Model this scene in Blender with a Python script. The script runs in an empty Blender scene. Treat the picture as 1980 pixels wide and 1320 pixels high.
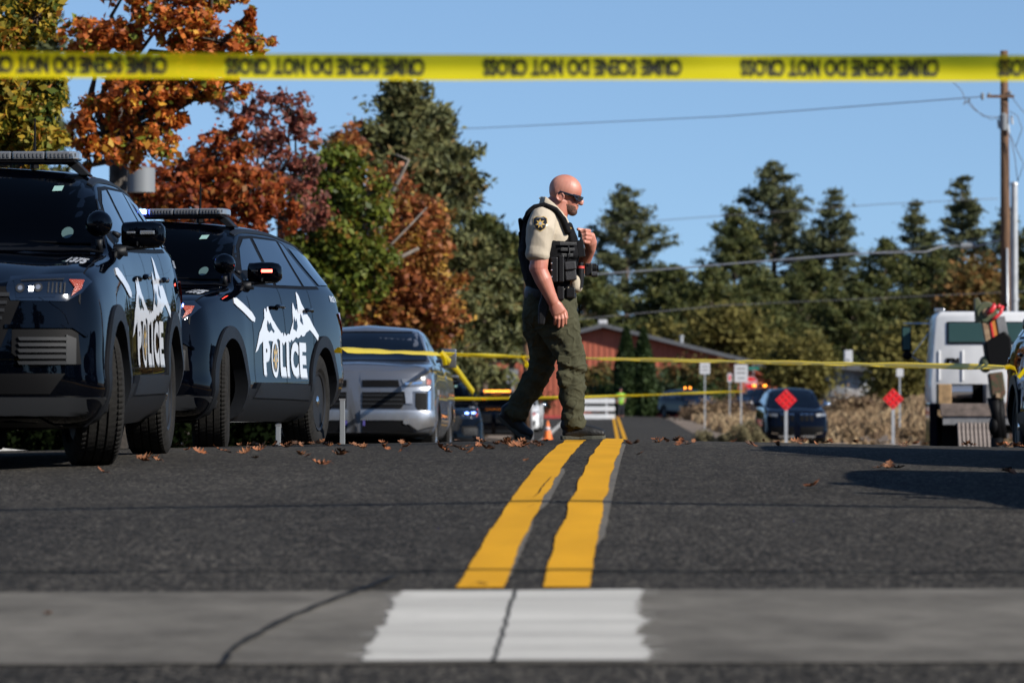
import bpy, bmesh, math, random
import numpy as np
from mathutils import Vector, Matrix, noise
from mathutils.bvhtree import BVHTree

S = bpy.context.scene
COL = S.collection
R = math.radians
PI = math.pi
rng = random.Random(7)
nrng = np.random.default_rng(11)

# ------------------------------------------------------------------ camera, sky, sun, exposure
F = 8000.0            # focal length in photo pixels (1980 wide)
HZ = 736.0            # photo row of eye level
CX = 990.0
cam_d = bpy.data.cameras.new('camera'); cam = bpy.data.objects.new('camera', cam_d); COL.objects.link(cam)
cam_d.sensor_width = 36.0; cam_d.lens = 36.0 * F / 1980.0
cam_d.clip_start = 0.5; cam_d.clip_end = 6000
cam.location = (0, 0, 0)
cam.rotation_euler = (R(90) + math.atan((HZ - 660.0) / F), 0, 0)
cam_d.dof.use_dof = True; cam_d.dof.focus_distance = 28.6; cam_d.dof.aperture_fstop = 4.9
S.camera = cam
SUN_EL, SUN_AZ = 31.5, 122.0      # azimuth clockwise from +Y (the viewing direction)
world = bpy.data.worlds.new('World'); S.world = world; world.use_nodes = True
wn = world.node_tree; wn.nodes.clear()
sky = wn.nodes.new('ShaderNodeTexSky'); sky.sky_type = 'NISHITA'; sky.sun_disc = False
sky.sun_elevation = R(SUN_EL); sky.sun_rotation = R(SUN_AZ)
sky.altitude = 1100; sky.air_density = 1.0; sky.dust_density = 0.15; sky.ozone_density = 2.2
tint = wn.nodes.new('ShaderNodeMix'); tint.data_type = 'RGBA'; tint.blend_type = 'MULTIPLY'; tint.inputs[0].default_value = 1.0
tint.inputs[7].default_value = (0.79, 0.855, 0.915, 1)
bg = wn.nodes.new('ShaderNodeBackground'); bg.inputs[1].default_value = 0.105
wo = wn.nodes.new('ShaderNodeOutputWorld')
wtc = wn.nodes.new('ShaderNodeTexCoord'); wma = wn.nodes.new('ShaderNodeVectorMath'); wma.operation = 'MULTIPLY_ADD'
wma.inputs[1].default_value = (1, 1, .93); wma.inputs[2].default_value = (0, 0, .105); wnm = wn.nodes.new('ShaderNodeVectorMath'); wnm.operation = 'NORMALIZE'
wn.links.new(wtc.outputs['Generated'], wma.inputs[0]); wn.links.new(wma.outputs[0], wnm.inputs[0]); wn.links.new(wnm.outputs[0], sky.inputs[0])
wn.links.new(sky.outputs[0], tint.inputs[6]); wn.links.new(tint.outputs[2], bg.inputs[0]); wn.links.new(bg.outputs[0], wo.inputs[0])
sun_d = bpy.data.lights.new('sun', 'SUN'); sun_d.energy = 5.0; sun_d.angle = R(0.53); sun_d.color = (1.0, 0.95, 0.87)
sun = bpy.data.objects.new('sun', sun_d); COL.objects.link(sun)
_sv = Vector((math.sin(R(SUN_AZ)) * math.cos(R(SUN_EL)), math.cos(R(SUN_AZ)) * math.cos(R(SUN_EL)), math.sin(R(SUN_EL))))
sun.rotation_euler = _sv.to_track_quat('Z', 'Y').to_euler(); sun.location = (40, -20, 40)
S.view_settings.view_transform = 'Standard'; S.view_settings.look = 'None'
S.view_settings.exposure = 0.5; S.view_settings.gamma = 1.0; S.view_settings.use_curve_mapping = False
S.render.engine = 'CYCLES'
S.cycles.max_bounces = 8; S.cycles.transparent_max_bounces = 8; S.cycles.caustics_reflective = False; S.cycles.caustics_refractive = False

def at(px, py, D):
    """photo pixel at distance D -> world point"""
    return Vector(((px - CX) * D / F, D, (HZ - py) * D / F))

# ------------------------------------------------------------------ helpers: objects
def tag(o, label=None, cat=None, group=None, kind=None):
    if label: o['label'] = label
    if cat: o['category'] = cat
    if group: o['group'] = group
    if kind: o['kind'] = kind
    return o

def thing(name, label, cat, loc=(0, 0, 0), rz=0.0, group=None):
    o = bpy.data.objects.new(name, None); COL.objects.link(o)
    o.location = loc; o.rotation_euler = (0, 0, rz); o.empty_display_size = 0.2
    return tag(o, label, cat, group)

def copy_tree(o, parent=None):
    c = o.copy(); COL.objects.link(c); c.parent = parent
    for ch in list(o.children):
        copy_tree(ch, c)
    return c

def link_mesh(name, me, parent=None):
    o = bpy.data.objects.new(name, me); COL.objects.link(o)
    if parent is not None: o.parent = parent
    return o

def mesh_np(name, V, Fc, mats=None, parent=None, smooth=False, mi=None):
    """fast mesh: V (n,3), Fc (m,k) constant k"""
    V = np.asarray(V, np.float32); Fc = np.asarray(Fc, np.int32)
    me = bpy.data.meshes.new(name)
    m, k = Fc.shape
    me.vertices.add(len(V)); me.vertices.foreach_set('co', V.ravel())
    me.loops.add(m * k); me.loops.foreach_set('vertex_index', Fc.ravel())
    me.polygons.add(m); me.polygons.foreach_set('loop_start', np.arange(0, m * k, k, dtype=np.int32))
    me.polygons.foreach_set('loop_total', np.full(m, k, np.int32))
    for q in (mats or []): me.materials.append(q)
    if mi is not None: me.polygons.foreach_set('material_index', np.asarray(mi, np.int32))
    if smooth: me.polygons.foreach_set('use_smooth', np.ones(m, bool))
    me.update(calc_edges=True); me.validate()
    return link_mesh(name, me, parent)

class MB:
    """collects shapes, builds ONE mesh"""
    def __init__(s): s.v = []; s.f = []
    def add(s, vs, fs):
        b = len(s.v); s.v += [tuple(p) for p in vs]; s.f += [tuple(i + b for i in f) for f in fs]; return s
    def box(s, c, d, rot=None, taper=1.0):
        hx, hy, hz = d[0] / 2, d[1] / 2, d[2] / 2
        vs = []
        for z, t in ((-hz, 1.0), (hz, taper)):
            for x, y in ((-hx, -hy), (hx, -hy), (hx, hy), (-hx, hy)):
                vs.append(Vector((x * t, y * t, z)))
        if rot is not None:
            M = rot if isinstance(rot, Matrix) else Matrix.Rotation(rot, 3, 'Z')
            vs = [M @ v for v in vs]
        c = Vector(c); vs = [v + c for v in vs]
        return s.add(vs, [(3, 2, 1, 0), (4, 5, 6, 7), (0, 1, 5, 4), (1, 2, 6, 5), (2, 3, 7, 6), (3, 0, 4, 7)])
    def tube(s, pts, rad, n=10, cap=True, flat=1.0):
        pts = [Vector(p) for p in pts]
        if not hasattr(rad, '__len__'): rad = [rad] * len(pts)
        vs = []; up = None
        for i, p in enumerate(pts):
            d = (pts[min(i + 1, len(pts) - 1)] - pts[max(i - 1, 0)]).normalized()
            if up is None:
                up = Vector((0, 0, 1)) if abs(d.z) < 0.9 else Vector((1, 0, 0))
            a = d.cross(up).normalized(); b = a.cross(d).normalized(); up = b
            r = rad[i]
            for k in range(n):
                t = 2 * PI * k / n
                vs.append(p + a * math.cos(t) * r + b * math.sin(t) * r * flat)
        fs = []
        for i in range(len(pts) - 1):
            for k in range(n):
                k2 = (k + 1) % n
                fs.append((i * n + k, i * n + k2, (i + 1) * n + k2, (i + 1) * n + k))
        if cap:
            fs.append(tuple(range(n - 1, -1, -1))); fs.append(tuple(range((len(pts) - 1) * n, len(pts) * n)))
        return s.add(vs, fs)
    def ball(s, c, r, nu=16, nv=10, M=None):
        r = Vector(r) if hasattr(r, '__len__') else Vector((r, r, r)); c = Vector(c)
        vs = []
        for j in range(1, nv):
            ph = PI * j / nv
            for i in range(nu):
                th = 2 * PI * i / nu
                v = Vector((r.x * math.sin(ph) * math.cos(th), r.y * math.sin(ph) * math.sin(th), r.z * math.cos(ph)))
                vs.append(c + (M @ v if M is not None else v))
        e = Vector((0, 0, r.z))
        vs.append(c + (M @ e if M is not None else e)); vs.append(c - (M @ e if M is not None else e))
        T, B = len(vs) - 2, len(vs) - 1
        fs = []
        for j in range(nv - 2):
            for i in range(nu):
                i2 = (i + 1) % nu
                fs.append((j * nu + i, (j + 1) * nu + i, (j + 1) * nu + i2, j * nu + i2))
        for i in range(nu):
            i2 = (i + 1) % nu
            fs.append((T, i, i2)); fs.append((B, (nv - 2) * nu + i2, (nv - 2) * nu + i))
        return s.add(vs, fs)
    def lathe(s, prof, n=32, axis='x', c=(0, 0, 0), closed=False):
        """prof list of (a, r): a along axis, r radius"""
        vs = []
        for a, r in prof:
            for k in range(n):
                t = 2 * PI * k / n
                p = {'x': (a, r * math.cos(t), r * math.sin(t)), 'y': (r * math.cos(t), a, r * math.sin(t)), 'z': (r * math.cos(t), r * math.sin(t), a)}[axis]
                vs.append(Vector(p) + Vector(c))
        fs = []
        m = len(prof)
        for i in range(m if closed else m - 1):
            j = (i + 1) % m
            for k in range(n):
                k2 = (k + 1) % n
                fs.append((i * n + k, i * n + k2, j * n + k2, j * n + k))
        if not closed:
            if prof[0][1] > 1e-4: fs.append(tuple(range(n)))
            if prof[-1][1] > 1e-4: fs.append(tuple(range((m - 1) * n, m * n)))
        return s.add(vs, fs)
    def prism(s, poly, d0, d1, axis='y', M=None):
        """poly 2D extruded from d0 to d1 along axis: 'y' -> (x,z), 'x' -> (y,z), 'z' -> (x,y)"""
        n = len(poly); vs = []
        for d in (d0, d1):
            for a, b in poly:
                p = {'y': (a, d, b), 'x': (d, a, b), 'z': (a, b, d)}[axis]
                p = Vector(p)
                vs.append(M @ p if M is not None else p)
        fs = [tuple(range(n)), tuple(range(2 * n - 1, n - 1, -1))]
        fs += [(i, (i + 1) % n, n + (i + 1) % n, n + i) for i in range(n)]
        return s.add(vs, fs)
    def build(s, name, m, parent=None, smooth=False, bevel=0.0, loc=None, rot=None, sub=0, auto=None):
        me = bpy.data.meshes.new(name); me.from_pydata(s.v, [], s.f)
        bm = bmesh.new(); bm.from_mesh(me)
        bmesh.ops.remove_doubles(bm, verts=bm.verts, dist=1e-6)
        bmesh.ops.recalc_face_normals(bm, faces=bm.faces)
        if bevel > 0:
            es = [e for e in bm.edges if len(e.link_faces) == 2 and e.calc_face_angle(0) > R(35)]
            bmesh.ops.bevel(bm, geom=es, offset=bevel, segments=2, affect='EDGES', profile=0.5, clamp_overlap=True)
        bm.to_mesh(me); bm.free()
        for q in (m if isinstance(m, (list, tuple)) else [m]): me.materials.append(q)
        if smooth: me.polygons.foreach_set('use_smooth', np.ones(len(me.polygons), bool))
        o = link_mesh(name, me, parent)
        if smooth and auto:
            sharp(me, auto)
        if loc is not None: o.location = loc
        if rot is not None: o.rotation_euler = rot
        return o

def sharp(me, deg):
    bm = bmesh.new(); bm.from_mesh(me)
    for e in bm.edges:
        if len(e.link_faces) == 2 and e.calc_face_angle(0) > R(deg): e.smooth = False
    bm.to_mesh(me); bm.free()

def fuse(name, mb, m, voxel=0.008, smooth_it=4, parent=None, sf=0.5, disp=None):
    """voxel-union of everything in mb -> one continuous smooth mesh"""
    me = bpy.data.meshes.new('tmp'); me.from_pydata(mb.v, [], mb.f)
    o = bpy.data.objects.new('tmp', me); COL.objects.link(o)
    md = o.modifiers.new('r', 'REMESH'); md.mode = 'VOXEL'; md.voxel_size = voxel; md.use_smooth_shade = True
    ms = o.modifiers.new('s', 'SMOOTH'); ms.iterations = smooth_it; ms.factor = sf
    dg = bpy.context.evaluated_depsgraph_get(); ev = o.evaluated_get(dg)
    out = bpy.data.meshes.new_from_object(ev); out.name = name
    bpy.data.objects.remove(o); bpy.data.meshes.remove(me)
    out.materials.clear()
    for q in (m if isinstance(m, (list, tuple)) else [m]): out.materials.append(q)
    if disp is not None:
        n = len(out.vertices); co = np.empty(n * 3); out.vertices.foreach_get('co', co); co = co.reshape(-1, 3)
        no = np.array([v.normal[:] for v in out.vertices])
        co = disp(co, no); out.vertices.foreach_set('co', co.ravel()); out.update()
    out.polygons.foreach_set('use_smooth', np.ones(len(out.polygons), bool))
    return link_mesh(name, out, parent)

# ------------------------------------------------------------------ helpers: materials
def newmat(name):
    m = bpy.data.materials.new(name); m.use_nodes = True
    nt = m.node_tree; b = nt.nodes['Principled BSDF']
    return m, nt, b

def mat(name, c, rough=0.6, metal=0.0, coat=0.0, spec=0.5, var=0.0, vscale=6.0, bump=0.0, bscale=60.0, emit=None, es=0.0, c2=None, detail=4.0, stretch=None, trans=0.0, coatr=0.03, ramp=(0.35, 0.65)):
    m, nt, b = newmat(name)
    c4 = (c[0], c[1], c[2], 1)
    b.inputs['Base Color'].default_value = c4
    b.inputs['Roughness'].default_value = rough; b.inputs['Metallic'].default_value = metal
    b.inputs['Coat Weight'].default_value = coat; b.inputs['Coat Roughness'].default_value = coatr
    b.inputs['Specular IOR Level'].default_value = spec
    if trans: b.inputs['Transmission Weight'].default_value = trans
    if emit is not None:
        b.inputs['Emission Color'].default_value = (*emit, 1); b.inputs['Emission Strength'].default_value = es
    if var > 0 or c2 is not None or bump > 0:
        tc = nt.nodes.new('ShaderNodeTexCoord'); mp = nt.nodes.new('ShaderNodeMapping')
        nt.links.new(tc.outputs['Object'], mp.inputs[0])
        if stretch: mp.inputs['Scale'].default_value = stretch
    if var > 0 or c2 is not None:
        nz = nt.nodes.new('ShaderNodeTexNoise'); nz.inputs['Scale'].default_value = vscale; nz.inputs['Detail'].default_value = detail
        nz.inputs['Roughness'].default_value = 0.65
        nt.links.new(mp.outputs[0], nz.inputs[0])
        rp = nt.nodes.new('ShaderNodeValToRGB'); e = rp.color_ramp.elements
        e[0].position, e[1].position = ramp
        if c2 is None:
            e[0].color = (c[0] * (1 - var), c[1] * (1 - var), c[2] * (1 - var), 1)
            e[1].color = (min(1, c[0] * (1 + var)), min(1, c[1] * (1 + var)), min(1, c[2] * (1 + var)), 1)
        else:
            e[0].color = c4; e[1].color = (*c2, 1)
        nt.links.new(nz.outputs[0], rp.inputs[0]); nt.links.new(rp.outputs[0], b.inputs['Base Color'])
    if bump > 0:
        nb = nt.nodes.new('ShaderNodeTexNoise'); nb.inputs['Scale'].default_value = bscale; nb.inputs['Detail'].default_value = 5
        nt.links.new(mp.outputs[0], nb.inputs[0])
        bp = nt.nodes.new('ShaderNodeBump'); bp.inputs['Strength'].default_value = bump; bp.inputs['Distance'].default_value = 0.01
        nt.links.new(nb.outputs[0], bp.inputs['Height']); nt.links.new(bp.outputs[0], b.inputs['Normal'])
    return m

def glow(name, c, s):
    m, nt, b = newmat(name)
    b.inputs['Base Color'].default_value = (*c, 1); b.inputs['Roughness'].default_value = 0.3
    b.inputs['Emission Color'].default_value = (*c, 1); b.inputs['Emission Strength'].default_value = s
    return m

def leafmat(name, cols, rough=0.55, trans=0.35):
    """face attribute 'tint' 0..1 picks the leaf colour"""
    m, nt, b = newmat(name)
    at_ = nt.nodes.new('ShaderNodeAttribute'); at_.attribute_name = 'tint'
    rp = nt.nodes.new('ShaderNodeValToRGB'); cr = rp.color_ramp
    n = len(cols)
    while len(cr.elements) < n: cr.elements.new(0.5)
    for i, c in enumerate(cols):
        cr.elements[i].position = i / max(1, n - 1); cr.elements[i].color = (*c, 1)
    nt.links.new(at_.outputs['Fac'], rp.inputs[0]); nt.links.new(rp.outputs[0], b.inputs['Base Color'])
    b.inputs['Roughness'].default_value = rough; b.inputs['Specular IOR Level'].default_value = 0.3
    if trans <= 0: b.inputs['Specular IOR Level'].default_value = 0.0
    if trans > 0:
        tr = nt.nodes.new('ShaderNodeBsdfTranslucent'); mx = nt.nodes.new('ShaderNodeMixShader'); mx.inputs[0].default_value = trans
        nt.links.new(rp.outputs[0], tr.inputs[0]); nt.links.new(b.outputs[0], mx.inputs[1]); nt.links.new(tr.outputs[0], mx.inputs[2])
        nt.links.new(mx.outputs[0], nt.nodes['Material Output'].inputs[0])
    return m

def font_mesh(txt, size=1.0, bold=0.0, sx=1.0, extrude=0.0, spacing=1.0, line=1.0):
    """text centred at origin in XY -> (verts, faces)"""
    cu = bpy.data.curves.new('txt', 'FONT'); cu.body = txt; cu.size = size; cu.offset = bold; cu.extrude = extrude
    cu.align_x = 'CENTER'; cu.align_y = 'CENTER'; cu.resolution_u = 3; cu.space_character = spacing; cu.space_line = line
    o = bpy.data.objects.new('txt', cu); COL.objects.link(o)
    dg = bpy.context.evaluated_depsgraph_get(); me = bpy.data.meshes.new_from_object(o.evaluated_get(dg))
    vs = [Vector((v.co.x * sx, v.co.y, v.co.z)) for v in me.vertices]; fs = [tuple(p.vertices) for p in me.polygons]
    bpy.data.objects.remove(o); bpy.data.curves.remove(cu); bpy.data.meshes.remove(me)
    return vs, fs

# ------------------------------------------------------------------ ground shape
_hD = [0, 4, 8, 10.5, 12.6, 13.2, 16, 20, 23.3, 27.9, 31, 33, 37, 42, 53, 66, 85, 110, 150, 235, 300, 360, 600, 5000]
_hh = [.9, .86, .80, .765, .640, .622, .53, .455, .415, .402, .43, .465, .575, .74, 1.09, 1.36, 1.62, 1.86, 2.10, 2.14, 2.50, 2.6, 2.6, 2.6]
_xD = [0, 5, 12.7, 27.9, 60, 150, 235, 320, 5000]
_xx = [-.40, -.23, .03, .55, 1.45, 3.96, 5.9, 7.8, 110]
def hc(D): return float(np.interp(D, _hD, _hh))
def xc(D): return float(np.interp(D, _xD, _xx))
def smooth01(t): t = np.clip(t, 0, 1); return t * t * (3 - 2 * t)
_g = np.linspace(0, 700, 7001)
_k = np.exp(-0.5 * (np.arange(-40, 41) / 14.0) ** 2); _k /= _k.sum()
_gs = np.convolve(np.pad(np.interp(_g, _hD, _hh), 40, mode='edge'), _k, 'valid')
_w = smooth01((_g - 13.2) / 3.0)
_gs = np.interp(_g, _hD, _hh) * (1 - _w) + _gs * _w
def ground_z(x, y):
    x = np.asarray(x, float); y = np.asarray(y, float)
    h = np.where(y < 700, np.interp(np.clip(y, 0, 700), _g, _gs), 2.6)
    lat = x - np.interp(y, _xD, _xx)
    crown = np.minimum(np.abs(lat), 6.0) * 0.02 * smooth01((y - 12) / 8) 
    z = -h - crown
    # field right of the far road rises gently
    z = z + smooth01((lat - 9) / 10) * smooth01((y - 120) / 130) * 1.15
    return z
def gz(x, y): return float(ground_z(x, y))
# ================================================================== materials of the setting
def asphalt_mat():
    m, nt, b = newmat('asphalt'); L = nt.links.new
    tc = nt.nodes.new('ShaderNodeTexCoord')
    v = nt.nodes.new('ShaderNodeTexVoronoi'); v.inputs['Scale'].default_value = 85
    n1 = nt.nodes.new('ShaderNodeTexNoise'); n1.inputs['Scale'].default_value = 70; n1.inputs['Detail'].default_value = 6; n1.inputs['Roughness'].default_value = .75
    n2 = nt.nodes.new('ShaderNodeTexNoise'); n2.inputs['Scale'].default_value = 0.55; n2.inputs['Detail'].default_value = 5
    n3 = nt.nodes.new('ShaderNodeTexNoise'); n3.inputs['Scale'].default_value = 9; n3.inputs['Detail'].default_value = 4
    mp = nt.nodes.new('ShaderNodeMapping'); mp.inputs['Scale'].default_value = (1, .35, 1)
    L(tc.outputs['Object'], mp.inputs[0])
    for q in (v, n1): L(tc.outputs['Object'], q.inputs['Vector'])
    for q in (n2, n3): L(mp.outputs[0], q.inputs['Vector'])
    bw = nt.nodes.new('ShaderNodeSeparateColor'); L(v.outputs['Color'], bw.inputs[0])
    r = nt.nodes.new('ShaderNodeValToRGB'); e = r.color_ramp.elements
    e[0].position, e[0].color = 0.0, (.009, .009, .0085, 1); e[1].position, e[1].color = 1.0, (.125, .112, .095, 1)
    k = e = r.color_ramp.elements.new(.6); k.color = (.0285, .0270, .0250, 1)
    L(bw.outputs[0], r.inputs[0])
    mx = nt.nodes.new('ShaderNodeMix'); mx.data_type = 'RGBA'; mx.blend_type = 'MULTIPLY'; mx.inputs[0].default_value = 1
    r2 = nt.nodes.new('ShaderNodeValToRGB'); e = r2.color_ramp.elements
    e[0].position, e[0].color = .30, (.74, .74, .74, 1); e[1].position, e[1].color = .72, (1.18, 1.17, 1.14, 1)
    L(n2.outputs[0], r2.inputs[0]); L(r.outputs[0], mx.inputs[6]); L(r2.outputs[0], mx.inputs[7])
    mx2 = nt.nodes.new('ShaderNodeMix'); mx2.data_type = 'RGBA'; mx2.blend_type = 'MULTIPLY'; mx2.inputs[0].default_value = 1
    r3 = nt.nodes.new('ShaderNodeValToRGB'); e = r3.color_ramp.elements
    e[0].position, e[0].color = .35, (.82, .82, .82, 1); e[1].position, e[1].color = .65, (1.12, 1.12, 1.12, 1)
    L(n3.outputs[0], r3.inputs[0]); L(mx.outputs[2], mx2.inputs[6]); L(r3.outputs[0], mx2.inputs[7])
    mp4 = nt.nodes.new('ShaderNodeMapping'); mp4.inputs['Scale'].default_value = (1, .09, 1); L(tc.outputs['Object'], mp4.inputs[0])
    n4 = nt.nodes.new('ShaderNodeTexNoise'); n4.inputs['Scale'].default_value = 75; n4.inputs['Detail'].default_value = 3; n4.inputs['Roughness'].default_value = .8; L(mp4.outputs[0], n4.inputs['Vector'])
    r4 = nt.nodes.new('ShaderNodeValToRGB'); e = r4.color_ramp.elements
    e[0].position, e[0].color = .36, (.66, .66, .66, 1); e[1].position, e[1].color = .66, (1.42, 1.42, 1.42, 1)
    L(n4.outputs[0], r4.inputs[0]); mx3 = nt.nodes.new('ShaderNodeMix'); mx3.data_type = 'RGBA'; mx3.blend_type = 'MULTIPLY'; mx3.inputs[0].default_value = 1
    L(mx2.outputs[2], mx3.inputs[6]); L(r4.outputs[0], mx3.inputs[7])
    L(mx3.outputs[2], b.inputs['Base Color']); b.inputs['Roughness'].default_value = .9; b.inputs['Specular IOR Level'].default_value = .05
    bp = nt.nodes.new('ShaderNodeBump'); bp.inputs['Strength'].default_value = .55; bp.inputs['Distance'].default_value = .006
    L(n1.outputs[0], bp.inputs['Height']); L(bp.outputs[0], b.inputs['Normal'])
    return m

def ground_mat():
    m, nt, b = newmat('dry_earth'); L = nt.links.new
    tc = nt.nodes.new('ShaderNodeTexCoord')
    n1 = nt.nodes.new('ShaderNodeTexNoise'); n1.inputs['Scale'].default_value = .35; n1.inputs['Detail'].default_value = 8; n1.inputs['Roughness'].default_value = .7
    L(tc.outputs['Object'], n1.inputs['Vector'])
    r = nt.nodes.new('ShaderNodeValToRGB'); e = r.color_ramp.elements
    e[0].position, e[0].color = .36, (.07, .048, .032, 1); e[1].position, e[1].color = .66, (.25, .18, .12, 1)
    k = r.color_ramp.elements.new(.5); k.color = (.14, .10, .065, 1)
    L(n1.outputs[0], r.inputs[0]); L(r.outputs[0], b.inputs['Base Color']); b.inputs['Roughness'].default_value = .95
    return m

def paint_mat(name, c, wear, base=(.07, .068, .062), sc=14, lo=.30, hi=.42):
    m, nt, b = newmat(name); L = nt.links.new
    tc = nt.nodes.new('ShaderNodeTexCoord')
    mp = nt.nodes.new('ShaderNodeMapping'); mp.inputs['Scale'].default_value = (1.6, .5, 1)
    n1 = nt.nodes.new('ShaderNodeTexNoise'); n1.inputs['Scale'].default_value = sc; n1.inputs['Detail'].default_value = 8; n1.inputs['Roughness'].default_value = .72
    n2 = nt.nodes.new('ShaderNodeTexNoise'); n2.inputs['Scale'].default_value = 90; n2.inputs['Detail'].default_value = 5
    n3 = nt.nodes.new('ShaderNodeTexNoise'); n3.inputs['Scale'].default_value = 2.2; n3.inputs['Detail'].default_value = 5
    L(tc.outputs['Object'], mp.inputs[0]); L(mp.outputs[0], n1.inputs[0]); L(tc.outputs['Object'], n2.inputs[0]); L(mp.outputs[0], n3.inputs[0])
    r = nt.nodes.new('ShaderNodeValToRGB'); e = r.color_ramp.elements
    e[0].position, e[0].color = lo, (*base, 1); e[1].position, e[1].color = hi, (*c, 1)
    L(n1.outputs[0], r.inputs[0])
    r3 = nt.nodes.new('ShaderNodeValToRGB'); e = r3.color_ramp.elements
    e[0].position, e[0].color = .3, (1 - wear, 1 - wear, 1 - wear, 1); e[1].position, e[1].color = .7, (1.05, 1.05, 1.05, 1)
    L(n3.outputs[0], r3.inputs[0])
    mx = nt.nodes.new('ShaderNodeMix'); mx.data_type = 'RGBA'; mx.blend_type = 'MULTIPLY'; mx.inputs[0].default_value = 1
    L(r.outputs[0], mx.inputs[6]); L(r3.outputs[0], mx.inputs[7]); L(mx.outputs[2], b.inputs['Base Color'])
    b.inputs['Roughness'].default_value = .85; b.inputs['Specular IOR Level'].default_value = .12
    bp = nt.nodes.new('ShaderNodeBump'); bp.inputs['Strength'].default_value = .6; bp.inputs['Distance'].default_value = .004
    L(n2.outputs[0], bp.inputs['Height']); L(bp.outputs[0], b.inputs['Normal'])
    return m

M_asph = asphalt_mat()
M_earth = ground_mat()
M_yellow = paint_mat('yellow_road_paint', (.56, .275, .010), .12, lo=.27, hi=.36)
M_white = paint_mat('white_road_paint', (.45, .435, .40), .26, base=(.17, .165, .155), lo=.27, hi=.42, sc=9)
for _n in M_white.node_tree.nodes:
    if _n.type == 'MAPPING': _n.inputs['Scale'].default_value = (.35, 3.2, 1)
M_conc = mat('concrete', (.115, .106, .092), .9, spec=.08, var=.30, vscale=2.6, bump=.5, bscale=120, detail=12)
M_kerb = mat('kerb_concrete', (.30, .29, .27), .9, var=.25, vscale=5, bump=.3)
M_redk = mat('red_kerb_paint', (.38, .045, .04), .8, var=.2)
M_tar = mat('tar', (.010, .010, .010), .75, spec=.1, bump=.4, bscale=40)

# ================================================================== ground sheets
def sheet(name, xs_of_y, ys, dz, m, kind='structure', dzf=None):
    """xs_of_y(y)-> array of x; rows along ys"""
    rows = [np.asarray(xs_of_y(y), float) for y in ys]
    n = len(rows[0]); V = []
    for y, xs in zip(ys, rows):
        yy = y if np.ndim(y) else np.full(n, y)
        z = ground_z(xs, yy) + (dz if dzf is None else dzf(xs, yy))
        V.append(np.stack([xs, yy, z], 1))
    V = np.concatenate(V)
    i = np.arange(len(ys) - 1)[:, None] * n + np.arange(n - 1)[None]
    i = i.ravel(); Fc = np.stack([i, i + 1, i + n + 1, i + n], 1)
    o = mesh_np(name, V, Fc, [m], None, True)
    return tag(o, kind=kind)

def y_steps(a, b):
    ys = [a]
    while ys[-1] < b:
        d = ys[-1]; ys.append(d + max(.16, d * .012))
    ys[-1] = b; return ys

def road_half(y):
    wl = 9.0 + (4.3 - 9.0) * float(smooth01((y - 60) / 40)); wr = 8.5 + (3.05 - 8.5) * float(smooth01((y - 60) / 40))
    return wl, wr
def road_xs(y):
    wl, wr = road_half(y); c = xc(y)
    return np.concatenate([np.linspace(c - wl, c, 25)[:-1], np.linspace(c, c + wr, 25)])
sheet('road', road_xs, [-80, -50, -30, -18, -10, -4, 0] + y_steps(2, 262), 0.0, M_asph)
# cross street at the far end
sheet('cross_road', lambda y: np.linspace(-60, 80, 30), [262, 266, 272, 278, 284], 0.0, M_asph)
def g_dz(x, y):
    lat = x - np.interp(y, _xD, _xx)
    wl = 9.0 + (4.3 - 9.0) * smooth01((y - 60) / 40); wr = 8.5 + (3.05 - 8.5) * smooth01((y - 60) / 40)
    out = np.where(lat < 0, -lat - wl, lat - wr)
    inside = smooth01(1 - out / .25) * (y < 262) * (y > -81) + ((y >= 261) & (y < 285))
    d = -.07 * np.clip(inside, 0, 1)
    bumps = .05 * np.sin(x * 1.7 + y * .23) * np.sin(y * .37 + x * .6) * smooth01(out / 3)
    return d + .02 + bumps
gx = np.concatenate([-np.geomspace(1500, 30, 22), np.linspace(-28, 60, 140), np.geomspace(62, 1500, 22)])
gy = np.concatenate([[-1200, -400, -120, -80, -50, -30, -10, 0, 1.9], y_steps(2, 400), np.geomspace(420, 5000, 16)])
sheet('ground', lambda y: gx, gy, 0, M_earth, dzf=g_dz)

# concrete valley gutter across the road mouth (skewed a little)
def ribbon(name, left, right, m, dz, parent=None, kind='structure', step=None):
    """left/right: lists of (x,y) with same length"""
    n = len(left); V = []
    K = 4
    for (a, b) in zip(left, right):
        for k in range(K + 1):
            t = k / K; x = a[0] + (b[0] - a[0]) * t; y = a[1] + (b[1] - a[1]) * t
            V.append((x, y, gz(x, y) + dz))
    Fc = []
    for i in range(n - 1):
        for k in range(K):
            q = i * (K + 1) + k; Fc.append((q, q + 1, q + K + 2, q + K + 1))
    o = mesh_np(name, V, Fc, [m], parent, True)
    if kind: o['kind'] = kind
    return o
def nz1(t, s=1.0, o=0.0): return noise.noise(Vector((t * s, o, o * 1.7)))
def gut_far(x): return 12.60 + x * .045 + .02 * nz1(x, 3, 5)
def gut_near(x): return 10.86 + x * .015 + .012 * nz1(x, 4, 9)
V = []; Fc = []; xs = np.linspace(-7.5, 7.5, 220); NY = 12
for x in xs:
    for k in range(NY + 1):
        y = gut_near(x) + (gut_far(x) - gut_near(x)) * k / NY
        V.append((x, y, gz(x, y) + .004 ))
for i in range(len(xs) - 1):
    for k in range(NY):
        q = i * (NY + 1) + k; Fc.append((q, q + NY + 1, q + NY + 2, q + 1))
tag(mesh_np('concrete_gutter', V, Fc, [M_conc], None, True), kind='structure')

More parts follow.
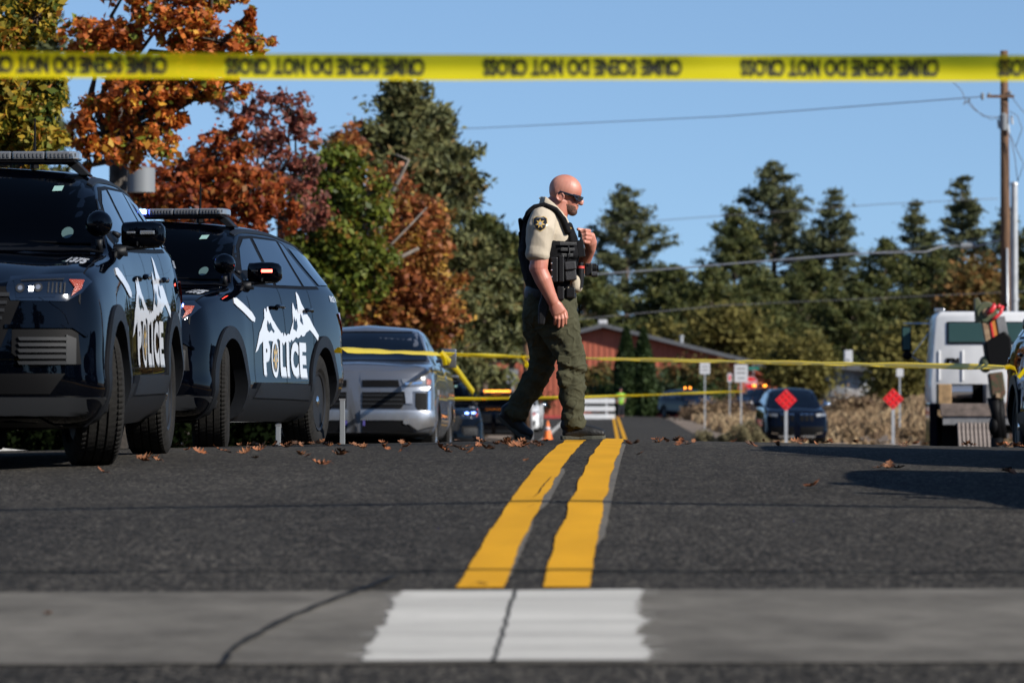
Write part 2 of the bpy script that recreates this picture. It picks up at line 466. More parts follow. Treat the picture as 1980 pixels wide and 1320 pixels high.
# white stop-line block painted over the gutter, ragged brush ends
def white_edge(side, t):
    base = (-.395 + .055 * t) if side < 0 else (.352 + .04 * t)
    j = .018 * nz1(t, 7, 3 + side) + .020 * nz1(t, 22, 7 + side) + .016 * nz1(t, 60, 2 + side) + .012 * nz1(t, 130, 5 + side)
    return base + j * (1.0 if side < 0 else 1.2)
def white_part(a, b, name):
    L, Rr = [], []
    for i in range(121):
        t = i / 120; 
        la = white_edge(-1, t) if a is None else a(t); rb = white_edge(1, t) if b is None else b(t)
        y = lambda x: gut_near(x) + .03 + (gut_far(x) - gut_near(x) - .06) * t
        L.append((la, y(la))); Rr.append((rb, y(rb)))
    return ribbon(name, L, Rr, M_white, .008)
joint = lambda t: -.047 + .055 * t + .006 * nz1(t, 14, 1)
white_part(None, lambda t: joint(t) - .006, 'white_stop_paint')
white_part(lambda t: joint(t) + .006, None, 'white_stop_paint')
_rb = random.Random(5)
for k in range(34):
    sd = -1 if k % 2 else 1; t = _rb.random() * .96 + .02; x0 = white_edge(sd, t); l_ = _rb.uniform(.012, .055)
    yy = gut_near(x0) + .03 + (gut_far(x0) - gut_near(x0) - .06) * t; hw = _rb.uniform(.004, .012)
    L = [(x0 - sd * .02 + sd * (l_ + .02) * i / 4, yy - hw * (1 - i / 5)) for i in range(5)]; Rr = [(a, b + 2 * hw * (1 - i / 5)) for i, (a, b) in enumerate(L)]
    ribbon('white_brush_stroke', L, Rr, M_white, .0085)
# dark joint in the paint
ribbon('gutter_joint', [(joint(i / 60) - .008, 10.88 + 1.70 * i / 60) for i in range(61)], [(joint(i / 60) + .008, 10.88 + 1.70 * i / 60) for i in range(61)], M_tar, .0065)
# tar-filled crack curving over the gutter
ck = [(-.753, 10.80), (-.757, 11.0), (-.745, 11.22), (-.70, 11.5), (-.640, 11.87), (-.55, 12.25), (-.455, 12.62), (-.36, 13.2)]
cl, cr_ = [], []
for i in range(len(ck) - 1):
    for k in range(8):
        t = k / 8; x = ck[i][0] + (ck[i + 1][0] - ck[i][0]) * t; y = ck[i][1] + (ck[i + 1][1] - ck[i][1]) * t
        w = .011 + .006 * nz1(y, 6, 2); x += .006 * nz1(y, 9, 4)
        cl.append((x - w, y)); cr_.append((x + w, y))
ribbon('tar_crack', cl, cr_, M_tar, .009)

# double yellow centre line, ragged edges
def yl(off, w, y0, y1, nm, seed):
    L, Rr = [], []; y = y0
    while y < y1:
        c = xc(y) + off
        j = lambda s: .004 * nz1(y, 5, seed + s) + .003 * nz1(y, 23, seed + s + 3) + (.012 * nz1(y, .9, seed + s + 6))
        L.append((c - w / 2 + j(0), y)); Rr.append((c + w / 2 + j(1), y)); y += max(.025, y * .0022)
    return ribbon(nm, L, Rr, M_yellow, .006)
M_ghost = mat('old_line_paint', (.125, .105, .075), .9, c2=(.05, .047, .04), vscale=18)
def ghost(off, w, y0, y1, seed):
    L, Rr = [], []; y = y0
    while y < y1:
        c = xc(y) + off; e = min(1, (y - y0) / .5, (y1 - y) / .5)
        L.append((c - w / 2 * e + .004 * nz1(y, 7, seed), y)); Rr.append((c + w / 2 * e + .006 * nz1(y, 9, seed + 2), y)); y += .06
    ribbon('old_line_edge', L, Rr, M_ghost, .004)
ghost(-.055, .045, 16.6, 21.0, 21); ghost(.205, .045, 14.5, 27.0, 31); ghost(-.06, .022, 12.8, 16.0, 41)
yl(-.128, .138, 12.68, 262, 'yellow_centre_line', 1)
yl(.130, .142, 12.70, 262, 'yellow_centre_line', 11)
# white edge line at the left of the far road
L = []; Rr = []
for y in np.linspace(95, 258, 80):
    L.append((xc(y) - 2.95, y)); Rr.append((xc(y) - 2.75, y))
ribbon('white_edge_line', L, Rr, M_white, .006)

# kerb and pavement behind the parked cars
def strip_solid(name, offs, y0, y1, prof_h, m, step=.6):
    """kerb-like solid following the road: offs = (x_in, x_out) lateral"""
    V = []; Fc = []; ys = np.arange(y0, y1 + .01, step)
    for y in ys:
        a = xc(y) + offs[0]; b = xc(y) + offs[1]
        za, zb = gz(a, y), gz(b, y)
        V += [(a, y, za - .1), (a, y, za + prof_h - .015), (a + (b - a) * .12, y, za + prof_h), (b, y, za + prof_h + .002), (b, y, zb - .15)]
    n = 5
    for i in range(len(ys) - 1):
        for k in range(n):
            k2 = (k + 1) % n; Fc.append((i * n + k, i * n + k2, (i + 1) * n + k2, (i + 1) * n + k))
    o = mesh_np(name, V, Fc, [m]); o['kind'] = 'structure'; return o
strip_solid('kerb', (-5.7, -5.86), 14, 75, .13, M_kerb)
strip_solid('pavement', (-5.865, -7.6), 14, 75, .125, M_kerb)
# red-painted kerbs at the far end of the road
for (xa, xb, yy) in ((-14, 5.35, 263.0), (5.75, 14.5, 285.4)):
    mb = MB(); mb.box(((xa + xb) / 2, yy, gz((xa + xb) / 2, yy) + .08), (xb - xa, .25, .26)); o = mb.build('red_kerb', M_redk, bevel=.02); o['kind'] = 'structure'

# hairline cracks and tar squiggles on and between the yellow lines
for pts in ([(1066, 925), (1052, 940), (1040, 958), (1030, 965)], [(1037, 978), (1018, 985)], [(1112, 890), (1126, 893)], [(905, 1137), (925, 1131), (945, 1134)]):
    W = []
    for px, py in pts:
        D_ = min(np.arange(12.7, 31, .05), key=lambda D: abs(HZ - gz((px - CX) * D / F, D) * F / D - py)); W.append(((px - CX) * D_ / F, D_))
    L, Rr = [], []
    for i in range(len(W) - 1):
        for k in range(6):
            t = k / 6; x = W[i][0] + (W[i + 1][0] - W[i][0]) * t + .004 * nz1(W[i][1] + t, 9, i); y = W[i][1] + (W[i + 1][1] - W[i][1]) * t
            L.append((x - .0025, y)); Rr.append((x + .0025, y + .02))
    ribbon('road_crack', L, Rr, M_tar, .010)
# ================================================================== vehicles
M_black = mat('black_paint', (.0004, .0007, .0018), .25, coat=.78, spec=.0, coatr=.012)
M_black.node_tree.nodes['Principled BSDF'].inputs['Coat IOR'].default_value = 1.40
M_glassd = mat('dark_glass', (.0002, .0004, .001), .03, spec=.55, coat=.5, coatr=.01)
M_wind = mat('windshield_glass', (.0002, .0003, .0006), .05, spec=.03)
M_plast = mat('black_plastic', (.006, .007, .009), .5, spec=.25, bump=.12, bscale=300)
M_trim = mat('trim_rubber', (.002, .002, .0025), .6, spec=.12)
M_grey = mat('grey_plastic', (.014, .015, .017), .5, spec=.25)
M_under = mat('underbody', (.003, .003, .003), .95, spec=.05)
M_tyre = mat('tyre_rubber', (.015, .0143, .0135), .85, var=.25, vscale=30, bump=.25, bscale=220, spec=.12)
M_rimb = mat('black_steel', (.010, .010, .011), .5, spec=.3)
M_chrome = mat('chrome', (.75, .76, .78), .10, metal=1)
M_decal = mat('white_decal', (.56, .58, .62), .35, coat=.6)
M_stick = mat('pale_green_sticker', (.22, .36, .32), .4)
M_gold = mat('gold_decal', (.42, .27, .07), .4, coat=.5)
M_greyd = mat('grey_decal', (.22, .23, .25), .4, coat=.5)
M_blkd = mat('black_decal', (.004, .004, .005), .3, coat=.6)
M_lensc = mat('clear_lens', (.13, .135, .145), .12, spec=.9, coat=1)
M_lensd = mat('headlight_glass', (.003, .005, .010), .06, spec=.6, coat=1)
M_amber = mat('amber_reflector', (.24, .035, .010), .25, coat=1, bump=.5, bscale=120)
M_red = mat('red_lens', (.30, .008, .012), .15, coat=1)
M_led = mat('led_silver', (.45, .46, .48), .2, metal=.8)
G_blue = glow('blue_strobe', (.08, .14, 1.0), 30)
G_bluew = glow('blue_white_strobe', (.16, .28, 1.0), 9)
G_red = glow('red_strobe', (1.0, .07, .05), 9)
G_glint = glow('painted_glint_white', (.9, .95, 1.0), 8)  # glowing colour for a painted glint, not a lit lamp
G_amber = glow('amber_strobe', (1.0, .30, .03), 3.5)

def pchip(xs, ys):
    xs = np.asarray(xs, float); ys = np.asarray(ys, float); h = np.diff(xs); d = np.diff(ys, axis=0) / (h if ys.ndim == 1 else h[:, None])
    m = np.zeros_like(ys)
    for i in range(1, len(xs) - 1):
        w1, w2 = 2 * h[i] + h[i - 1], h[i] + 2 * h[i - 1]
        with np.errstate(divide='ignore', invalid='ignore'):
            v = (w1 + w2) / (w1 / d[i - 1] + w2 / d[i])
        m[i] = np.where(d[i - 1] * d[i] > 0, v, 0)
    m[0], m[-1] = d[0], d[-1]
    def f(x):
        x = np.clip(x, xs[0], xs[-1]); i = np.clip(np.searchsorted(xs, x, 'right') - 1, 0, len(xs) - 2)
        t = (x - xs[i]) / h[i]
        return ((2 * t**3 - 3 * t**2 + 1) * ys[i] + (t**3 - 2 * t**2 + t) * h[i] * m[i] + (-2 * t**3 + 3 * t**2) * ys[i + 1] + (t**3 - t**2) * h[i] * m[i + 1])
    return f

class Body:
    """lofted vehicle shell. local axes: x across (vehicle's left = +x), y from the nose rearwards, z up"""
    def __init__(s, spec):
        s.sp = spec; L = spec['L']; s.L = L
        us = []
        a = spec.get('nose_r', .42); b = spec.get('tail_r', .30)
        us += [a * (1 - math.cos(t)) * .9 for t in np.linspace(0.03, PI / 2, 16)]
        us += list(np.arange(us[-1] + .07, L - b, .07))
        us += [L - b * (1 - math.cos(t)) for t in np.linspace(PI / 2, .03, 13)]
        us = np.array(sorted(us))
        ctr = []
        K = spec['keys']; ku = [k[0] for k in K]
        tab = {n: pchip(ku, [k[1][n] for k in K]) for n in K[0][1]}
        rings = []
        for u in us:
            g = {n: float(tab[n](u)) for n in tab}
            w = spec['W'] / 2
            wu = w * g['w']
            if u < a: wu *= max(1e-3, (1 - ((a - u) / a) ** 3.4)) ** (1 / 2.6)
            if u > L - b: wu *= max(1e-3, (1 - ((u - L + b) / b) ** 3.4)) ** (1 / 2.6)
            zb, zbelt, zt, tum, tw = g['zb'], g['belt'], g['top'], g['tum'], g['tw']
            # control ring (x fraction, z); greenhouse collapses into hood when top ~ belt
            P = [(0, zb), (.78, zb), (.90, zb + .02), (.955, zb + .08 * (zbelt - zb)), (1.000, zb + .20 * (zbelt - zb)), (1.012, zb + .29 * (zbelt - zb)), (.998, zb + .41 * (zbelt - zb)), (.998, zb + .66 * (zbelt - zb)), (.978, zb + .84 * (zbelt - zb)), (.950, zb + .955 * (zbelt - zb))]
            gh = zt - zbelt
            if gh > .10:
                k = min(1, (gh - .10) / .25)
                P += [(.930, zbelt + .01), (.930 + (tum - .930) * .55, zbelt + gh * .48), (tum + .02, zbelt + gh * .82), (tum - .02, zt - .055 * k - .01), (tum - .10, zt - .02), (tum * .5, zt + .0), (0, zt + tw)]
            else:
                P += [(.93, zbelt + max(gh, 0) * .10 + .0), (.90, zbelt + gh * .45 + .006), (.84, zbelt + gh * .75 + .01), (.74, zbelt + gh * .9 + .012), (.6, zt + .0), (.3, zt + tw * .7), (0, zt + tw)]
            Q = [np.array(p, float) for p in P]
            for _ in range(2):
                N = [Q[0]]
                for i in range(len(Q) - 1):
                    N += [Q[i] * .75 + Q[i + 1] * .25, Q[i] * .25 + Q[i + 1] * .75]
                N.append(Q[-1]); Q = N
            Q = np.array(Q)
            ring = np.stack([Q[:, 0] * wu, np.full(len(Q), u), Q[:, 1]], 1)
            # nose / tail fore-aft profile by height
            nf = np.interp(Q[:, 1], spec['nose_z'], spec['nose_y']); tf = np.interp(Q[:, 1], spec['tail_z'], spec['tail_y'])
            ring[:, 1] += nf * max(0, 1 - u / .8) ** 1.3 - tf * max(0, 1 - (L - u) / 1.0) ** 1.2
            rings.append(ring)
        A = np.array(rings); nr, nq = A.shape[:2]
        Mr = A[:, ::-1][:, 1:-1].copy(); Mr[:, :, 0] *= -1
        A = np.concatenate([A, Mr], 1); nq = A.shape[1]
        s.A = A
        s.V = A.reshape(-1, 3)
        i = np.arange(nr - 1)[:, None] * nq; j = np.arange(nq)[None]; j2 = (np.arange(nq) + 1)[None] % nq
        s.F = np.stack([i + j, i + j2, i + nq + j2, i + nq + j], 2).reshape(-1, 4)
        polys = [tuple(f) for f in s.F] 
        s.caps = [tuple(range(nq - 1, -1, -1)), tuple((nr - 1) * nq + np.arange(nq))]
        s.bvh = BVHTree.FromPolygons([tuple(v) for v in s.V], polys, all_triangles=False)
    def mesh(s, parent, paint, wheels, R_arch, name='body'):
        cen = s.V[s.F].mean(1)
        keep = np.ones(len(s.F), bool)
        for (u, zc) in wheels:
            d = np.hypot(cen[:, 1] - u, cen[:, 2] - zc)
            keep &= ~((d < R_arch) & (np.abs(cen[:, 0]) > .52))
            keep &= ~((d < R_arch) & (cen[:, 2] < zc) & (np.abs(cen[:, 0]) > .52))
        Fk = s.F[keep]
        me = bpy.data.meshes.new(name)
        me.from_pydata([tuple(v) for v in s.V], [], [tuple(int(q) for q in f) for f in Fk] + [tuple(int(q) for q in c) for c in s.caps])
        me.materials.append(paint); me.polygons.foreach_set('use_smooth', np.ones(len(me.polygons), bool)); me.update()
        return link_mesh(name, me, parent)
    def hit(s, p, d):
        loc, nrm, idx, dist = s.bvh.ray_cast(Vector(p), Vector(d))
        return loc, nrm
    def patch(s, name, polys, axis, side, off, m, parent, step=.05, smooth=True, holes=None, raw=None, thick=0.0):
        """polys: list of 2D polygons. axis 'side': (u,z) cast along -x*side ; 'front': (x,z) cast +y ; 'rear'; 'top': (x,u) cast down"""
        bm = bmesh.new()
        if raw is not None:
            vs, fs = raw; bv = [bm.verts.new((v[0], v[1], 0)) for v in vs]
            for f in fs:
                try: bm.faces.new([bv[i] for i in f])
                except ValueError: pass
        else:
            for poly in polys:
                bv = [bm.verts.new((a, b, 0)) for a, b in poly]; bm.faces.new(bv)
            bmesh.ops.triangulate(bm, faces=bm.faces[:], ngon_method='EAR_CLIP') if len(polys) > 1 or len(polys[0]) > 4 else None
        xs = [v.co.x for v in bm.verts]; ys = [v.co.y for v in bm.verts]
        for ax, lo, hi in ((0, min(xs), max(xs)), (1, min(ys), max(ys))):
            k = math.floor(lo / step) + 1
            while k * step < hi:
                co = [0, 0, 0]; co[ax] = k * step; no = [0, 0, 0]; no[ax] = 1
                bmesh.ops.bisect_plane(bm, geom=bm.verts[:] + bm.edges[:] + bm.faces[:], plane_co=co, plane_no=no, dist=1e-5)
                k += 1
        bmesh.ops.remove_doubles(bm, verts=bm.verts, dist=1e-5)
        dead = []
        for v in bm.verts:
            a, b = v.co.x, v.co.y
            if axis == 'side': o, d = (side * 3.0, a, b), (-side, 0, 0)
            elif axis == 'front': o, d = (a, -2.0, b), (0, 1, 0)
            elif axis == 'rear': o, d = (a, s.L + 2, b), (0, -1, 0)
            else: o, d = (a, b, 4.0), (0, 0, -1)
            loc, nrm = s.hit(o, d)
            if loc is None: dead.append(v); continue
            if nrm.dot(Vector(d)) > 0: nrm = -nrm
            v.co = loc + nrm * off
        if dead: bmesh.ops.delete(bm, geom=dead, context='VERTS')
        bmesh.ops.recalc_face_normals(bm, faces=bm.faces)
        dirv = {'side': Vector((side, 0, 0)), 'front': Vector((0, -1, 0)), 'rear': Vector((0, 1, 0)), 'top': Vector((0, 0, 1))}[axis]
        sgn = sum(f.normal.dot(dirv) * f.calc_area() for f in bm.faces)
        if sgn < 0: bmesh.ops.reverse_faces(bm, faces=bm.faces)
        if thick > 0:
            bm.normal_update()
            bd = [e for e in bm.edges if e.is_boundary]
            r = bmesh.ops.extrude_edge_only(bm, edges=bd)
            for v in r['geom']:
                if isinstance(v, bmesh.types.BMVert):
                    v.co -= dirv * thick
        me = bpy.data.meshes.new(name); bm.to_mesh(me); bm.free(); me.materials.append(m)
        if smooth: me.polygons.foreach_set('use_smooth', np.ones(len(me.polygons), bool))
        if thick > 0: sharp(me, 40)
        return link_mesh(name, me, parent)

def ringpoly(cu, cz, r0, r1, a0, a1, n=28):
    """annulus sector as list of quads"""
    out = []
    for i in range(n):
        t0 = R(a0 + (a1 - a0) * i / n); t1 = R(a0 + (a1 - a0) * (i + 1) / n)
        out.append([(cu + r0 * math.cos(t0), cz + r0 * math.sin(t0)), (cu + r1 * math.cos(t0), cz + r1 * math.sin(t0)), (cu + r1 * math.cos(t1), cz + r1 * math.sin(t1)), (cu + r0 * math.cos(t1), cz + r0 * math.sin(t1))])
    return out

# ---- wheel: tyre with grooves and sipes, steel rim
_tyre_me = {}
def tyre_mesh(Rt, wt, Rr):
    key = (Rt, wt, Rr)
    if key in _tyre_me: return _tyre_me[key]
    N = 216; w = wt / 2
    prof = [(-w * .80, Rr + .004), (-w * .98, Rr + .03), (-w * 1.04, (Rt + Rr) / 2), (-w * .99, Rt - .045), (-w * .93, Rt - .022), (-w * .84, Rt - .006)]
    tread = []
    for gx in (-.62, -.2, .2, .62):
        tread += [(gx - .05, 0), (gx - .035, 1), (gx + .035, 1), (gx + .05, 0)]
    for k, (gx, g) in enumerate(tread): prof.append((gx * w, Rt - .001 - (.009 if g else 0) - .006 * abs(gx) ** 3))
    prof += [(w * .84, Rt - .006), (w * .93, Rt - .022), (w * .99, Rt - .045), (w * 1.04, (Rt + Rr) / 2), (w * .98, Rr + .03), (w * .80, Rr + .004)]
    V = []; m = len(prof)
    for k in range(N):
        t = 2 * PI * k / N
        for i, (a, r) in enumerate(prof):
            rr = r; tt = t
            if 4 <= i <= m - 5:
                if i in (4, 5, 6) or i in (m - 5, m - 6, m - 7):      # shoulder blocks
                    rr -= .008 if (k % 3 == 0) else 0
                elif 9 <= i <= 18:
                    rr -= .004 if ((k + (i // 2)) % 3 == 0) else 0
                tt += .012 * math.sin(a / w * 5)
            V.append((a, rr * math.cos(tt), rr * math.sin(tt)))
    Fc = []
    for k in range(N):
        k2 = (k + 1) % N
        for i in range(m - 1):
            Fc.append((k * m + i, k * m + i + 1, k2 * m + i + 1, k2 * m + i))
    me = bpy.data.meshes.new('tyre'); me.from_pydata(V, [], [f[::-1] for f in Fc]); me.materials.append(M_tyre)
    me.polygons.foreach_set('use_smooth', np.ones(len(me.polygons), bool)); me.update(); sharp(me, 28)
    _tyre_me[key] = me; return me

_rim_me = {}
def rim_mesh(Rr, wt, side, m, spokes=5):
    key = (Rr, wt, side, m.name, spokes)
    if key in _rim_me: return _rim_me[key]
    mb = MB(); w = wt / 2 * side
    mb.lathe([(w * .80, Rr + .006), (w * .92, Rr - .002), (w * .86, Rr - .02), (w * .2, Rr - .035), (-w * .7, Rr - .02), (-w * .8, Rr + .004)], 48)
    for k in range(spokes):
        t = 2 * PI * k / spokes
        M = Matrix.Rotation(t, 3, 'X')
        wd = PI * .62 / spokes
        pts = []
        for (a, r, hw) in ((.80, Rr - .012, .075), (.62, Rr * .62, .050), (.66, Rr * .30, .055)):
            pts.append((a * w, r, hw))
        for (p, q) in ((pts[0], pts[1]), (pts[1], pts[2])):
            vs = []
            for (a, r, hw) in (p, q):
                for dx in (0, -.03 * side):
                    for sg in (-1, 1): vs.append(M @ Vector((a + dx, sg * hw, r)))
            mb.add(vs, [(0, 1, 3, 2), (4, 6, 7, 5), (0, 4, 5, 1), (2, 3, 7, 6), (0, 2, 6, 4), (1, 5, 7, 3)])
    mb.lathe([(w * .70, 0.0), (w * .72, .03), (w * .66, Rr * .40), (w * .30, Rr * .42)], 24)
    me_o = mb.build('rim', m, smooth=True, auto=30); me = me_o.data; bpy.data.objects.remove(me_o)
    _rim_me[key] = me; return me
_hub_me = {}
def make_wheel(parent, x, y, z, steer, Rt, wt, Rr, rim_m=None, hub=True):
    side = 1 if x > 0 else -1
    w = bpy.data.objects.new('wheel', None); COL.objects.link(w); w.parent = parent; w.location = (x, y, z); w.rotation_euler = (0, 0, steer)
    t = bpy.data.objects.new('tyre', tyre_mesh(Rt, wt, Rr)); COL.objects.link(t); t.parent = w
    r = bpy.data.objects.new('rim', rim_mesh(Rr, wt, side, rim_m or M_rimb)); COL.objects.link(r); r.parent = w
    if hub:
        if side not in _hub_me:
            mb = MB(); mb.lathe([(side * .078, .058), (side * .095, .055), (side * .110, .035), (side * .113, 0.0)], 20); o = mb.build('hub_cap', M_chrome, smooth=True, auto=40)
            _hub_me[side] = o.data; bpy.data.objects.remove(o)
        h = bpy.data.objects.new('hub_cap', _hub_me[side]); COL.objects.link(h); h.parent = w
    return w

SUV = dict(L=5.05, W=2.00, nose_r=.46, tail_r=.34,
  nose_z=[.15, .30, .50, .62, .80, .95, 1.10, 1.2], nose_y=[.14, .03, .0, .0, .03, .05, .12, .16],
  tail_z=[.2, .45, .65, .95, 1.2, 1.7], tail_y=[.12, .0, .0, .05, .10, .32],
  keys=[(0.0, dict(w=.93, zb=.28, belt=.92, top=.985, tum=.9, tw=.015)),
        (0.12, dict(w=.95, zb=.25, belt=.97, top=1.035, tum=.9, tw=.02)),
        (0.45, dict(w=.985, zb=.22, belt=1.05, top=1.115, tum=.9, tw=.03)),
        (0.93, dict(w=1.0, zb=.21, belt=1.115, top=1.165, tum=.9, tw=.035)),
        (1.32, dict(w=1.0, zb=.21, belt=1.16, top=1.205, tum=.85, tw=.03)),
        (1.50, dict(w=.995, zb=.21, belt=1.18, top=1.315, tum=.84, tw=.03)),
        (1.80, dict(w=.992, zb=.21, belt=1.19, top=1.50, tum=.77, tw=.03)),
        (2.15, dict(w=.99, zb=.21, belt=1.20, top=1.675, tum=.715, tw=.025)),
        (2.45, dict(w=.99, zb=.21, belt=1.21, top=1.735, tum=.70, tw=.02)),
        (3.2, dict(w=.992, zb=.22, belt=1.235, top=1.75, tum=.70, tw=.02)),
        (4.0, dict(w=1.0, zb=.25, belt=1.26, top=1.72, tum=.69, tw=.02)),
        (4.6, dict(w=.985, zb=.30, belt=1.27, top=1.655, tum=.69, tw=.015)),
        (4.86, dict(w=.96, zb=.34, belt=1.26, top=1.59, tum=.70, tw=.01)),
        (5.05, dict(w=.93, zb=.42, belt=1.18, top=1.40, tum=.75, tw=.01))])
UA, UB = .93, 3.955       # axles
def ev_windows_side(B, root, g=M_glassd, q=True):
    wins = [[(1.72, 1.245), (2.60, 1.262), (2.55, 1.615), (2.33, 1.600), (2.10, 1.52)],
            [(2.70, 1.264), (3.52, 1.285), (3.42, 1.635), (2.66, 1.622)],
            [(3.60, 1.287), (4.02, 1.30), (3.62, 1.615), (3.50, 1.632)],
            [(4.16, 1.315), (4.72, 1.33), (4.47, 1.555), (3.80, 1.605)]]
    outs = [[(1.66, 1.225), (2.66, 1.242), (3.56, 1.262), (4.10, 1.28), (4.08, 1.30), (3.68, 1.632), (3.44, 1.655), (2.66, 1.645), (2.30, 1.625), (2.06, 1.54)]]
    for sd in (1, -1):
        o = B.patch('window_trim', outs, 'side', sd, .0015, M_trim, root, step=.035)
        for w_ in wins: B.patch('window', [w_], 'side', sd, .0065, g, root, step=.035)

def letters_patch(B, txt, cu, cz, h, wid, name, m, root, off=.003, bold=.03, slant=0.0, rise=0.0, drop=0.0, side=1):
    vs, fs = font_mesh(txt, 1.0, bold=bold)
    xs = [v.x for v in vs]; ys = [v.y for v in vs]; x0, x1, y0, y1 = min(xs), max(xs), min(ys), max(ys)
    out = []
    for v in vs:
        a = (v.x - x0) / (x1 - x0) - .5; b = (v.y - y0) / (y1 - y0) - .5
        out.append((cu + side * a * wid + slant * b, cz + b * h + rise * a, 0))
    return B.patch(name, None, 'side', side, off, m, root, step=.06, raw=(out, fs), smooth=True)

MOUNT = [(-.02, -.30), (.02, -.17), (.05, -.07), (.085, -.02), (.12, .05), (.15, .10), (.165, .20), (.185, .215), (.20, .165), (.215, .23), (.235, .235), (.245, .17), (.275, .09), (.30, .06), (.325, .02), (.36, -.02), (.395, -.06), (.42, -.055), (.43, -.10), (.45, -.05), (.475, -.09), (.50, -.06), (.53, -.07), (.55, -.02), (.575, .03), (.60, .08), (.61, .19), (.63, .28), (.645, .31), (.655, .25), (.67, .215), (.69, .24), (.70, .19), (.715, .30), (.735, .42), (.75, .445), (.77, .40), (.785, .30), (.81, .25), (.84, .19), (.88, .13), (.92, .05), (.97, -.02), (1.0, -.06), (.985, -0.125), (.94, -0.075), (.90, -0.035), (.86, 0.000), (.835, -0.015), (.80, -0.035), (.77, -0.075), (.74, -0.085), (.715, -0.065), (.69, -0.095), (.66, -0.110), (.63, -0.095), (.60, -0.125), (.575, -0.150), (.555, -0.125), (.53, -0.165), (.51, -0.145), (.48, -0.185), (.455, -0.155), (.43, -0.200), (.405, -0.165), (.375, -0.155), (.34, -0.125), (.31, -0.150), (.27, -0.165), (.22, -0.155), (.17, -0.165), (.13, -0.155), (.09, -0.175), (.05, -0.205), (.02, -0.265)]
MHOLE = [[(.175, .02), (.195, .08), (.215, .03), (.235, .06), (.262, -.01), (.29, -.04), (.275, -.065), (.24, -.03), (.205, -.06), (.18, -.03)],
         [(.59, .0), (.605, .07), (.625, .15), (.64, .08), (.66, .13), (.665, .03), (.64, -.03), (.615, -.01)],
         [(.715, .10), (.735, .19), (.755, .12), (.76, .05), (.735, .07)]]

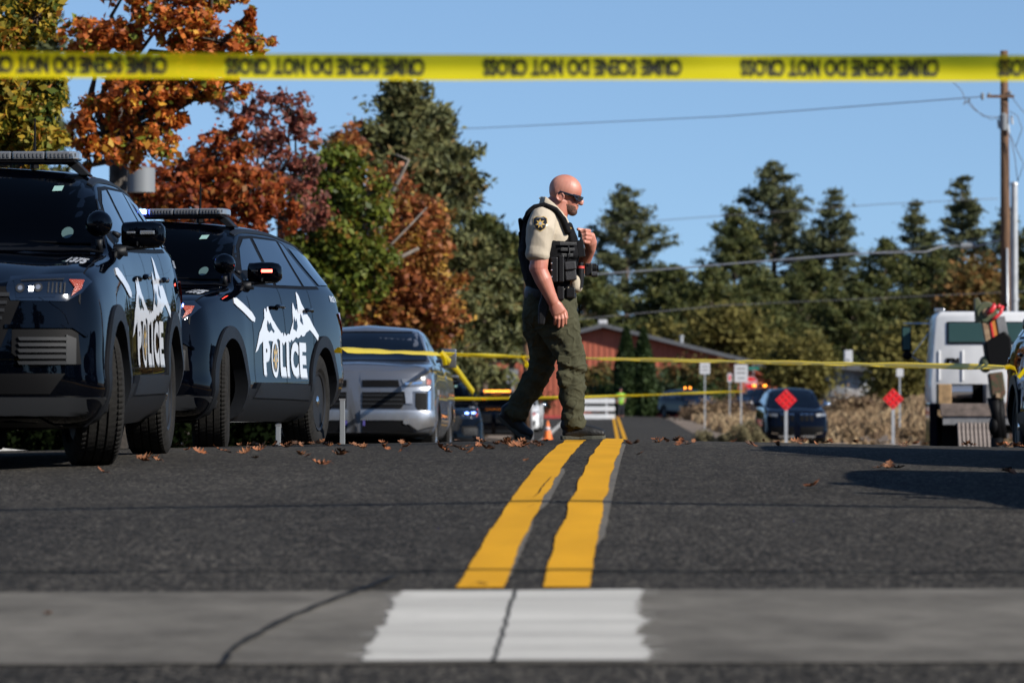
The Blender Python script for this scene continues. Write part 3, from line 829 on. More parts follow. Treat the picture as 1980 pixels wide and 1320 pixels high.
def make_patrol(label, group, steer=R(18), lights=False, decals=True, far=False):
    root = thing('police_suv', label, 'police car', (0, 0, 0), 0, group)
    B = Body(SUV)
    sub = []
    o = B.mesh(root, M_black, [(UA, .40), (UB, .40)], .445); body = o
    P = lambda *a, **k: B.patch(*a, **k)
    # glass
    P('windshield', [[(-.86, 1.235), (.86, 1.235), (.68, 1.665), (-.68, 1.665)]], 'front', 1, .004, M_wind, root, step=.07)
    ws = [[(-.90, 1.218), (.90, 1.218), (.90, 1.236), (-.90, 1.236)], [(.862, 1.236), (.895, 1.236), (.715, 1.68), (.682, 1.665)], [(-.862, 1.236), (-.895, 1.236), (-.715, 1.68), (-.682, 1.665)]]
    P('windshield_seal', ws, 'front', 1, .006, M_trim, root, step=.07)
    P('rear_window', [[(-.70, 1.27), (.70, 1.27), (.60, 1.56), (-.60, 1.56)]], 'rear', 1, .004, M_glassd, root, step=.08)
    ev_windows_side(B, root)
    for sd in (1, -1):
        # arch cladding, rocker
        for u, nm in ((UA, 'wheel_arch'), (UB, 'wheel_arch')):
            P(nm, ringpoly(u, .40, .415, .505, -26, 206, 30), 'side', sd, .016, M_plast, root, step=.2, thick=.10)
        P('rocker_cladding', [[(UA + .44, .235), (UB - .44, .235), (UB - .46, .46), (UA + .46, .46)]], 'side', sd, .018, M_plast, root, step=.1, thick=.05)
        P('rocker_step', [[(UA + .62, .40), (UB - .52, .40), (UB - .62, .505), (UA + .80, .505)]], 'side', sd, .030, M_plast, root, step=.1, thick=.04)
        # door seams
        for sx in ((1.66, .50, 1.225, -.06), (2.68, .50, 1.245, 0), (3.60, .62, 1.26, .04)):
            u0, z0, z1, du = sx
            P('door_seam', [[(u0, z0), (u0 + .009, z0), (u0 + .009 + du, z1), (u0 + du, z1)]], 'side', sd, .0025, M_trim, root, step=.08)
        P('door_seam', [[(1.66, .498), (3.52, .51), (3.52, .519), (1.66, .507)]], 'side', sd, .0025, M_trim, root, step=.08)
        # handles
        for u0 in (2.48, 3.42):
            mb = MB(); mb.tube([(0, -.12, 0), (0, -.07, .01), (0, .07, .014), (0, .12, .006)], [.016, .02, .02, .016], 10, flat=.8)
            h = mb.build('door_handle', M_black, root, smooth=True)
            loc, nn = B.hit((3 * sd, u0, 1.085), (-sd, 0, 0)); h.location = loc + Vector((sd * .028, 0, 0))
        # tail lamp wraps the corner
        P('tail_lamp', [[(4.60, 1.10), (4.95, 1.13), (5.02, 1.02), (5.0, .86), (4.80, .93)]], 'side', sd, .012, M_red, root, step=.06, thick=.01)
        # fender badge on the flank near the A pillar
        P('fender_badge', [[(1.16, 1.075), (1.18, 1.115), (1.26, 1.12), (1.64, 1.025), (1.72, .985), (1.69, .955), (1.60, .962), (1.22, 1.055)]], 'side', sd, .006, M_decal, root, step=.05, thick=.004)
    # headlights, grille, bumper
    for sd in (1, -1):
        q = lambda pts: [[(sd * a * .925, b + .045 - (b - .95) * .12) if b > .82 else (sd * a, b - .03) for a, b in pts]]
        hl = P('headlight', q([(.53, 1.005), (.93, 1.03), (.985, .98), (.94, .905), (.86, .855), (.55, .86), (.52, .93)]), 'front', 1, .007, M_lensd, root, step=.05)
        P('lamp_surround', q([(.56, .985), (.80, .995), (.80, .88), (.58, .875)]), 'front', 1, .010, M_lensd, hl, step=.05)
        P('amber_reflector', q([(.865, .985), (.945, .985), (.935, .93), (.885, .885), (.90, .94)]), 'front', 1, .012, M_amber, hl, step=.05)
        for k, (hx, hz, hr) in enumerate(((.60, .93, .026), (.70, .935, .026))):
            P('projector', q([(hx + hr * math.cos(t), hz + hr * math.sin(t)) for t in np.linspace(0, 2 * PI, 15)[:-1]]), 'front', 1, .013, M_grey, hl, step=.05)
            P('projector_lens', q([(hx + hr * .55 * math.cos(t), hz + hr * .55 * math.sin(t)) for t in np.linspace(0, 2 * PI, 13)[:-1]]), 'front', 1, .016, M_led, hl, step=.05)
        for k in range(5):
            P('lamp_louvre', q([(.755 + k * .022, .965), (.763 + k * .022, .966), (.763 + k * .022, .905), (.755 + k * .022, .903)]), 'front', 1, .013, M_grey, hl, step=.05)
        P('lamp_strip', q([(.60, .978), (.84, .99), (.84, .982), (.60, .97)]), 'front', 1, .013, M_grey, hl, step=.05)
        P('fog_recess', q([(.52, .80), (.86, .79), (.88, .60), (.62, .585), (.52, .66)]), 'front', 1, .004, M_trim, root, step=.06)
        P('fog_trim', q([(.48, .815), (.84, .815), (.90, .76), (.90, .745), (.83, .795), (.48, .795)]), 'front', 1, .014, M_black, root, step=.06, thick=.02)
        for k in range(5):
            P('vent_slat', q([(.55, .745 - k * .032), (.80, .745 - k * .032), (.80, .727 - k * .032), (.56, .727 - k * .032)]), 'front', 1, .018, M_grey, root, step=.08, thick=.012)
        P('intake_corner', q([(.80, .76), (.85, .74), (.85, .60), (.80, .60)]), 'front', 1, .012, M_grey, root, step=.08, thick=.01)
    P('grille', [[(-.50, .99), (.50, .99), (.56, .92), (.46, .66), (-.46, .66), (-.56, .92)]], 'front', 1, .005, M_trim, root, step=.08)
    for k in range(7):
        z = .955 - k * .042; w_ = .50 - .012 * k
        P('grille_bar', [[(-w_, z), (w_, z), (w_, z - .018), (-w_, z - .018)]], 'front', 1, .012, M_grey, root, step=.1, thick=.01)
    P('lower_bumper', [[(-.97, .395), (.97, .395), (.97, .30), (-.97, .30)]], 'front', 1, .020, M_grey, root, step=.08, thick=.05)
    P('lower_intake', [[(-.80, .52), (.80, .52), (.72, .41), (-.72, .41)]], 'front', 1, .006, M_trim, root, step=.1)
    P('skid_plate', [[(-.66, .285), (.66, .285), (.74, .235), (-.74, .235)]], 'front', 1, .012, M_grey, root, step=.1, thick=.03)
    # hood cut line and cowl
    P('cowl', [[(-.86, 1.34), (.86, 1.34), (.86, 1.41), (-.86, 1.41)]], 'top', 1, .004, M_trim, root, step=.08)
    for sd in (1, -1):
        P('hood_seam', [[(sd * .86, .22), (sd * .868, .22), (sd * .885, 1.30), (sd * .877, 1.30)]], 'top', 1, .003, M_trim, root, step=.08)
        P('roof_rail', [[(sd * .655, 2.2), (sd * .69, 2.2), (sd * .69, 4.5), (sd * .655, 4.5)]], 'top', 1, .012, M_plast, root, step=.12, thick=.012)
    # underbody and wheel liners
    mb = MB(); mb.box((0, 2.5, .30), (1.10, 4.4, .18)); mb.box((0, 2.44, .34), (1.72, 2.0, .16))
    for u in (UA, UB):
        for sd in (1, -1):
            prof = [(sd * .50, .46), (sd * .93, .46)]
            vs = []; fs = []; n = 24
            for a in (.50, .955):
                for k in range(n + 1):
                    t = R(-10 + 200 * k / n); vs.append((sd * a, u + .45 * math.cos(t), .40 + .45 * math.sin(t)))
            for k in range(n): fs.append((k, k + 1, n + 2 + k, n + 1 + k))
            vs2 = [(sd * .50, u, .40)] + vs[:n + 1]; mb.add(vs, fs); mb.add(vs2, [(0, k + 1, k + 2) for k in range(n)])
        mb.tube([(-.8, u, .38), (.8, u, .38)], .05, 8)
    mb.build('underbody', M_under, root)
    for (x, u, st) in ((.845, UA, steer), (-.845, UA, steer), (.845, UB, 0), (-.845, UB, 0)):
        make_wheel(root, x, u, .383, st, .383, .255, .232)
    # mirrors
    for sd in (1, -1):
        mb = MB()
        prof = [(-.125, .055), (-.115, .078), (-.03, .085), (.06, .084), (.105, .072), (.122, .05), (.127, .02)]
        vs = []; n = 20
        for i, (t, r) in enumerate(prof):
            for k in range(n):
                a = 2 * PI * k / n; cy = math.copysign(abs(math.cos(a)) ** .55, math.cos(a)) * (r * .75) ; cz = math.copysign(abs(math.sin(a)) ** .55, math.sin(a)) * r
                vs.append((sd * (1.045 + t), 1.76 + cy + .03 * (t + .12), 1.325 + cz * .92))
        fs = [(i * n + k, i * n + (k + 1) % n, (i + 1) * n + (k + 1) % n, (i + 1) * n + k) for i in range(len(prof) - 1) for k in range(n)]
        fs += [tuple(range(n)), tuple(range((len(prof) - 1) * n, len(prof) * n))]
        mb.add(vs, fs); mi = mb.build('side_mirror', M_black, root, smooth=True)
        mb = MB(); mb.tube([(sd * .84, 1.74, 1.245), (sd * .95, 1.74, 1.250), (sd * 1.14, 1.76, 1.262)], [.035, .026, .018], 10, flat=.8); mb.box((sd * .90, 1.75, 1.225), (.10, .12, .05)); mb.build('mirror_arm', M_plast, mi, smooth=True)
        mb = MB(); mb.box((sd * 1.075, 1.690, 1.335), (.085, .010, .022)); mb.build('mirror_lamp', G_red if lights else M_led, mi, bevel=.004)
        mb = MB(); mb.box((sd * .98, 1.690, 1.335), (.05, .008, .012)); mb.build('mirror_strip', M_led if not lights else M_grey, mi, bevel=.003)
    # spotlight by the driver's A pillar
    for sd in (1, -1):
        mb = MB(); cx_, cy_, cz_ = sd * .835, 1.36, 1.375
        prof = [(-.085, .0), (-.08, .035), (-.062, .062), (-.025, .076), (.025, .074), (.055, .070), (.062, .066)]
        mb.lathe([(a, r) for a, r in prof], 28, 'y', (cx_, cy_, cz_))
        sp = mb.build('spotlight', M_plast if False else M_black, root, smooth=True, auto=50)
        mb = MB(); mb.lathe([(.060, .0), (.063, .065)], 24, 'y', (cx_, cy_, cz_)); mb.build('spotlight_lens', M_led, sp, smooth=True)
        mb = MB(); mb.tube([(cx_, cy_, cz_ - .09), (cx_ - .0, cy_ + .01, 1.24), (cx_ - sd * .05, 1.52, 1.19)], [.022, .018, .02], 10); mb.tube([(cx_ + sd * .08, cy_, cz_ - .05), (cx_ + sd * .115, cy_ + .02, cz_ - .07)], [.012, .018], 8); mb.build('spotlight_bracket', M_chrome if False else M_plast, sp, smooth=True)
    # light bar
    lb = bpy.data.objects.new('light_bar', None); COL.objects.link(lb); lb.parent = root; lb.location = (0, 2.42, 1.812)
    mb = MB(); mb.box((0, 0, -.034), (1.16, .27, .016)); mb.box((0, 0, .003), (1.10, .16, .05)); mb.build('light_bar_base', M_trim, lb, bevel=.006)
    xs_ = [-.60, -.40, -.20, 0, .20, .40, .60]
    for k in range(6):
        a, b_ = xs_[k] + .004, xs_[k + 1] - .004
        e = (k in (0, 5))
        mb = MB()
        if e:
            sg = -1 if k == 0 else 1; x_in = b_ if k == 0 else a; x_o = a if k == 0 else b_
            mb.prism([(x_in, -.145), (x_o - sg * .05, -.145), (x_o - sg * .012, -.12), (x_o, -.06), (x_o, .06), (x_o - sg * .012, .12), (x_o - sg * .05, .145), (x_in, .145)], -.022, .026, 'z')
        else: mb.box(((a + b_) / 2, 0, .0015), (b_ - a, .29, .048))
        mb.build('lens', M_lensc, lb, bevel=.008, smooth=False)
        mb = MB()
        for j in range(8): mb.box((a + .014 + j * (b_ - a - .028) / 7, -.147, .002), (.011, .006, .022))
        if lights and k == 2:
            mb2 = MB()
            for j in range(6): mb2.box((a + .02 + j * .03, -.158, .002), (.024, .026, .036))
            mb2.build('strobe', G_blue, lb, bevel=.003)
        else: mb.build('led_row', M_led, lb)
    for sd in (-1, 1):
        mb = MB(); mb.prism([(sd * .50, -.035), (sd * .585, -.035), (sd * .665, -.115), (sd * .60, -.115)], -.06, .06, 'y'); mb.build('bar_foot', M_plast, lb, bevel=.006)
    # antenna, hood details
    mb = MB(); mb.tube([(.26, 2.85, 1.76), (.26, 2.85, 1.80), (.26, 2.86, 1.84), (.26, 2.87, 2.07)], [.028, .026, .010, .005], 8); mb.build('antenna', M_trim, root)
    # windshield sticker, round sticker, wipers seen as pale arcs
    P('windshield_sticker', [[(.49, 1.615), (.545, 1.618), (.54, 1.585), (.485, 1.582)]], 'front', 1, .006, M_stick, root, step=.1)
    P('inspection_disc', [[(.63 + .034 * math.cos(t), 1.325 + .034 * math.sin(t)) for t in np.linspace(0, 2 * PI, 20)[:-1]]], 'front', 1, .006, mat('pale_disc', (.06, .10, .095), .3) if 'pale_disc' not in bpy.data.materials else bpy.data.materials['pale_disc'], root, step=.1)
    mb = MB(); mb.tube([(-.75, 1.36, 1.25), (-.30, 1.43, 1.275), (.05, 1.46, 1.262)], .008, 6); mb.tube([(.0, 1.36, 1.25), (.40, 1.44, 1.275), (.78, 1.42, 1.262)], .008, 6); mb.build('wiper', M_trim, root)
    mb = MB(); mb.box((.1, -.0 + .03, .52), (.001, .001, .001))
    if decals:
        for sd in (1, -1):
            u0, wd = 1.72, 2.05
            fx = lambda a: (u0 + a * wd) if sd > 0 else (u0 + (1 - a) * wd)
            P('mountain_decal', [[(fx(a), .925 + b * .66 + .02 * a) for a, b in MOUNT]], 'side', sd, .0035, M_decal, root, step=.08)
            for hh in MHOLE: P('mountain_shade', [[(fx(a), .925 + b * .66 + .02 * a) for a, b in hh]], 'side', sd, .0050, M_black, root, step=.08)
            vs, fs = font_mesh('P', 1.0, bold=.035)
            # letters: each its own mesh so that the word can carry the badge in place of its O
            U = [1.93, 2.20, 2.48, 2.69, 2.83, 3.12]; W_ = [.22, .235, .175, .075, .25, .22]
            word = bpy.data.objects.new('police_lettering', None); COL.objects.link(word); word.parent = root
            for ch, uu, ww in zip('POLICE', U, W_):
                u2 = uu if sd > 0 else (2 * 2.635 - uu - ww)
                if ch == 'O':
                    cu_, cz_ = u2 + ww / 2, .70
                    el = lambda r, n=32: [(cu_ + r * ww / 2 * math.cos(t), cz_ + r * .15 * math.sin(t)) for t in np.linspace(0, 2 * PI, n + 1)[:-1]]
                    P('letter', [el(1.0)], 'side', sd, .0040, M_greyd if False else M_decal, word, step=.08)
                    st = [(cu_ + (.80 if k % 2 == 0 else .34) * ww / 2 * math.sin(k * PI / 7), cz_ + (.80 if k % 2 == 0 else .34) * .15 * math.cos(k * PI / 7)) for k in range(14)]
                    P('badge_field', [el(.72)], 'side', sd, .0055, M_blkd, word, step=.08)
                    P('badge_star', [st], 'side', sd, .0070, M_gold, word, step=.08)
                    P('badge_centre', [el(.22, 14)], 'side', sd, .0085, M_greyd, word, step=.08)
                else:
                    letters_patch(B, ch, u2 + ww / 2, .70, .27, ww, 'letter', M_decal, word, off=.0045, bold=.06, side=sd, slant=-.02 * sd)
                    letters_patch(B, ch, u2 + ww / 2 + .018 * sd, .688, .27, ww, 'letter_shadow', M_greyd, word, off=.0030, bold=.03, side=sd, slant=-.02 * sd)
            letters_patch(B, 'SINCE 1905', 4.55, 1.215, .05, .34, 'small_lettering', M_decal, root, off=.0045, bold=.03, side=sd)
            # unit number on the hood corner
        vs, fs = font_mesh('1375', 1.0, bold=.05)
        xs = [v.x for v in vs]; ys = [v.y for v in vs]; x0, x1, y0, y1 = min(xs), max(xs), min(ys), max(ys)
        raw = [(.735 + .105 * (v.x - x0) / (x1 - x0), .60 + .30 * (v.y - y0) / (y1 - y0), 0) for v in vs]
        P('unit_number', None, 'top', 1, .004, M_decal, root, step=.1, raw=(raw, fs))
    if lights:
        for a, zz in ((.60, 1.03), (.735, 1.035)):
            P('strobe', [[(a, zz), (a + .075, zz), (a + .075, zz - .022), (a, zz - .022)]], 'front', 1, .016, G_bluew, root, step=.1)
    else:
        P('painted_glint', [[(.60, .985), (.625, .985), (.625, .962), (.60, .962)]], 'front', 1, .016, G_glint, root, step=.1)  # glint on the dark headlight, painted as a small glowing patch
    # shift so that the origin lies under the front axle
    for ch in root.children:
        ch.location.y -= UA
    return root

def place(o, x, y, z, rz=0):
    o.location = (x, y, z); o.rotation_euler = (0, 0, rz); return o

def seat(o, x, y, rz, wb=3.025, hw=.85, dz=0):
    """stand a vehicle on the ground: pitch from both axles"""
    fx, fy = -math.sin(rz), math.cos(rz)
    zf = gz(x, y); zr = gz(x + fx * wb, y + fy * wb)
    o.location = (x, y, zf + dz); o.rotation_euler = (math.atan2(zr - zf, wb), 0, rz); return o

suv1 = make_patrol('nearest black police suv, cut by the left edge of the picture, its light bar dark', 'black police suvs parked along the left kerb', steer=R(17))
seat(suv1, -3.21, 23.3, R(-1.2), dz=.015)
suv2 = make_patrol('second black police suv with blue and red lights lit, angled behind the first', 'black police suvs parked along the left kerb', steer=R(13), lights=True)
seat(suv2, -3.02, 30.2, R(-10.2), dz=-.01)
M_bump = mat('bright_bumper', (.48, .48, .49), .30, metal=.9, var=.1)
M_silver = mat('silver_paint', (.13, .135, .15), .28, metal=.55, coat=1.0, coatr=.03)
M_navy = mat('navy_paint', (.002, .0035, .009), .3, coat=1.0, coatr=.03, spec=0)
M_navy.node_tree.nodes['Principled BSDF'].inputs['Coat IOR'].default_value = 1.22
M_whitep = mat('white_paint', (.62, .62, .62), .35, coat=.5, var=.05, vscale=3)
M_bowtie = mat('gold_emblem', (.62, .36, .05), .35, metal=.3)
M_plate = mat('licence_plate', (.50, .52, .60), .4, c2=(.30, .28, .42), vscale=14)
M_plateg = mat('plate_green', (.10, .33, .22), .5)
M_platep = mat('plate_characters', (.06, .05, .20), .5)
M_dust = mat('dusty_steel', (.13, .10, .085), .8, var=.35, vscale=6)
M_tan = mat('tan_board', (.27, .17, .08), .8, var=.3, vscale=8)
M_gbox = mat('grey_box', (.16, .16, .165), .6, var=.2)
M_ramp = mat('dusty_ramp', (.20, .165, .145), .8, var=.3, vscale=10, stretch=(1, 1, .3))
M_glassw = mat('truck_glass', (.035, .075, .075), .08, spec=.7, coat=.6)

TRUCK = dict(L=5.9, W=2.06, nose_r=.34, tail_r=.2,
  nose_z=[.3, .45, .70, .95, 1.15, 1.3, 1.45], nose_y=[.10, .0, .0, .03, .05, .10, .18], tail_z=[.3, 2], tail_y=[0, 0],
  keys=[(0.0, dict(w=.97, zb=.46, belt=1.18, top=1.24, tum=.9, tw=.02)),
        (0.25, dict(w=.985, zb=.42, belt=1.25, top=1.325, tum=.9, tw=.035)),
        (0.9, dict(w=1.0, zb=.36, belt=1.30, top=1.375, tum=.9, tw=.04)),
        (1.35, dict(w=1.0, zb=.36, belt=1.32, top=1.395, tum=.85, tw=.035)),
        (1.55, dict(w=.985, zb=.36, belt=1.33, top=1.48, tum=.84, tw=.03)),
        (1.95, dict(w=.98, zb=.36, belt=1.33, top=1.74, tum=.76, tw=.03)),
        (2.3, dict(w=.98, zb=.36, belt=1.33, top=1.87, tum=.73, tw=.03)),
        (2.8, dict(w=.98, zb=.36, belt=1.33, top=1.905, tum=.72, tw=.025)),
        (3.7, dict(w=.98, zb=.36, belt=1.34, top=1.885, tum=.72, tw=.02)),
        (3.95, dict(w=.98, zb=.40, belt=1.36, top=1.80, tum=.72, tw=.02)),
        (4.02, dict(w=.98, zb=.44, belt=1.38, top=1.40, tum=.9, tw=.0)),
        (5.9, dict(w=.98, zb=.48, belt=1.38, top=1.40, tum=.9, tw=.0))])

def basic_liners(root, ua, ub, Rw, track, zc):
    mb = MB(); mb.box((0, (ua + ub) / 2, zc), (1.1, ub - ua + 1.4, .22))
    for u in (ua, ub):
        for sd in (1, -1):
            n = 18; vs = []; fs = []
            for a in (.50, .97):
                for k in range(n + 1):
                    t = R(-10 + 200 * k / n); vs.append((sd * a, u + (Rw + .07) * math.cos(t), zc + (Rw + .07) * math.sin(t)))
            for k in range(n): fs.append((k, k + 1, n + 2 + k, n + 1 + k))
            mb.add(vs, fs); mb.add([(sd * .50, u, zc)] + vs[:n + 1], [(0, k + 1, k + 2) for k in range(n)])
    mb.build('underbody', M_under, root)

def make_pickup(label):
    root = thing('pickup_truck', label, 'pickup truck')
    B = Body(TRUCK); ua, ub, Rw = .98, 4.72, .41
    B.mesh(root, M_silver, [(ua, .43), (ub, .43)], .475)
    P = B.patch
    P('windshield', [[(-.86, 1.43), (.86, 1.43), (.70, 1.80), (-.70, 1.80)]], 'front', 1, .004, M_glassd, root, step=.08)
    P('windshield_seal', [[(-.88, 1.405), (.88, 1.405), (.88, 1.43), (-.88, 1.43)]], 'front', 1, .006, M_trim, root, step=.1)
    P('roof_header', [[(-.70, 1.80), (.70, 1.80), (.68, 1.825), (-.68, 1.825)]], 'front', 1, .005, M_trim, root, step=.1)
    for sd in (1, -1):
        for w_ in ([(1.85, 1.38), (2.75, 1.39), (2.72, 1.80), (2.40, 1.78)], [(2.84, 1.39), (3.72, 1.40), (3.62, 1.78), (2.82, 1.80)]):
            P('window', [w_], 'side', sd, .004, M_glassd, root, step=.08)
        q = lambda pts: [[(sd * a, b) for a, b in pts]]
        P('headlight', q([(.60, 1.145), (.90, 1.16), (.97, 1.13), (.95, 1.06), (.64, 1.05)]), 'front', 1, .012, M_lensc, root, step=.06, thick=.01)
        P('headlight_bar', q([(.64, 1.10), (.86, 1.115), (.86, 1.085), (.66, 1.07)]), 'front', 1, .018, M_chrome, root, step=.06)
        P('side_marker', q([(.91, 1.15), (.965, 1.13), (.955, 1.07), (.91, 1.075)]), 'front', 1, .020, M_amber, root, step=.06)
        P('lamp_bezel', q([(.60, 1.04), (.96, 1.05), (.93, 1.00), (.74, .985), (.74, .83), (.66, .83), (.64, .98), (.60, .99)]), 'front', 1, .02, M_bump, root, step=.06, thick=.01)
        P('air_curtain', q([(.78, .97), (.92, .97), (.92, .72), (.83, .72), (.78, .80)]), 'front', 1, .008, M_trim, root, step=.06)
        P('curtain_trim', q([(.93, 1.0), (.965, 1.0), (.965, .66), (.84, .66), (.84, .70), (.93, .70)]), 'front', 1, .016, M_chrome, root, step=.06, thick=.01)
        for u in (ua, ub):
            P('wheel_arch', ringpoly(u, .43, .455, .50, -14, 194, 20), 'side', sd, .014, M_silver, root, step=.25, thick=.08)
        P('fog_lamp', [[(sd * (.66 + .035 * math.cos(t)), .60 + .035 * math.sin(t)) for t in np.linspace(0, 2 * PI, 13)[:-1]]], 'front', 1, .03, M_lensc, root, step=.2)
        mb = MB(); mb.box((sd * 1.12, 1.86, 1.46), (.20, .10, .25)); mb.tube([(sd * .95, 1.88, 1.42), (sd * 1.12, 1.87, 1.44)], .025, 8); mb.build('side_mirror', M_silver, root, bevel=.03, smooth=True)
        mb = MB(); mb.box((sd * 1.12, 1.915, 1.46), (.16, .012, .20)); mb.build('mirror_glass', M_chrome, root.children[-1])
    P('upper_slot', [[(-.56, 1.135), (.56, 1.135), (.58, 1.045), (-.58, 1.045)]], 'front', 1, .010, M_trim, root, step=.1)
    P('emblem', [[(-.14, 1.115), (-.055, 1.115), (-.055, 1.135), (.055, 1.135), (.055, 1.115), (.14, 1.115), (.12, 1.065), (.055, 1.065), (.055, 1.045), (-.055, 1.045), (-.055, 1.065), (-.12, 1.065)]], 'front', 1, .022, M_bowtie, root, step=.2, thick=.01)
    P('grille', [[(-.66, .98), (.66, .98), (.68, .88), (.60, .77), (-.60, .77), (-.68, .88)]], 'front', 1, .010, M_trim, root, step=.1)
    for k in range(3): P('grille_bar', [[(-.62, .945 - k * .055), (.62, .945 - k * .055), (.62, .93 - k * .055), (-.62, .93 - k * .055)]], 'front', 1, .018, M_grey, root, step=.1)
    P('bumper', [[(-1.0, .745), (1.0, .745), (1.0, .56), (.80, .50), (.62, .62), (-.62, .62), (-.80, .50), (-1.0, .56)]], 'front', 1, .028, M_bump, root, step=.08, thick=.05)
    P('bumper_valance', [[(-.66, .61), (.66, .61), (.76, .47), (-.76, .47)]], 'front', 1, .012, M_trim, root, step=.1)
    pl = P('number_plate', [[(-.155, .655), (.155, .655), (.155, .50), (-.155, .50)]], 'front', 1, .055, M_plate, root, step=.2, thick=.01)
    P('plate_tree', [[(.02, .645), (.055, .53), (-.015, .53)]], 'front', 1, .060, M_plateg, pl, step=.2)
    for dx in (-.10, -.05, .09, .13):
        P('plate_character', [[(dx - .015, .615), (dx + .015, .615), (dx + .015, .55), (dx - .015, .55)]], 'front', 1, .060, M_platep, pl, step=.2)
    P('hood_line', [[(-.9, .27), (.9, .27), (.9, .285), (-.9, .285)]], 'top', 1, .004, M_trim, root, step=.1)
    basic_liners(root, ua, ub, Rw, .87, .42)
    mb = MB(); mb.box((0, 4.95, 1.345), (1.70, 1.80, .12)); mb.build('bed_cover', M_plast, root)
    for (x, u) in ((.87, ua), (-.87, ua), (.87, ub), (-.87, ub)):
        make_wheel(root, x, u, Rw, 0, Rw, .275, .25, rim_m=M_led, hub=False)
    for ch in root.children: ch.location.y -= ua
    return root

pick = make_pickup('silver pickup truck with chrome front and gold emblem, behind the second police suv')
seat(pick, -1.99, 54.0, R(-2.0), wb=3.74, dz=.03)

# patrol cars further away: copies of the second one (lit) and of the first one
suv3 = copy_tree(suv2); suv3['label'] = 'dark police suv with a bright blue roof light, partly behind the silver pickup'
seat(suv3, -1.62, 86, R(4))
suv4 = copy_tree(suv1); suv4['label'] = 'far dark police suv with an orange and red light bar, behind the walking officer'
seat(suv4, -.62, 152, R(-3))
for ch in suv4.children:
    if ch.name.startswith('light_bar'):
        mb = MB()
        mb.box((0, -.16, .0), (.98, .03, .055)); mb.build('strobe', G_amber, ch)
# police suv at the right edge of the picture, plus the two whose shadows reach in from the right
suv5 = copy_tree(suv1); suv5['label'] = 'black police suv at the right edge with yellow tape wrapped round its fender'
seat(suv5, 6.12, 39.2, R(0))
suv6 = copy_tree(suv1); suv6['label'] = 'parked police suv just outside the right edge that casts the farther shadow on the road'
seat(suv6, 4.45, 22.6, R(-1.5))
suv7 = copy_tree(suv1); suv7['label'] = 'parked police suv just outside the right edge that casts the nearer shadow on the road'
seat(suv7, 4.50, 16.7, R(-1.5))
for o in (suv5, suv6, suv7): o['group'] = 'black police suvs parked along the right side'

# far dark SUV / pickup: same shell, own fronts
def make_dark_suv(label, paint, wslots=7, lights=None, group=None):
    root = thing('parked_suv', label, 'suv', group=group)
    B = Body(SUV); P = B.patch
    B.mesh(root, paint, [(UA, .40), (UB, .40)], .445)
    P('windshield', [[(-.86, 1.235), (.86, 1.235), (.68, 1.665), (-.68, 1.665)]], 'front', 1, .004, M_glassd, root, step=.1)
    ev_windows_side(B, root)
    for k in range(wslots):
        x = (k - (wslots - 1) / 2) * .155
        P('grille_slot', [[(x - .055, .96), (x + .055, .96), (x + .05, .78), (x - .05, .78)]], 'front', 1, .006, M_trim, root, step=.2)
        P('slot_ring', [[(x - .06, .985), (x + .06, .985), (x + .058, .965), (x - .058, .965)]], 'front', 1, .012, M_chrome, root, step=.2)
    for sd in (1, -1):
        q = lambda pts: [[(sd * a, b) for a, b in pts]]
        P('headlight', q([(.60, .99), (.93, 1.01), (.95, .93), (.62, .91)]), 'front', 1, .010, M_lensc, root, step=.1)
        P('bumper_trim', q([(.60, .42), (.80, .45), (.80, .42), (.60, .39)]), 'front', 1, .012, M_chrome, root, step=.1)
        for u in (UA, UB): P('wheel_arch', ringpoly(u, .40, .415, .485, -26, 206, 20), 'side', sd, .014, M_plast, root, step=.25, thick=.08)
        mb = MB(); mb.ball((sd * 1.10, 1.78, 1.27), (.13, .09, .085)); mb.tube([(sd * .92, 1.76, 1.22), (sd * 1.06, 1.77, 1.24)], .03, 8); mb.build('side_mirror', M_chrome if sd > 0 else paint, root, smooth=True)
    P('lower_intake', [[(-.85, .62), (.85, .62), (.80, .36), (-.80, .36)]], 'front', 1, .008, M_trim, root, step=.1)
    P('skid_plate', [[(-.60, .36), (.60, .36), (.55, .30), (-.55, .30)]], 'front', 1, .014, M_led, root, step=.1)
    basic_liners(root, UA, UB, .383, .85, .39)
    for (x, u) in ((.845, UA), (-.845, UA), (.845, UB), (-.845, UB)): make_wheel(root, x, u, .383, 0, .383, .255, .232, hub=False)
    for ch in root.children: ch.location.y -= UA
    return root
far1 = make_dark_suv('dark blue suv with chrome grille slots parked behind the left red diamond sign', M_navy)
seat(far1, 9.02, 132, R(1), dz=-.02); far1.scale = (1, 1, 1.08)
p_ = gz(9.02, 132)

def amber_bar(root, w, z, y=1.6, m=None):
    lb = bpy.data.objects.new('light_bar', None); COL.objects.link(lb); lb.parent = root; lb.location = (0, y, z)
    mb = MB(); mb.box((0, 0, -.05), (w, .2, .05)); mb.build('light_bar_base', M_trim, lb)
    for sd in (-1, 1):
        mb = MB(); mb.ball((sd * w * .36, 0, .02), (w * .12, .08, .07), 12, 8); mb.build('beacon', m or G_amber, lb, smooth=True)
far2 = copy_tree(far1); far2['label'] = 'dark vehicle with one amber beacon beyond the dry brush, left of the two white signs'
far2.location = at(1352, 800, 262) + Vector((0, 0, -.35)); far2.rotation_euler = (0, 0, R(25))
far3 = copy_tree(far1); far3['label'] = 'dark vehicle with twin amber beacons beyond the dry brush, in front of the stop sign'
far3.location = at(1440, 800, 255) + Vector((0, 0, -.30)); far3.rotation_euler = (0, 0, R(-38))
amber_bar(far2, .5, 1.82); amber_bar(far3, 1.1, 1.86)
for o in (far2, far3): o['group'] = 'dark vehicles at the far corner'
for o in (far1, far2, far3): o.name = 'parked_suv'

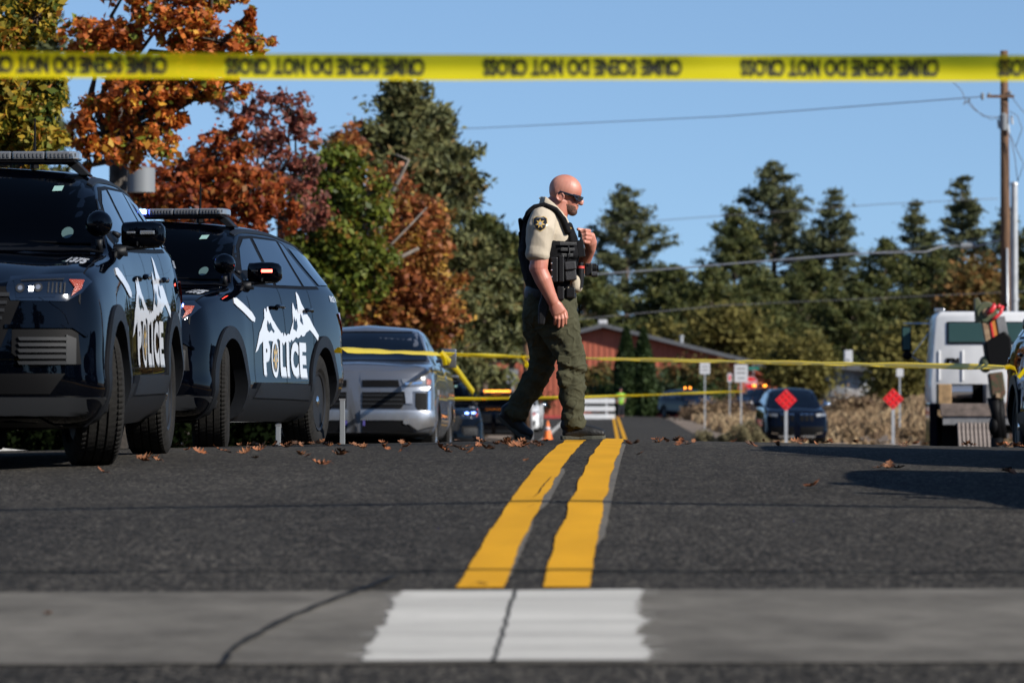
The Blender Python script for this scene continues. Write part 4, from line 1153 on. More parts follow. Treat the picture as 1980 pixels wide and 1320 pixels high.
# white emergency car seen between the officer's legs
far4 = make_dark_suv('white emergency suv with a red band, seen between the walking officer\'s legs', M_whitep)
far4.location = (.20, 176, gz(.20, 176) - .10); far4.rotation_euler = (0, 0, R(-3)); far4.name = 'emergency_suv'
mb = MB(); mb.box((0, -UA - .01, .88), (1.7, .05, .12)); mb.build('red_band', mat('red_stripe', (.45, .02, .02), .4), far4, bevel=.02)

# ------------------------------------------------------------------ white service truck seen from behind
def make_service_truck():
    root = thing('service_truck', 'white flatbed truck seen from behind with a ribbed ramp and rear window, at the right', 'truck')
    # local: x across, y away from the camera, z up, origin on the ground under the rear edge
    mb = MB(); mb.prism([(-1.16, 1.60), (-1.06, 2.92), (-.96, 3.02), (.96, 3.02), (1.06, 2.92), (1.16, 1.60), (1.16, 1.2), (-1.16, 1.2)], 3.2, 5.0, 'y'); mb.build('cab', M_whitep, root, bevel=.06, smooth=True, auto=40)
    for (a, b) in ((-.80, -.06), (.06, .80)):
        mb = MB(); mb.box(((a + b) / 2, 3.185, 2.60), (b - a + .06, .03, .44)); f = mb.build('window_seal', M_trim, root, bevel=.03)
        mb = MB(); mb.box(((a + b) / 2, 3.172, 2.60), (b - a, .03, .38)); mb.build('window', M_glassw, f, bevel=.02)
    mb = MB(); mb.ball((-.40, 3.9, 2.55), (.30, .1, .25)); 
    for x in (-.98, -.52, .52, .98):
        mb = MB(); mb.box((x, 3.185, 1.95), (.04, .03, .60)); mb.build('rear_rib', M_whitep, root, bevel=.012)
    vs, fs = font_mesh('JPM', .16, bold=.02)
    mb = MB(); mb.add([(v.x - .72, 3.18, v.z * 0 + v.y + 2.02) for v in vs], fs); o = mb.build('cab_lettering', M_trim, root)
    mb = MB(); mb.box((-.95, 3.6, 3.05), (.20, .2, .08)); mb.build('roof_marker', M_led, root, bevel=.02)
    # deck and rear
    mb = MB(); mb.box((0, 1.6, 1.16), (2.30, 3.1, .12)); mb.build('deck', M_dust, root, bevel=.01)
    mb = MB(); mb.box((-1.05, .55, 1.40), (.25, .8, .38)); mb.build('wooden_box', M_tan, root, bevel=.01)
    mb = MB(); mb.box((-.10, .65, 1.40), (.34, .8, .38)); mb.build('metal_locker', M_gbox, root, bevel=.015)
    mb = MB(); mb.lathe([(-.90, .0), (-.90, .12), (-.50, .12), (-.50, .0)], 20, 'x', (.0, .75, 1.44)); mb.build('tank', M_led, root, smooth=True, auto=40)
    mb = MB(); mb.box((-.50, 1.1, 1.40), (1.0, .1, .38)); mb.build('headboard', M_under, root)
    mb = MB(); mb.prism([(-1.14, .98), (1.1, .98), (1.1, 1.10), (-1.14, 1.10)], -.02, .10, 'y'); mb.build('tail_beam', M_dust, root, bevel=.01)
    mb = MB(); mb.prism([(-1.10, .82), (.2, .82), (.2, .98), (-1.10, .98)], .02, .08, 'y'); mb.build('tail_plate', M_gbox, root)
    ramp = bpy.data.objects.new('ramp', None); COL.objects.link(ramp); ramp.parent = root; ramp.location = (0, 0, 0)
    for k in range(9):
        mb = MB(); mb.prism([(0, .85), (.06, .87), (-.52, .10), (-.60, .10)], -.025, .025, 'x'); o = mb.build('ramp_rib', M_ramp, ramp, bevel=.008); o.location = (-.80 + k * .078, -.05, 0)
    mb = MB(); mb.prism([(.03, .84), (.05, .84), (-.54, .10), (-.57, .10)], -.83, -.13, 'x'); mb.build('ramp_plate', M_dust, ramp)
    for sd in (-1, 1):
        for dx in (0, .30):
            w = make_wheel(root, sd * (1.02 - dx), 1.3, .48, 0, .48, .27, .28, hub=False)
        make_wheel(root, sd * 1.0, 4.9, .48, 0, .48, .27, .28, hub=False)
        mb = MB(); mb.box((sd * 1.26, 1.0, .75), (.16, 1.4, .95)); mb.build('side_skirt', M_navy, root, bevel=.03)
        mb = MB(); mb.box((sd * .92, .45, .48), (.34, .02, .62)); mb.build('mud_flap', M_trim, root)
        # mirror on tubular arms
        mb = MB(); mb.box((sd * 1.56, 4.5, 2.50), (.20, .07, .52)); mi = mb.build('wing_mirror', M_trim, root, bevel=.02)
        mb = MB(); mb.box((sd * 1.56, 4.455, 2.50), (.15, .012, .44)); mb.build('mirror_glass', M_glassw, mi)
        mb = MB(); mb.tube([(sd * 1.08, 4.5, 2.80), (sd * 1.62, 4.5, 2.80)], .016, 6); mb.tube([(sd * 1.12, 4.5, 1.95), (sd * 1.50, 4.5, 2.16), (sd * 1.56, 4.5, 2.26)], .016, 6); mb.tube([(sd * 1.12, 4.5, 2.6), (sd * 1.5, 4.5, 2.1)], .010, 6); mb.build('mirror_arm', M_chrome, mi)
        mb = MB(); mb.ball((sd * 1.54, 4.45, 2.16), (.10, .05, .09), 12, 8); mb.build('spot_mirror', M_trim, mi, smooth=True)
    mb = MB(); mb.box((0, 2.5, .80), (.9, 4.6, .30)); mb.build('chassis', M_under, root)
    return root
svc = make_service_truck()
svc.location = (9.28, 78.5, gz(9.3, 80) + .02); svc.rotation_euler = (0, 0, R(-2.5))

# ------------------------------------------------------------------ leaning lift arm with green head and red hooks
M_olive = mat('olive_paint', (.055, .075, .035), .55, c2=(.09, .085, .04), vscale=9)
M_redp = mat('red_painted_steel', (.55, .02, .025), .4, coat=.4)
M_orange = mat('orange_band', (.50, .19, .03), .5)
M_beige = mat('beige_band', (.34, .24, .14), .6, c2=(.22, .13, .07), vscale=12)
M_camo = mat('mottled_green_brown', (.025, .04, .014), .7, c2=(.09, .04, .02), vscale=9, ramp=(.45, .55))
def make_arm():
    root = thing('lift_arm', 'dark leaning lift arm with green head and red hooks behind the white truck', 'lift arm')
    s = 8000 / 72.0
    def p(x, y, d=0): return Vector(((x - 1930) / s, d, (848 - y) / s))
    mb = MB(); mb.lathe([(-.12, .05), (-.12, .17), (-.05, .19), (.05, .19), (.12, .17), (.12, .05)], 28, 'y', p(1907, 604)); mb.prism([(p(1884, 578).x, p(0, 578).z), (p(1890, 575).x, p(0, 575).z), (p(1898, 590).x, p(0, 590).z), (p(1896, 625).x, p(0, 625).z), (p(1886, 622).x, p(0, 622).z)], -.10, .10, 'y'); mb.build('pulley_head', M_olive, root, bevel=.008)
    mb = MB(); mb.lathe([(-.16, .0), (-.16, .075), (.16, .075), (.16, .0)], 16, 'y', p(1907, 604)); mb.build('pulley_axle', M_beige, root)
    mb = MB(); mb.tube([p(1906, 607, -.2), p(1914, 601, -.21), p(1920, 592, -.2), p(1919, 587, -.18)], [.035, .05, .045, .02], 10); mb.build('red_hook', M_redp, root, smooth=True)
    mb = MB(); mb.tube([p(1926, 596, -.1), p(1932, 590, -.1), p(1938, 592, -.1), p(1934, 604, -.1), p(1926, 612, -.12), p(1917, 618, -.14)], .03, 8); mb.build('red_chain', M_redp, root, smooth=True)
    mb = MB(); mb.tube([p(1938, 592, -.05), p(1947, 588, -.05)], .03, 8); mb.build('hose', M_trim, root)
    xs = [1896, 1905, 1910, 1914, 1924, 1931, 1942]
    ms = [M_beige, M_beige, M_redp, M_orange, M_gbox, M_gbox]
    for k in range(6):
        mb = MB(); a, b = xs[k] + .5, xs[k + 1]
        mb.prism([((a - 1930) / s, p(0, 612).z), ((b - 1930) / s, p(0, 611).z), ((b + 9 - 1930) / s, p(0, 660).z), ((a + 9 - 1930) / s, p(0, 662).z)], -.10 + .02 * (k % 2), .12, 'y'); mb.build('arm_band', ms[k], root, bevel=.006)
    mb = MB(); mb.prism([(p(x, y).x, p(x, y).z) for x, y in ((1902, 662), (1940, 640), (1953, 652), (1956, 690), (1948, 712), (1912, 716), (1906, 690))], -.18, .25, 'y'); mb.build('motor_housing', M_trim, root, bevel=.03)
    mb = MB(); mb.ball(p(1905, 704, -.05), (.12, .12, .15), 16, 10); mb.build('hydraulic_reservoir', M_olive, root, smooth=True)
    mb = MB(); mb.prism([(p(x, y).x, p(x, y).z) for x, y in ((1910, 722), (1938, 718), (1944, 760), (1936, 775), (1916, 768))], -.12, .14, 'y'); mb.build('lower_joint', M_camo, root, bevel=.03)
    mb = MB(); mb.box(p(1928, 764, -.14), (.07, .04, .08)); mb.build('yellow_plate', M_beige, root)
    mb = MB(); mb.tube([p(1922, 768), p(1926, 800), p(1930, 848)], [.13, .09, .11], 12); mb.tube([p(1932, 768), p(1938, 848)], .08, 10); mb.ball(p(1922, 824), (.10, .12, .17), 14, 9); mb.tube([p(1928, 846), p(1930, 900)], .12, 10); mb.build('support_leg', M_trim, root, smooth=True)
    return root
arm = make_arm(); s_ = 8000 / 72.0
arm.location = ((1930 - 990) / s_, 72, (HZ - 848) / s_)
# ================================================================== the walking officer
PS = 287.0; PX0, PY0 = 1080.0, 856.0
def q3(px, py, y=0.0): return Vector(((px - PX0) / PS, y, (PY0 - py) / PS))
def px_(n): return n / PS

def skin_mat():
    m, nt, b = newmat('skin'); L = nt.links.new
    tc = nt.nodes.new('ShaderNodeTexCoord'); nz = nt.nodes.new('ShaderNodeTexNoise'); nz.inputs['Scale'].default_value = 9; nz.inputs['Detail'].default_value = 6
    r = nt.nodes.new('ShaderNodeValToRGB'); e = r.color_ramp.elements
    e[0].position, e[0].color = .3, (.38, .125, .085, 1); e[1].position, e[1].color = .7, (.50, .225, .160, 1)
    L(tc.outputs['Object'], nz.inputs[0]); L(nz.outputs[0], r.inputs[0]); L(r.outputs[0], b.inputs['Base Color'])
    b.inputs['Roughness'].default_value = .46; b.inputs['Subsurface Weight'].default_value = .12; b.inputs['Subsurface Radius'].default_value = (.02, .008, .004)
    b.inputs['Subsurface Scale'].default_value = .3
    n2 = nt.nodes.new('ShaderNodeTexNoise'); n2.inputs['Scale'].default_value = 160; bp = nt.nodes.new('ShaderNodeBump'); bp.inputs['Strength'].default_value = .25; bp.inputs['Distance'].default_value = .002
    L(tc.outputs['Object'], n2.inputs[0]); L(n2.outputs[0], bp.inputs['Height']); L(bp.outputs[0], b.inputs['Normal'])
    return m
M_skin = skin_mat()
M_shirt = mat('tan_shirt_cloth', (.42, .36, .275), .9, var=.07, vscale=12, bump=.3, bscale=350)
M_vest = mat('black_vest_cloth', (.007, .007, .008), .85, spec=.1, bump=.6, bscale=240, var=.3, vscale=30)
M_trous = mat('green_trouser_cloth', (.056, .055, .033), .92, spec=.1, var=.14, vscale=14, bump=.35, bscale=300)
M_boot = mat('black_boot_leather', (.010, .010, .010), .5, spec=.3, var=.3, vscale=25, bump=.4, bscale=90)
M_sole = mat('boot_sole', (.055, .057, .045), .9, bump=.5, bscale=120)
M_gear = mat('black_gear', (.008, .008, .009), .45, spec=.3, bump=.2, bscale=150)
M_gear2 = mat('worn_pouch', (.028, .028, .031), .7, bump=.4, bscale=120)
M_shade = mat('sunglass_black', (.004, .004, .005), .08, coat=1)
M_beard = mat('beard', (.050, .026, .018), .9, c2=(.17, .075, .050), vscale=90, bump=.8, bscale=260)
M_redband = mat('red_band', (.55, .06, .05), .5)

def etube(mb, pts, rads, n=18, ref=Vector((0, 1, 0))):
    """elliptic tube, rads = (r in the walking plane, r across), domed ends"""
    P_ = [Vector(p) for p in pts]; Rr = [(r if hasattr(r, '__len__') else (r, r)) for r in rads]
    d0 = (P_[0] - P_[1]).normalized(); d1 = (P_[-1] - P_[-2]).normalized()
    PP = []; RR = []
    for f in (1.0, .8, .45): PP.append(P_[0] + d0 * min(Rr[0]) * .6 * f); RR.append((Rr[0][0] * math.sqrt(max(0.02, 1 - f * f)), Rr[0][1] * math.sqrt(max(.02, 1 - f * f))))
    PP += P_; RR += Rr
    for f in (.45, .8, 1.0): PP.append(P_[-1] + d1 * min(Rr[-1]) * .6 * f); RR.append((Rr[-1][0] * math.sqrt(max(0.02, 1 - f * f)), Rr[-1][1] * math.sqrt(max(.02, 1 - f * f))))
    vs = []; m = len(PP)
    for i, p in enumerate(PP):
        d = (PP[min(i + 1, m - 1)] - PP[max(i - 1, 0)]).normalized()
        a = d.cross(ref); a = a.normalized() if a.length > 1e-4 else Vector((1, 0, 0)); b = a.cross(d).normalized()
        for k in range(n):
            t = 2 * PI * k / n
            vs.append(p + a * math.cos(t) * RR[i][0] + b * math.sin(t) * RR[i][1])
    fs = [(i * n + k, i * n + (k + 1) % n, (i + 1) * n + (k + 1) % n, (i + 1) * n + k) for i in range(m - 1) for k in range(n)]
    fs += [tuple(range(n - 1, -1, -1)), tuple(range((m - 1) * n, m * n))]
    return mb.add(vs, fs)

def rotY(deg): return Matrix.Rotation(R(deg), 3, 'Y')

officer = thing('person', 'bald officer in tan shirt, black vest and green trousers walking over the yellow lines', 'person')
NEAR, FAR = -.21, .21
# --- body: one continuous skin mesh
mb = MB()
tilt = rotY(14)     # head nods forward (towards +x)
hc_ = q3(1093.5, 371)
mb.ball(hc_, (.112, .080, .100), 28, 18, rotY(18))
mb.ball(q3(1084, 373), (.078, .074, .090), 24, 14)
mb.ball(q3(1105, 372), (.062, .066, .078), 22, 14)
mb.ball(q3(1102, 392), (.062, .056, .074), 22, 14, rotY(6))      # face
mb.ball(q3(1101, 404), (.056, .050, .052), 20, 12)      # jaw
mb.ball(q3(1106, 413), (.030, .032, .026), 16, 10)       # chin
mb.ball(q3(1091, 402), (.045, .056, .050), 18, 12)
mb.tube([q3(1117, 379), q3(1122, 391), q3(1125.5, 397.5)], [.013, .017, .018], 12)   # nose
mb.ball(q3(1123.5, 398.5), (.018, .021, .013), 12, 8)
mb.ball(q3(1114.5, 405), (.016, .024, .010), 12, 8); mb.ball(q3(1113.5, 409), (.015, .022, .009), 12, 8)
mb.ball(q3(1115, 379), (.020, .048, .012), 16, 8, rotY(25))    # brow
for sd in (-1, 1):
    ec = q3(1083, 386, sd * .080)
    mb.lathe([(-.009 * sd, .0), (-.009 * sd, .024), (.006 * sd, .031), (.012 * sd, .029), (.008 * sd, .021), (.003 * sd, .014), (.005 * sd, .0)], 18, 'y', ec)
    mb.ball(q3(1083.5, 393, sd * .078), (.014, .010, .016), 10, 8)
etube(mb, [q3(1070, 432), q3(1078, 412), q3(1086, 392)], [(.088, .085), (.076, .072), (.070, .066)])   # neck
mb.ball(q3(1069, 398), (.050, .060, .050), 18, 12)
# torso core
etube(mb, [q3(1066, 600), q3(1066, 560), q3(1064, 510), q3(1060, 460), q3(1058, 428)], [(.145, .15), (.15, .155), (.165, .17), (.16, .18), (.09, .14)], 26)
# near arm, straight down, hand relaxed
sh, el, wr = q3(1046, 444, -.215), q3(1041, 528, -.262), q3(1070, 592, -.255)
etube(mb, [sh, (sh + el) / 2 + Vector((0, 0, 0)), el], [.068, .068, .059])
mb.ball(q3(1037.5, 524, -.262), (.053, .051, .056), 18, 12)
etube(mb, [el, q3(1050, 548, -.265), q3(1062, 575, -.26), wr], [.057, .057, .043, (.038, .031)])
pc = q3(1079, 606, -.250)
etube(mb, [wr, q3(1074, 599, -.252), q3(1080, 611, -.248)], [(.038, .027), (.048, .026), (.050, .022)])
for k, (bx, tx, ty, r) in enumerate(((1071.5, 1072, 632, .0115), (1077.5, 1079, 637, .0122), (1084, 1086.5, 636, .0122), (1090, 1093, 631, .0115))):
    b0 = q3(bx, 609 - (0, 1, 1, 0)[k], -.250 + .004 * k); t0 = q3(tx, ty, -.228); mid = (b0 * .5 + t0 * .5) + Vector((.004, -.012, 0))
    mb.tube([b0, mid, t0], [r * 1.05, r, r * .85], 10); mb.ball(t0, r * .86, 10, 8); mb.ball(mid, r * 1.06, 10, 8)
mb.tube([q3(1085, 600, -.235), q3(1093, 610, -.215), q3(1095, 620, -.205)], [.017, .0135, .0115], 10); mb.ball(q3(1095, 620, -.205), .0115, 10, 8)
# far arm: forearm up, fist at the chest
s2, e2, w2 = q3(1066, 446, .20), q3(1119, 522, .25), q3(1143, 484, .085)
etube(mb, [s2, (s2 + e2) / 2, e2], [.068, .064, .055]); mb.ball(e2, .055, 16, 10)
etube(mb, [e2, (e2 + w2) / 2, w2], [.056, .050, (.036, .032)])
etube(mb, [w2, q3(1142, 474, .055), q3(1138, 460, .03)], [(.036, .034), (.046, .034), (.044, .030)])
for k in range(4):
    yy = 451.5 + k * 7.4; x0 = 1141 + (0, 1.5, 1, -1.5)[k]
    a, b_, c_, d_ = q3(x0, yy, .012), q3(x0 - 9, yy - 1, -.026), q3(x0 - 17.5, yy + 1, -.022), q3(x0 - 18.5, yy + 2.5, .006)
    mb.tube([a, b_, c_, d_], [.0135, .0130, .0120, .0100], 10)
    for z_, rr in ((b_, .0135), (c_, .0122), (d_, .0102)): mb.ball(z_, rr, 10, 8)
mb.tube([q3(1139, 462, .045), q3(1129, 450, .030), q3(1118, 448, .010)], [.019, .0145, .0120], 10); mb.ball(q3(1118, 448, .01), .012, 10, 8)
# legs core
etube(mb, [q3(1072, 600, -.09), q3(1100, 700, -.10), q3(1107, 806, -.10)], [(.10, .09), .06, .040])
etube(mb, [q3(1058, 600, .09), q3(1048, 708, .10), q3(1000, 796, .11)], [(.10, .09), .06, .040])
fuse('body', mb, M_skin, .0042, 3, officer)
# --- beard and brows
mb = MB()
mb.ball(q3(1100, 404.5), (.0585, .0525, .050), 20, 12); mb.ball(q3(1089, 393), (.020, .0640, .040), 14, 10); mb.ball(q3(1107, 414), (.034, .036, .030), 16, 10); mb.ball(q3(1092, 400), (.034, .0595, .040), 16, 10)
mb.ball(q3(1116.0, 403.0), (.014, .026, .006), 12, 8)
fuse('beard', mb, M_beard, .0045, 2, officer)
# --- sunglasses
sg = bpy.data.objects.new('sunglasses', None); COL.objects.link(sg); sg.parent = officer
for sd in (-1, 1):
    mb = MB(); a, b_ = q3(1083, 377, sd * .086), q3(1117, 386.5, sd * .064)
    mb.tube([a + Vector((-.012, 0, -.012)), a, (a + b_) / 2 + Vector((0, sd * .004, 0)), b_], .0052, 8, flat=1.8); mb.build('temple_arm', M_shade, sg)
    mb = MB()
    lens = [(1108, 381), (1119, 383.5), (1126.5, 387), (1125, 392), (1120.5, 395), (1113, 392.5), (1109, 386)]
    vs = []
    for (x, y) in lens:
        t = (x - 1108) / 19.0
        vs.append(q3(x, y, sd * (.071 - .058 * t ** 1.5)))
    vs2 = [v + Vector((.006, sd * .006, 0)) for v in vs]
    n = len(vs); mb.add(vs + vs2, [tuple(range(n)), tuple(range(2 * n - 1, n - 1, -1))] + [(i, (i + 1) % n, n + (i + 1) % n, n + i) for i in range(n)])
    mb.build('lens', M_shade, sg)
mb = MB(); mb.tube([q3(1125.5, 387, -.022), q3(1127, 387, 0), q3(1125.5, 387, .022)], .006, 8); mb.build('bridge', M_shade, sg)

# --- shirt
def folds(amp, f1=9.0, f2=22.0, zs=1.0, seed=0.0, dirn=None):
    def g(co, no):
        out = co.copy()
        for i in range(len(co)):
            p = co[i]
            a = noise.noise(Vector((p[0] * f1 + seed, p[1] * f1, p[2] * f1 * zs)))
            b = noise.noise(Vector((p[0] * f2, p[1] * f2 + seed, p[2] * f2 * zs)))
            d = amp * ((1 - abs(a) * 3.2) * .55 + b * .35)
            out[i] = p + no[i] * d
        return out
    return g
mb = MB()
etube(mb, [q3(1068, 566), q3(1064, 510), q3(1060, 460), q3(1060, 424), q3(1066, 408)], [(.160, .17), (.178, .185), (.172, .205), (.135, .17), (.082, .09)], 30)
etube(mb, [q3(1050, 428, -.16), q3(1044, 452, -.235), q3(1040, 500, -.258)], [.088, .098, (.080, .074)], 22)
etube(mb, [q3(1040, 488, -.255), q3(1039, 501, -.259)], [(.082, .078), (.086, .080)], 22)
etube(mb, [q3(1066, 430, .16), q3(1076, 452, .215), q3(1096, 484, .24)], [.088, .090, .078], 22)
# shirt front that shows below the vest
etube(mb, [q3(1110, 545, -.05), q3(1112, 563, -.05)], [(.055, .10), (.050, .09)], 16)
shirt = fuse('shirt', mb, M_shirt, .006, 4, officer, disp=folds(.006, 10, 26, .7, 3.1))
mb = MB()   # collar: two folded leaves
for sd in (-1, 1):
    pts_o = [q3(1042, 399, sd * .03), q3(1052, 397, sd * .085), q3(1070, 408, sd * .105), q3(1086, 424, sd * .085), q3(1097, 438, sd * .045)]
    pts_i = [q3(1045, 385, sd * .03), q3(1055, 386, sd * .072), q3(1072, 400, sd * .085), q3(1087, 415, sd * .068), q3(1095, 424, sd * .035)]
    vs = []
    for o_, i_ in zip(pts_o, pts_i): vs += [o_, i_, i_ + Vector((.004, -sd * .010, 0)), o_ + Vector((.004, -sd * .010, 0))]
    fs = []
    for k in range(4):
        for j in range(4): fs.append((k * 4 + j, k * 4 + (j + 1) % 4, (k + 1) * 4 + (j + 1) % 4, (k + 1) * 4 + j))
    fs += [(0, 1, 2, 3), (16, 19, 18, 17)]
    mb.add(vs, fs)
mb.tube([q3(1044, 388, 0), q3(1046, 388, .04)], .008, 6)
mb.build('collar', M_shirt, officer, smooth=True, bevel=.003)

# --- vest
mb = MB()
rows = [(484, 1001, 1119, .215), (500, 1003, 1119, .215), (520, 1007, 1118, .212), (540, 1012, 1116, .205), (556, 1016, 1112, .195)]
etube(mb, [q3((a + b_) / 2, y) for y, a, b_, w_ in rows], [((b_ - a) / 2 / PS, w_) for y, a, b_, w_ in rows], 36)
etube(mb, [q3(1020, 428), q3(1019, 450), q3(1020, 492)], [(.034, .125), (.050, .160), (.062, .190)], 24)     # back panel
etube(mb, [q3(1098, 440), q3(1104, 465), q3(1104, 500)], [(.030, .10), (.045, .145), (.060, .175)], 24)      # front panel
for sd in (-1, 1):
    pts = [q3(1016, 432, sd * .13), q3(1022, 417, sd * .140), q3(1034, 406, sd * .145), q3(1054, 403, sd * .142), q3(1074, 412, sd * .140), q3(1088, 430, sd * .138), q3(1098, 455, sd * .140)]
    etube(mb, pts, [(.020, .05), (.020, .048), (.018, .042), (.017, .040), (.019, .042), (.022, .045), (.025, .05)], 16)
vest = fuse('vest', mb, M_vest, .006, 3, officer, disp=folds(.0025, 14, 40, 1, 8.0))
mb = MB()
for (px, py, w_, h_, yy) in ((1007, 440, .028, .09, 0), (1007, 470, .02, .12, 0)): mb.box(q3(px, py, yy), (w_, .20, h_), rotY(-8))
mb.build('back_pouch', M_vest, officer, bevel=.012)
def pouch(name, x0, x1, y0, y1, yc, dep, m=M_gear, tilt_=0, bev=.008, parent=vest):
    mb = MB(); c = q3((x0 + x1) / 2, (y0 + y1) / 2, yc); mb.box((0, 0, 0), ((x1 - x0) / PS, dep, (y1 - y0) / PS), rotY(tilt_)); o = mb.build(name, m, officer, bevel=bev); o.location = c; return o
o = pouch('magazine_pouch', 1064, 1078, 504, 552, -.225, .06); 
mb = MB()
for py in (516, 529, 542): mb.ball(q3(1066, py, -.262) - o.location, .006, 8, 6)
o2 = mb.build('pouch_snap', M_chrome, o); o2['kind'] = 'stuff'
pouch('magazine_pouch', 1079, 1090, 500, 552, -.215, .06)
o = pouch('utility_pouch', 1091, 1113, 512, 548, -.165, .09, M_gear2, -6)
mb = MB(); mb.box((0, -.05, .035), (.078, .02, .055), rotY(-6)); mb.build('flap', M_gear2, o, bevel=.008)
mb = MB(); mb.lathe([(-.10, .0), (-.10, .020), (-.03, .024), (.04, .024), (.045, .018), (.07, .018), (.07, 0)], 18, 'z'); o = mb.build('torch', M_gear, officer, smooth=True, auto=40, loc=q3(1122, 533, -.10), rot=(0, R(2), 0))
mb = MB(); mb.lathe([(.030, .0), (.030, .0255), (.046, .0255), (.046, .0)], 18, 'z'); mb.build('red_ring', M_redband, o, smooth=True, auto=40)
mb = MB(); mb.box((0, 0, 0), (.045, .05, .115), rotY(-8)); mb.tube([(.005, 0, .05), (.0, 0, .10)], .008, 8); mb.build('radio', M_gear, officer, bevel=.008, loc=q3(1123, 486, -.07))
mb = MB(); mb.box((0, 0, 0), (.022, .035, .05)); mb.build('radio_microphone', M_gear, officer, bevel=.006, loc=q3(1121, 457, -.01))
cl = bpy.data.objects.new('body_camera', None); COL.objects.link(cl); cl.parent = officer; cl.location = q3(1138, 527, -.06)
mb = MB(); mb.box((0, 0, 0), (.050, .08, .085)); mb.build('camera_case', M_gear, cl, bevel=.008)
mb = MB(); mb.lathe([(.02, .0), (.02, .030), (.050, .032), (.052, .022), (.066, .022), (.066, 0)], 18, 'x', (0, 0, .012)); mb.build('camera_lens', M_gear, cl, smooth=True, auto=40)
mb = MB(); mb.lathe([(.02, .0), (.02, .02), (.058, .021), (.058, 0)], 14, 'x', (0, -.03, -.030)); mb.build('lamp_tube', M_gear2, cl, smooth=True, auto=40)
for (px, py) in ((1138, 517), (1150, 520), (1143, 534)):
    mb = MB(); mb.box((0, 0, 0), (.008, .004, .010)); mb.build('bright_clip', M_chrome, cl, loc=q3(px, py, -.105) - cl.location)
mb = MB(); mb.box((0, 0, 0), (.030, .004, .010), rotY(35)); mb.build('name_bar', M_gold, officer, loc=q3(1101, 446, -.135))
for k in range(3):
    mb = MB(); mb.box((0, 0, 0), (.13 - .02 * k, .008, .022)); mb.build('vest_webbing', M_gear, officer, bevel=.003, loc=q3(1098 - k, 478 + k * 11, -.195 + .002 * k), rot=(0, 0, R(26)))
# --- belt
mb = MB(); etube(mb, [q3(1064, 580), q3(1064, 566)], [(.176, .175), (.176, .176)], 36); belt = fuse('duty_belt', mb, M_gear, .008, 2, officer)
for (x0, x1, y0, y1, yy, dp) in ((1076, 1090, 560, 586, -.165, .07), (1094, 1112, 562, 582, -.12, .08), (1046, 1062, 566, 606, -.185, .07)):
    pouch('belt_pouch', x0, x1, y0, y1, yy, dp, M_gear)
# --- trousers
mb = MB()
etube(mb, [q3(1064, 574), q3(1063, 592), q3(1062, 618)], [(.172, .17), (.184, .178), (.175, .175)], 32)
etube(mb, [q3(1066, 600, -.085), q3(1078, 630, -.092), q3(1094, 668, -.10), q3(1103, 696, -.10), q3(1106, 720, -.10), q3(1105, 760, -.10), q3(1107, 800, -.10), q3(1108, 824, -.10)],
      [(.160, .10), (.150, .112), (.118, .105), (.102, .098), (.094, .092), (.086, .088), (.074, .080), (.076, .080)], 28)
etube(mb, [q3(1056, 600, .085), q3(1048, 640, .095), q3(1050, 676, .10), q3(1050, 704, .10), q3(1040, 728, .105), q3(1020, 765, .11), q3(1002, 795, .115), q3(994, 808, .118)],
      [(.150, .10), (.135, .112), (.100, .105), (.085, .095), (.086, .092), (.084, .088), (.078, .082), (.078, .080)], 28)
# cargo pocket, baggy folds over the boot
etube(mb, [q3(1094, 702, -.165), q3(1092, 748, -.165)], [(.055, .040), (.050, .036)], 16)
etube(mb, [q3(1108, 812, -.10), q3(1109, 824, -.10)], [(.082, .086), (.078, .082)], 20)
etube(mb, [q3(1106, 752, -.10), q3(1106, 758, -.10)], [(.092, .092), (.090, .090)], 20)
def tr_folds(co, no):
    out = co.copy()
    for i in range(len(co)):
        p = co[i]; z = p[2]
        # bands of slanting creases that gather at crotch, knee and ankle
        s1 = math.sin((z * 46 + p[0] * 26 + 3.0 * noise.noise(Vector((p[0] * 6, p[1] * 6, z * 5)))))
        gk = math.exp(-((z - .50) / .10) ** 2) + .8 * math.exp(-((z - .72) / .09) ** 2) + 1.0 * math.exp(-((z - .17) / .10) ** 2)
        a = noise.noise(Vector((p[0] * 9, p[1] * 9 + 4, z * 7)))
        b = noise.noise(Vector((p[0] * 24, p[1] * 24 + 4, z * 17)))
        d = .0115 * gk * (abs(s1) ** .6 * (1 if s1 > 0 else -1)) * (.5 + a) + .012 * (.5 - abs(a) * 2.2) + .003 * b
        rg_ = noise.noise(Vector((p[0] * 13 + p[2] * 7, p[1] * 10, p[2] * 21 - p[0] * 9)))
        d += .0085 * (.5 + gk * .5) * (max(0, 1 - abs(rg_) * 5.5) - .25)
        out[i] = p + no[i] * d
    return out
fuse('trousers', mb, M_trous, .0062, 3, officer, disp=tr_folds)
mb = MB(); mb.box((0, 0, 0), (.085, .012, .045), rotY(8)); mb.build('pocket_flap', M_trous, officer, bevel=.005, loc=q3(1090, 700, -.208))
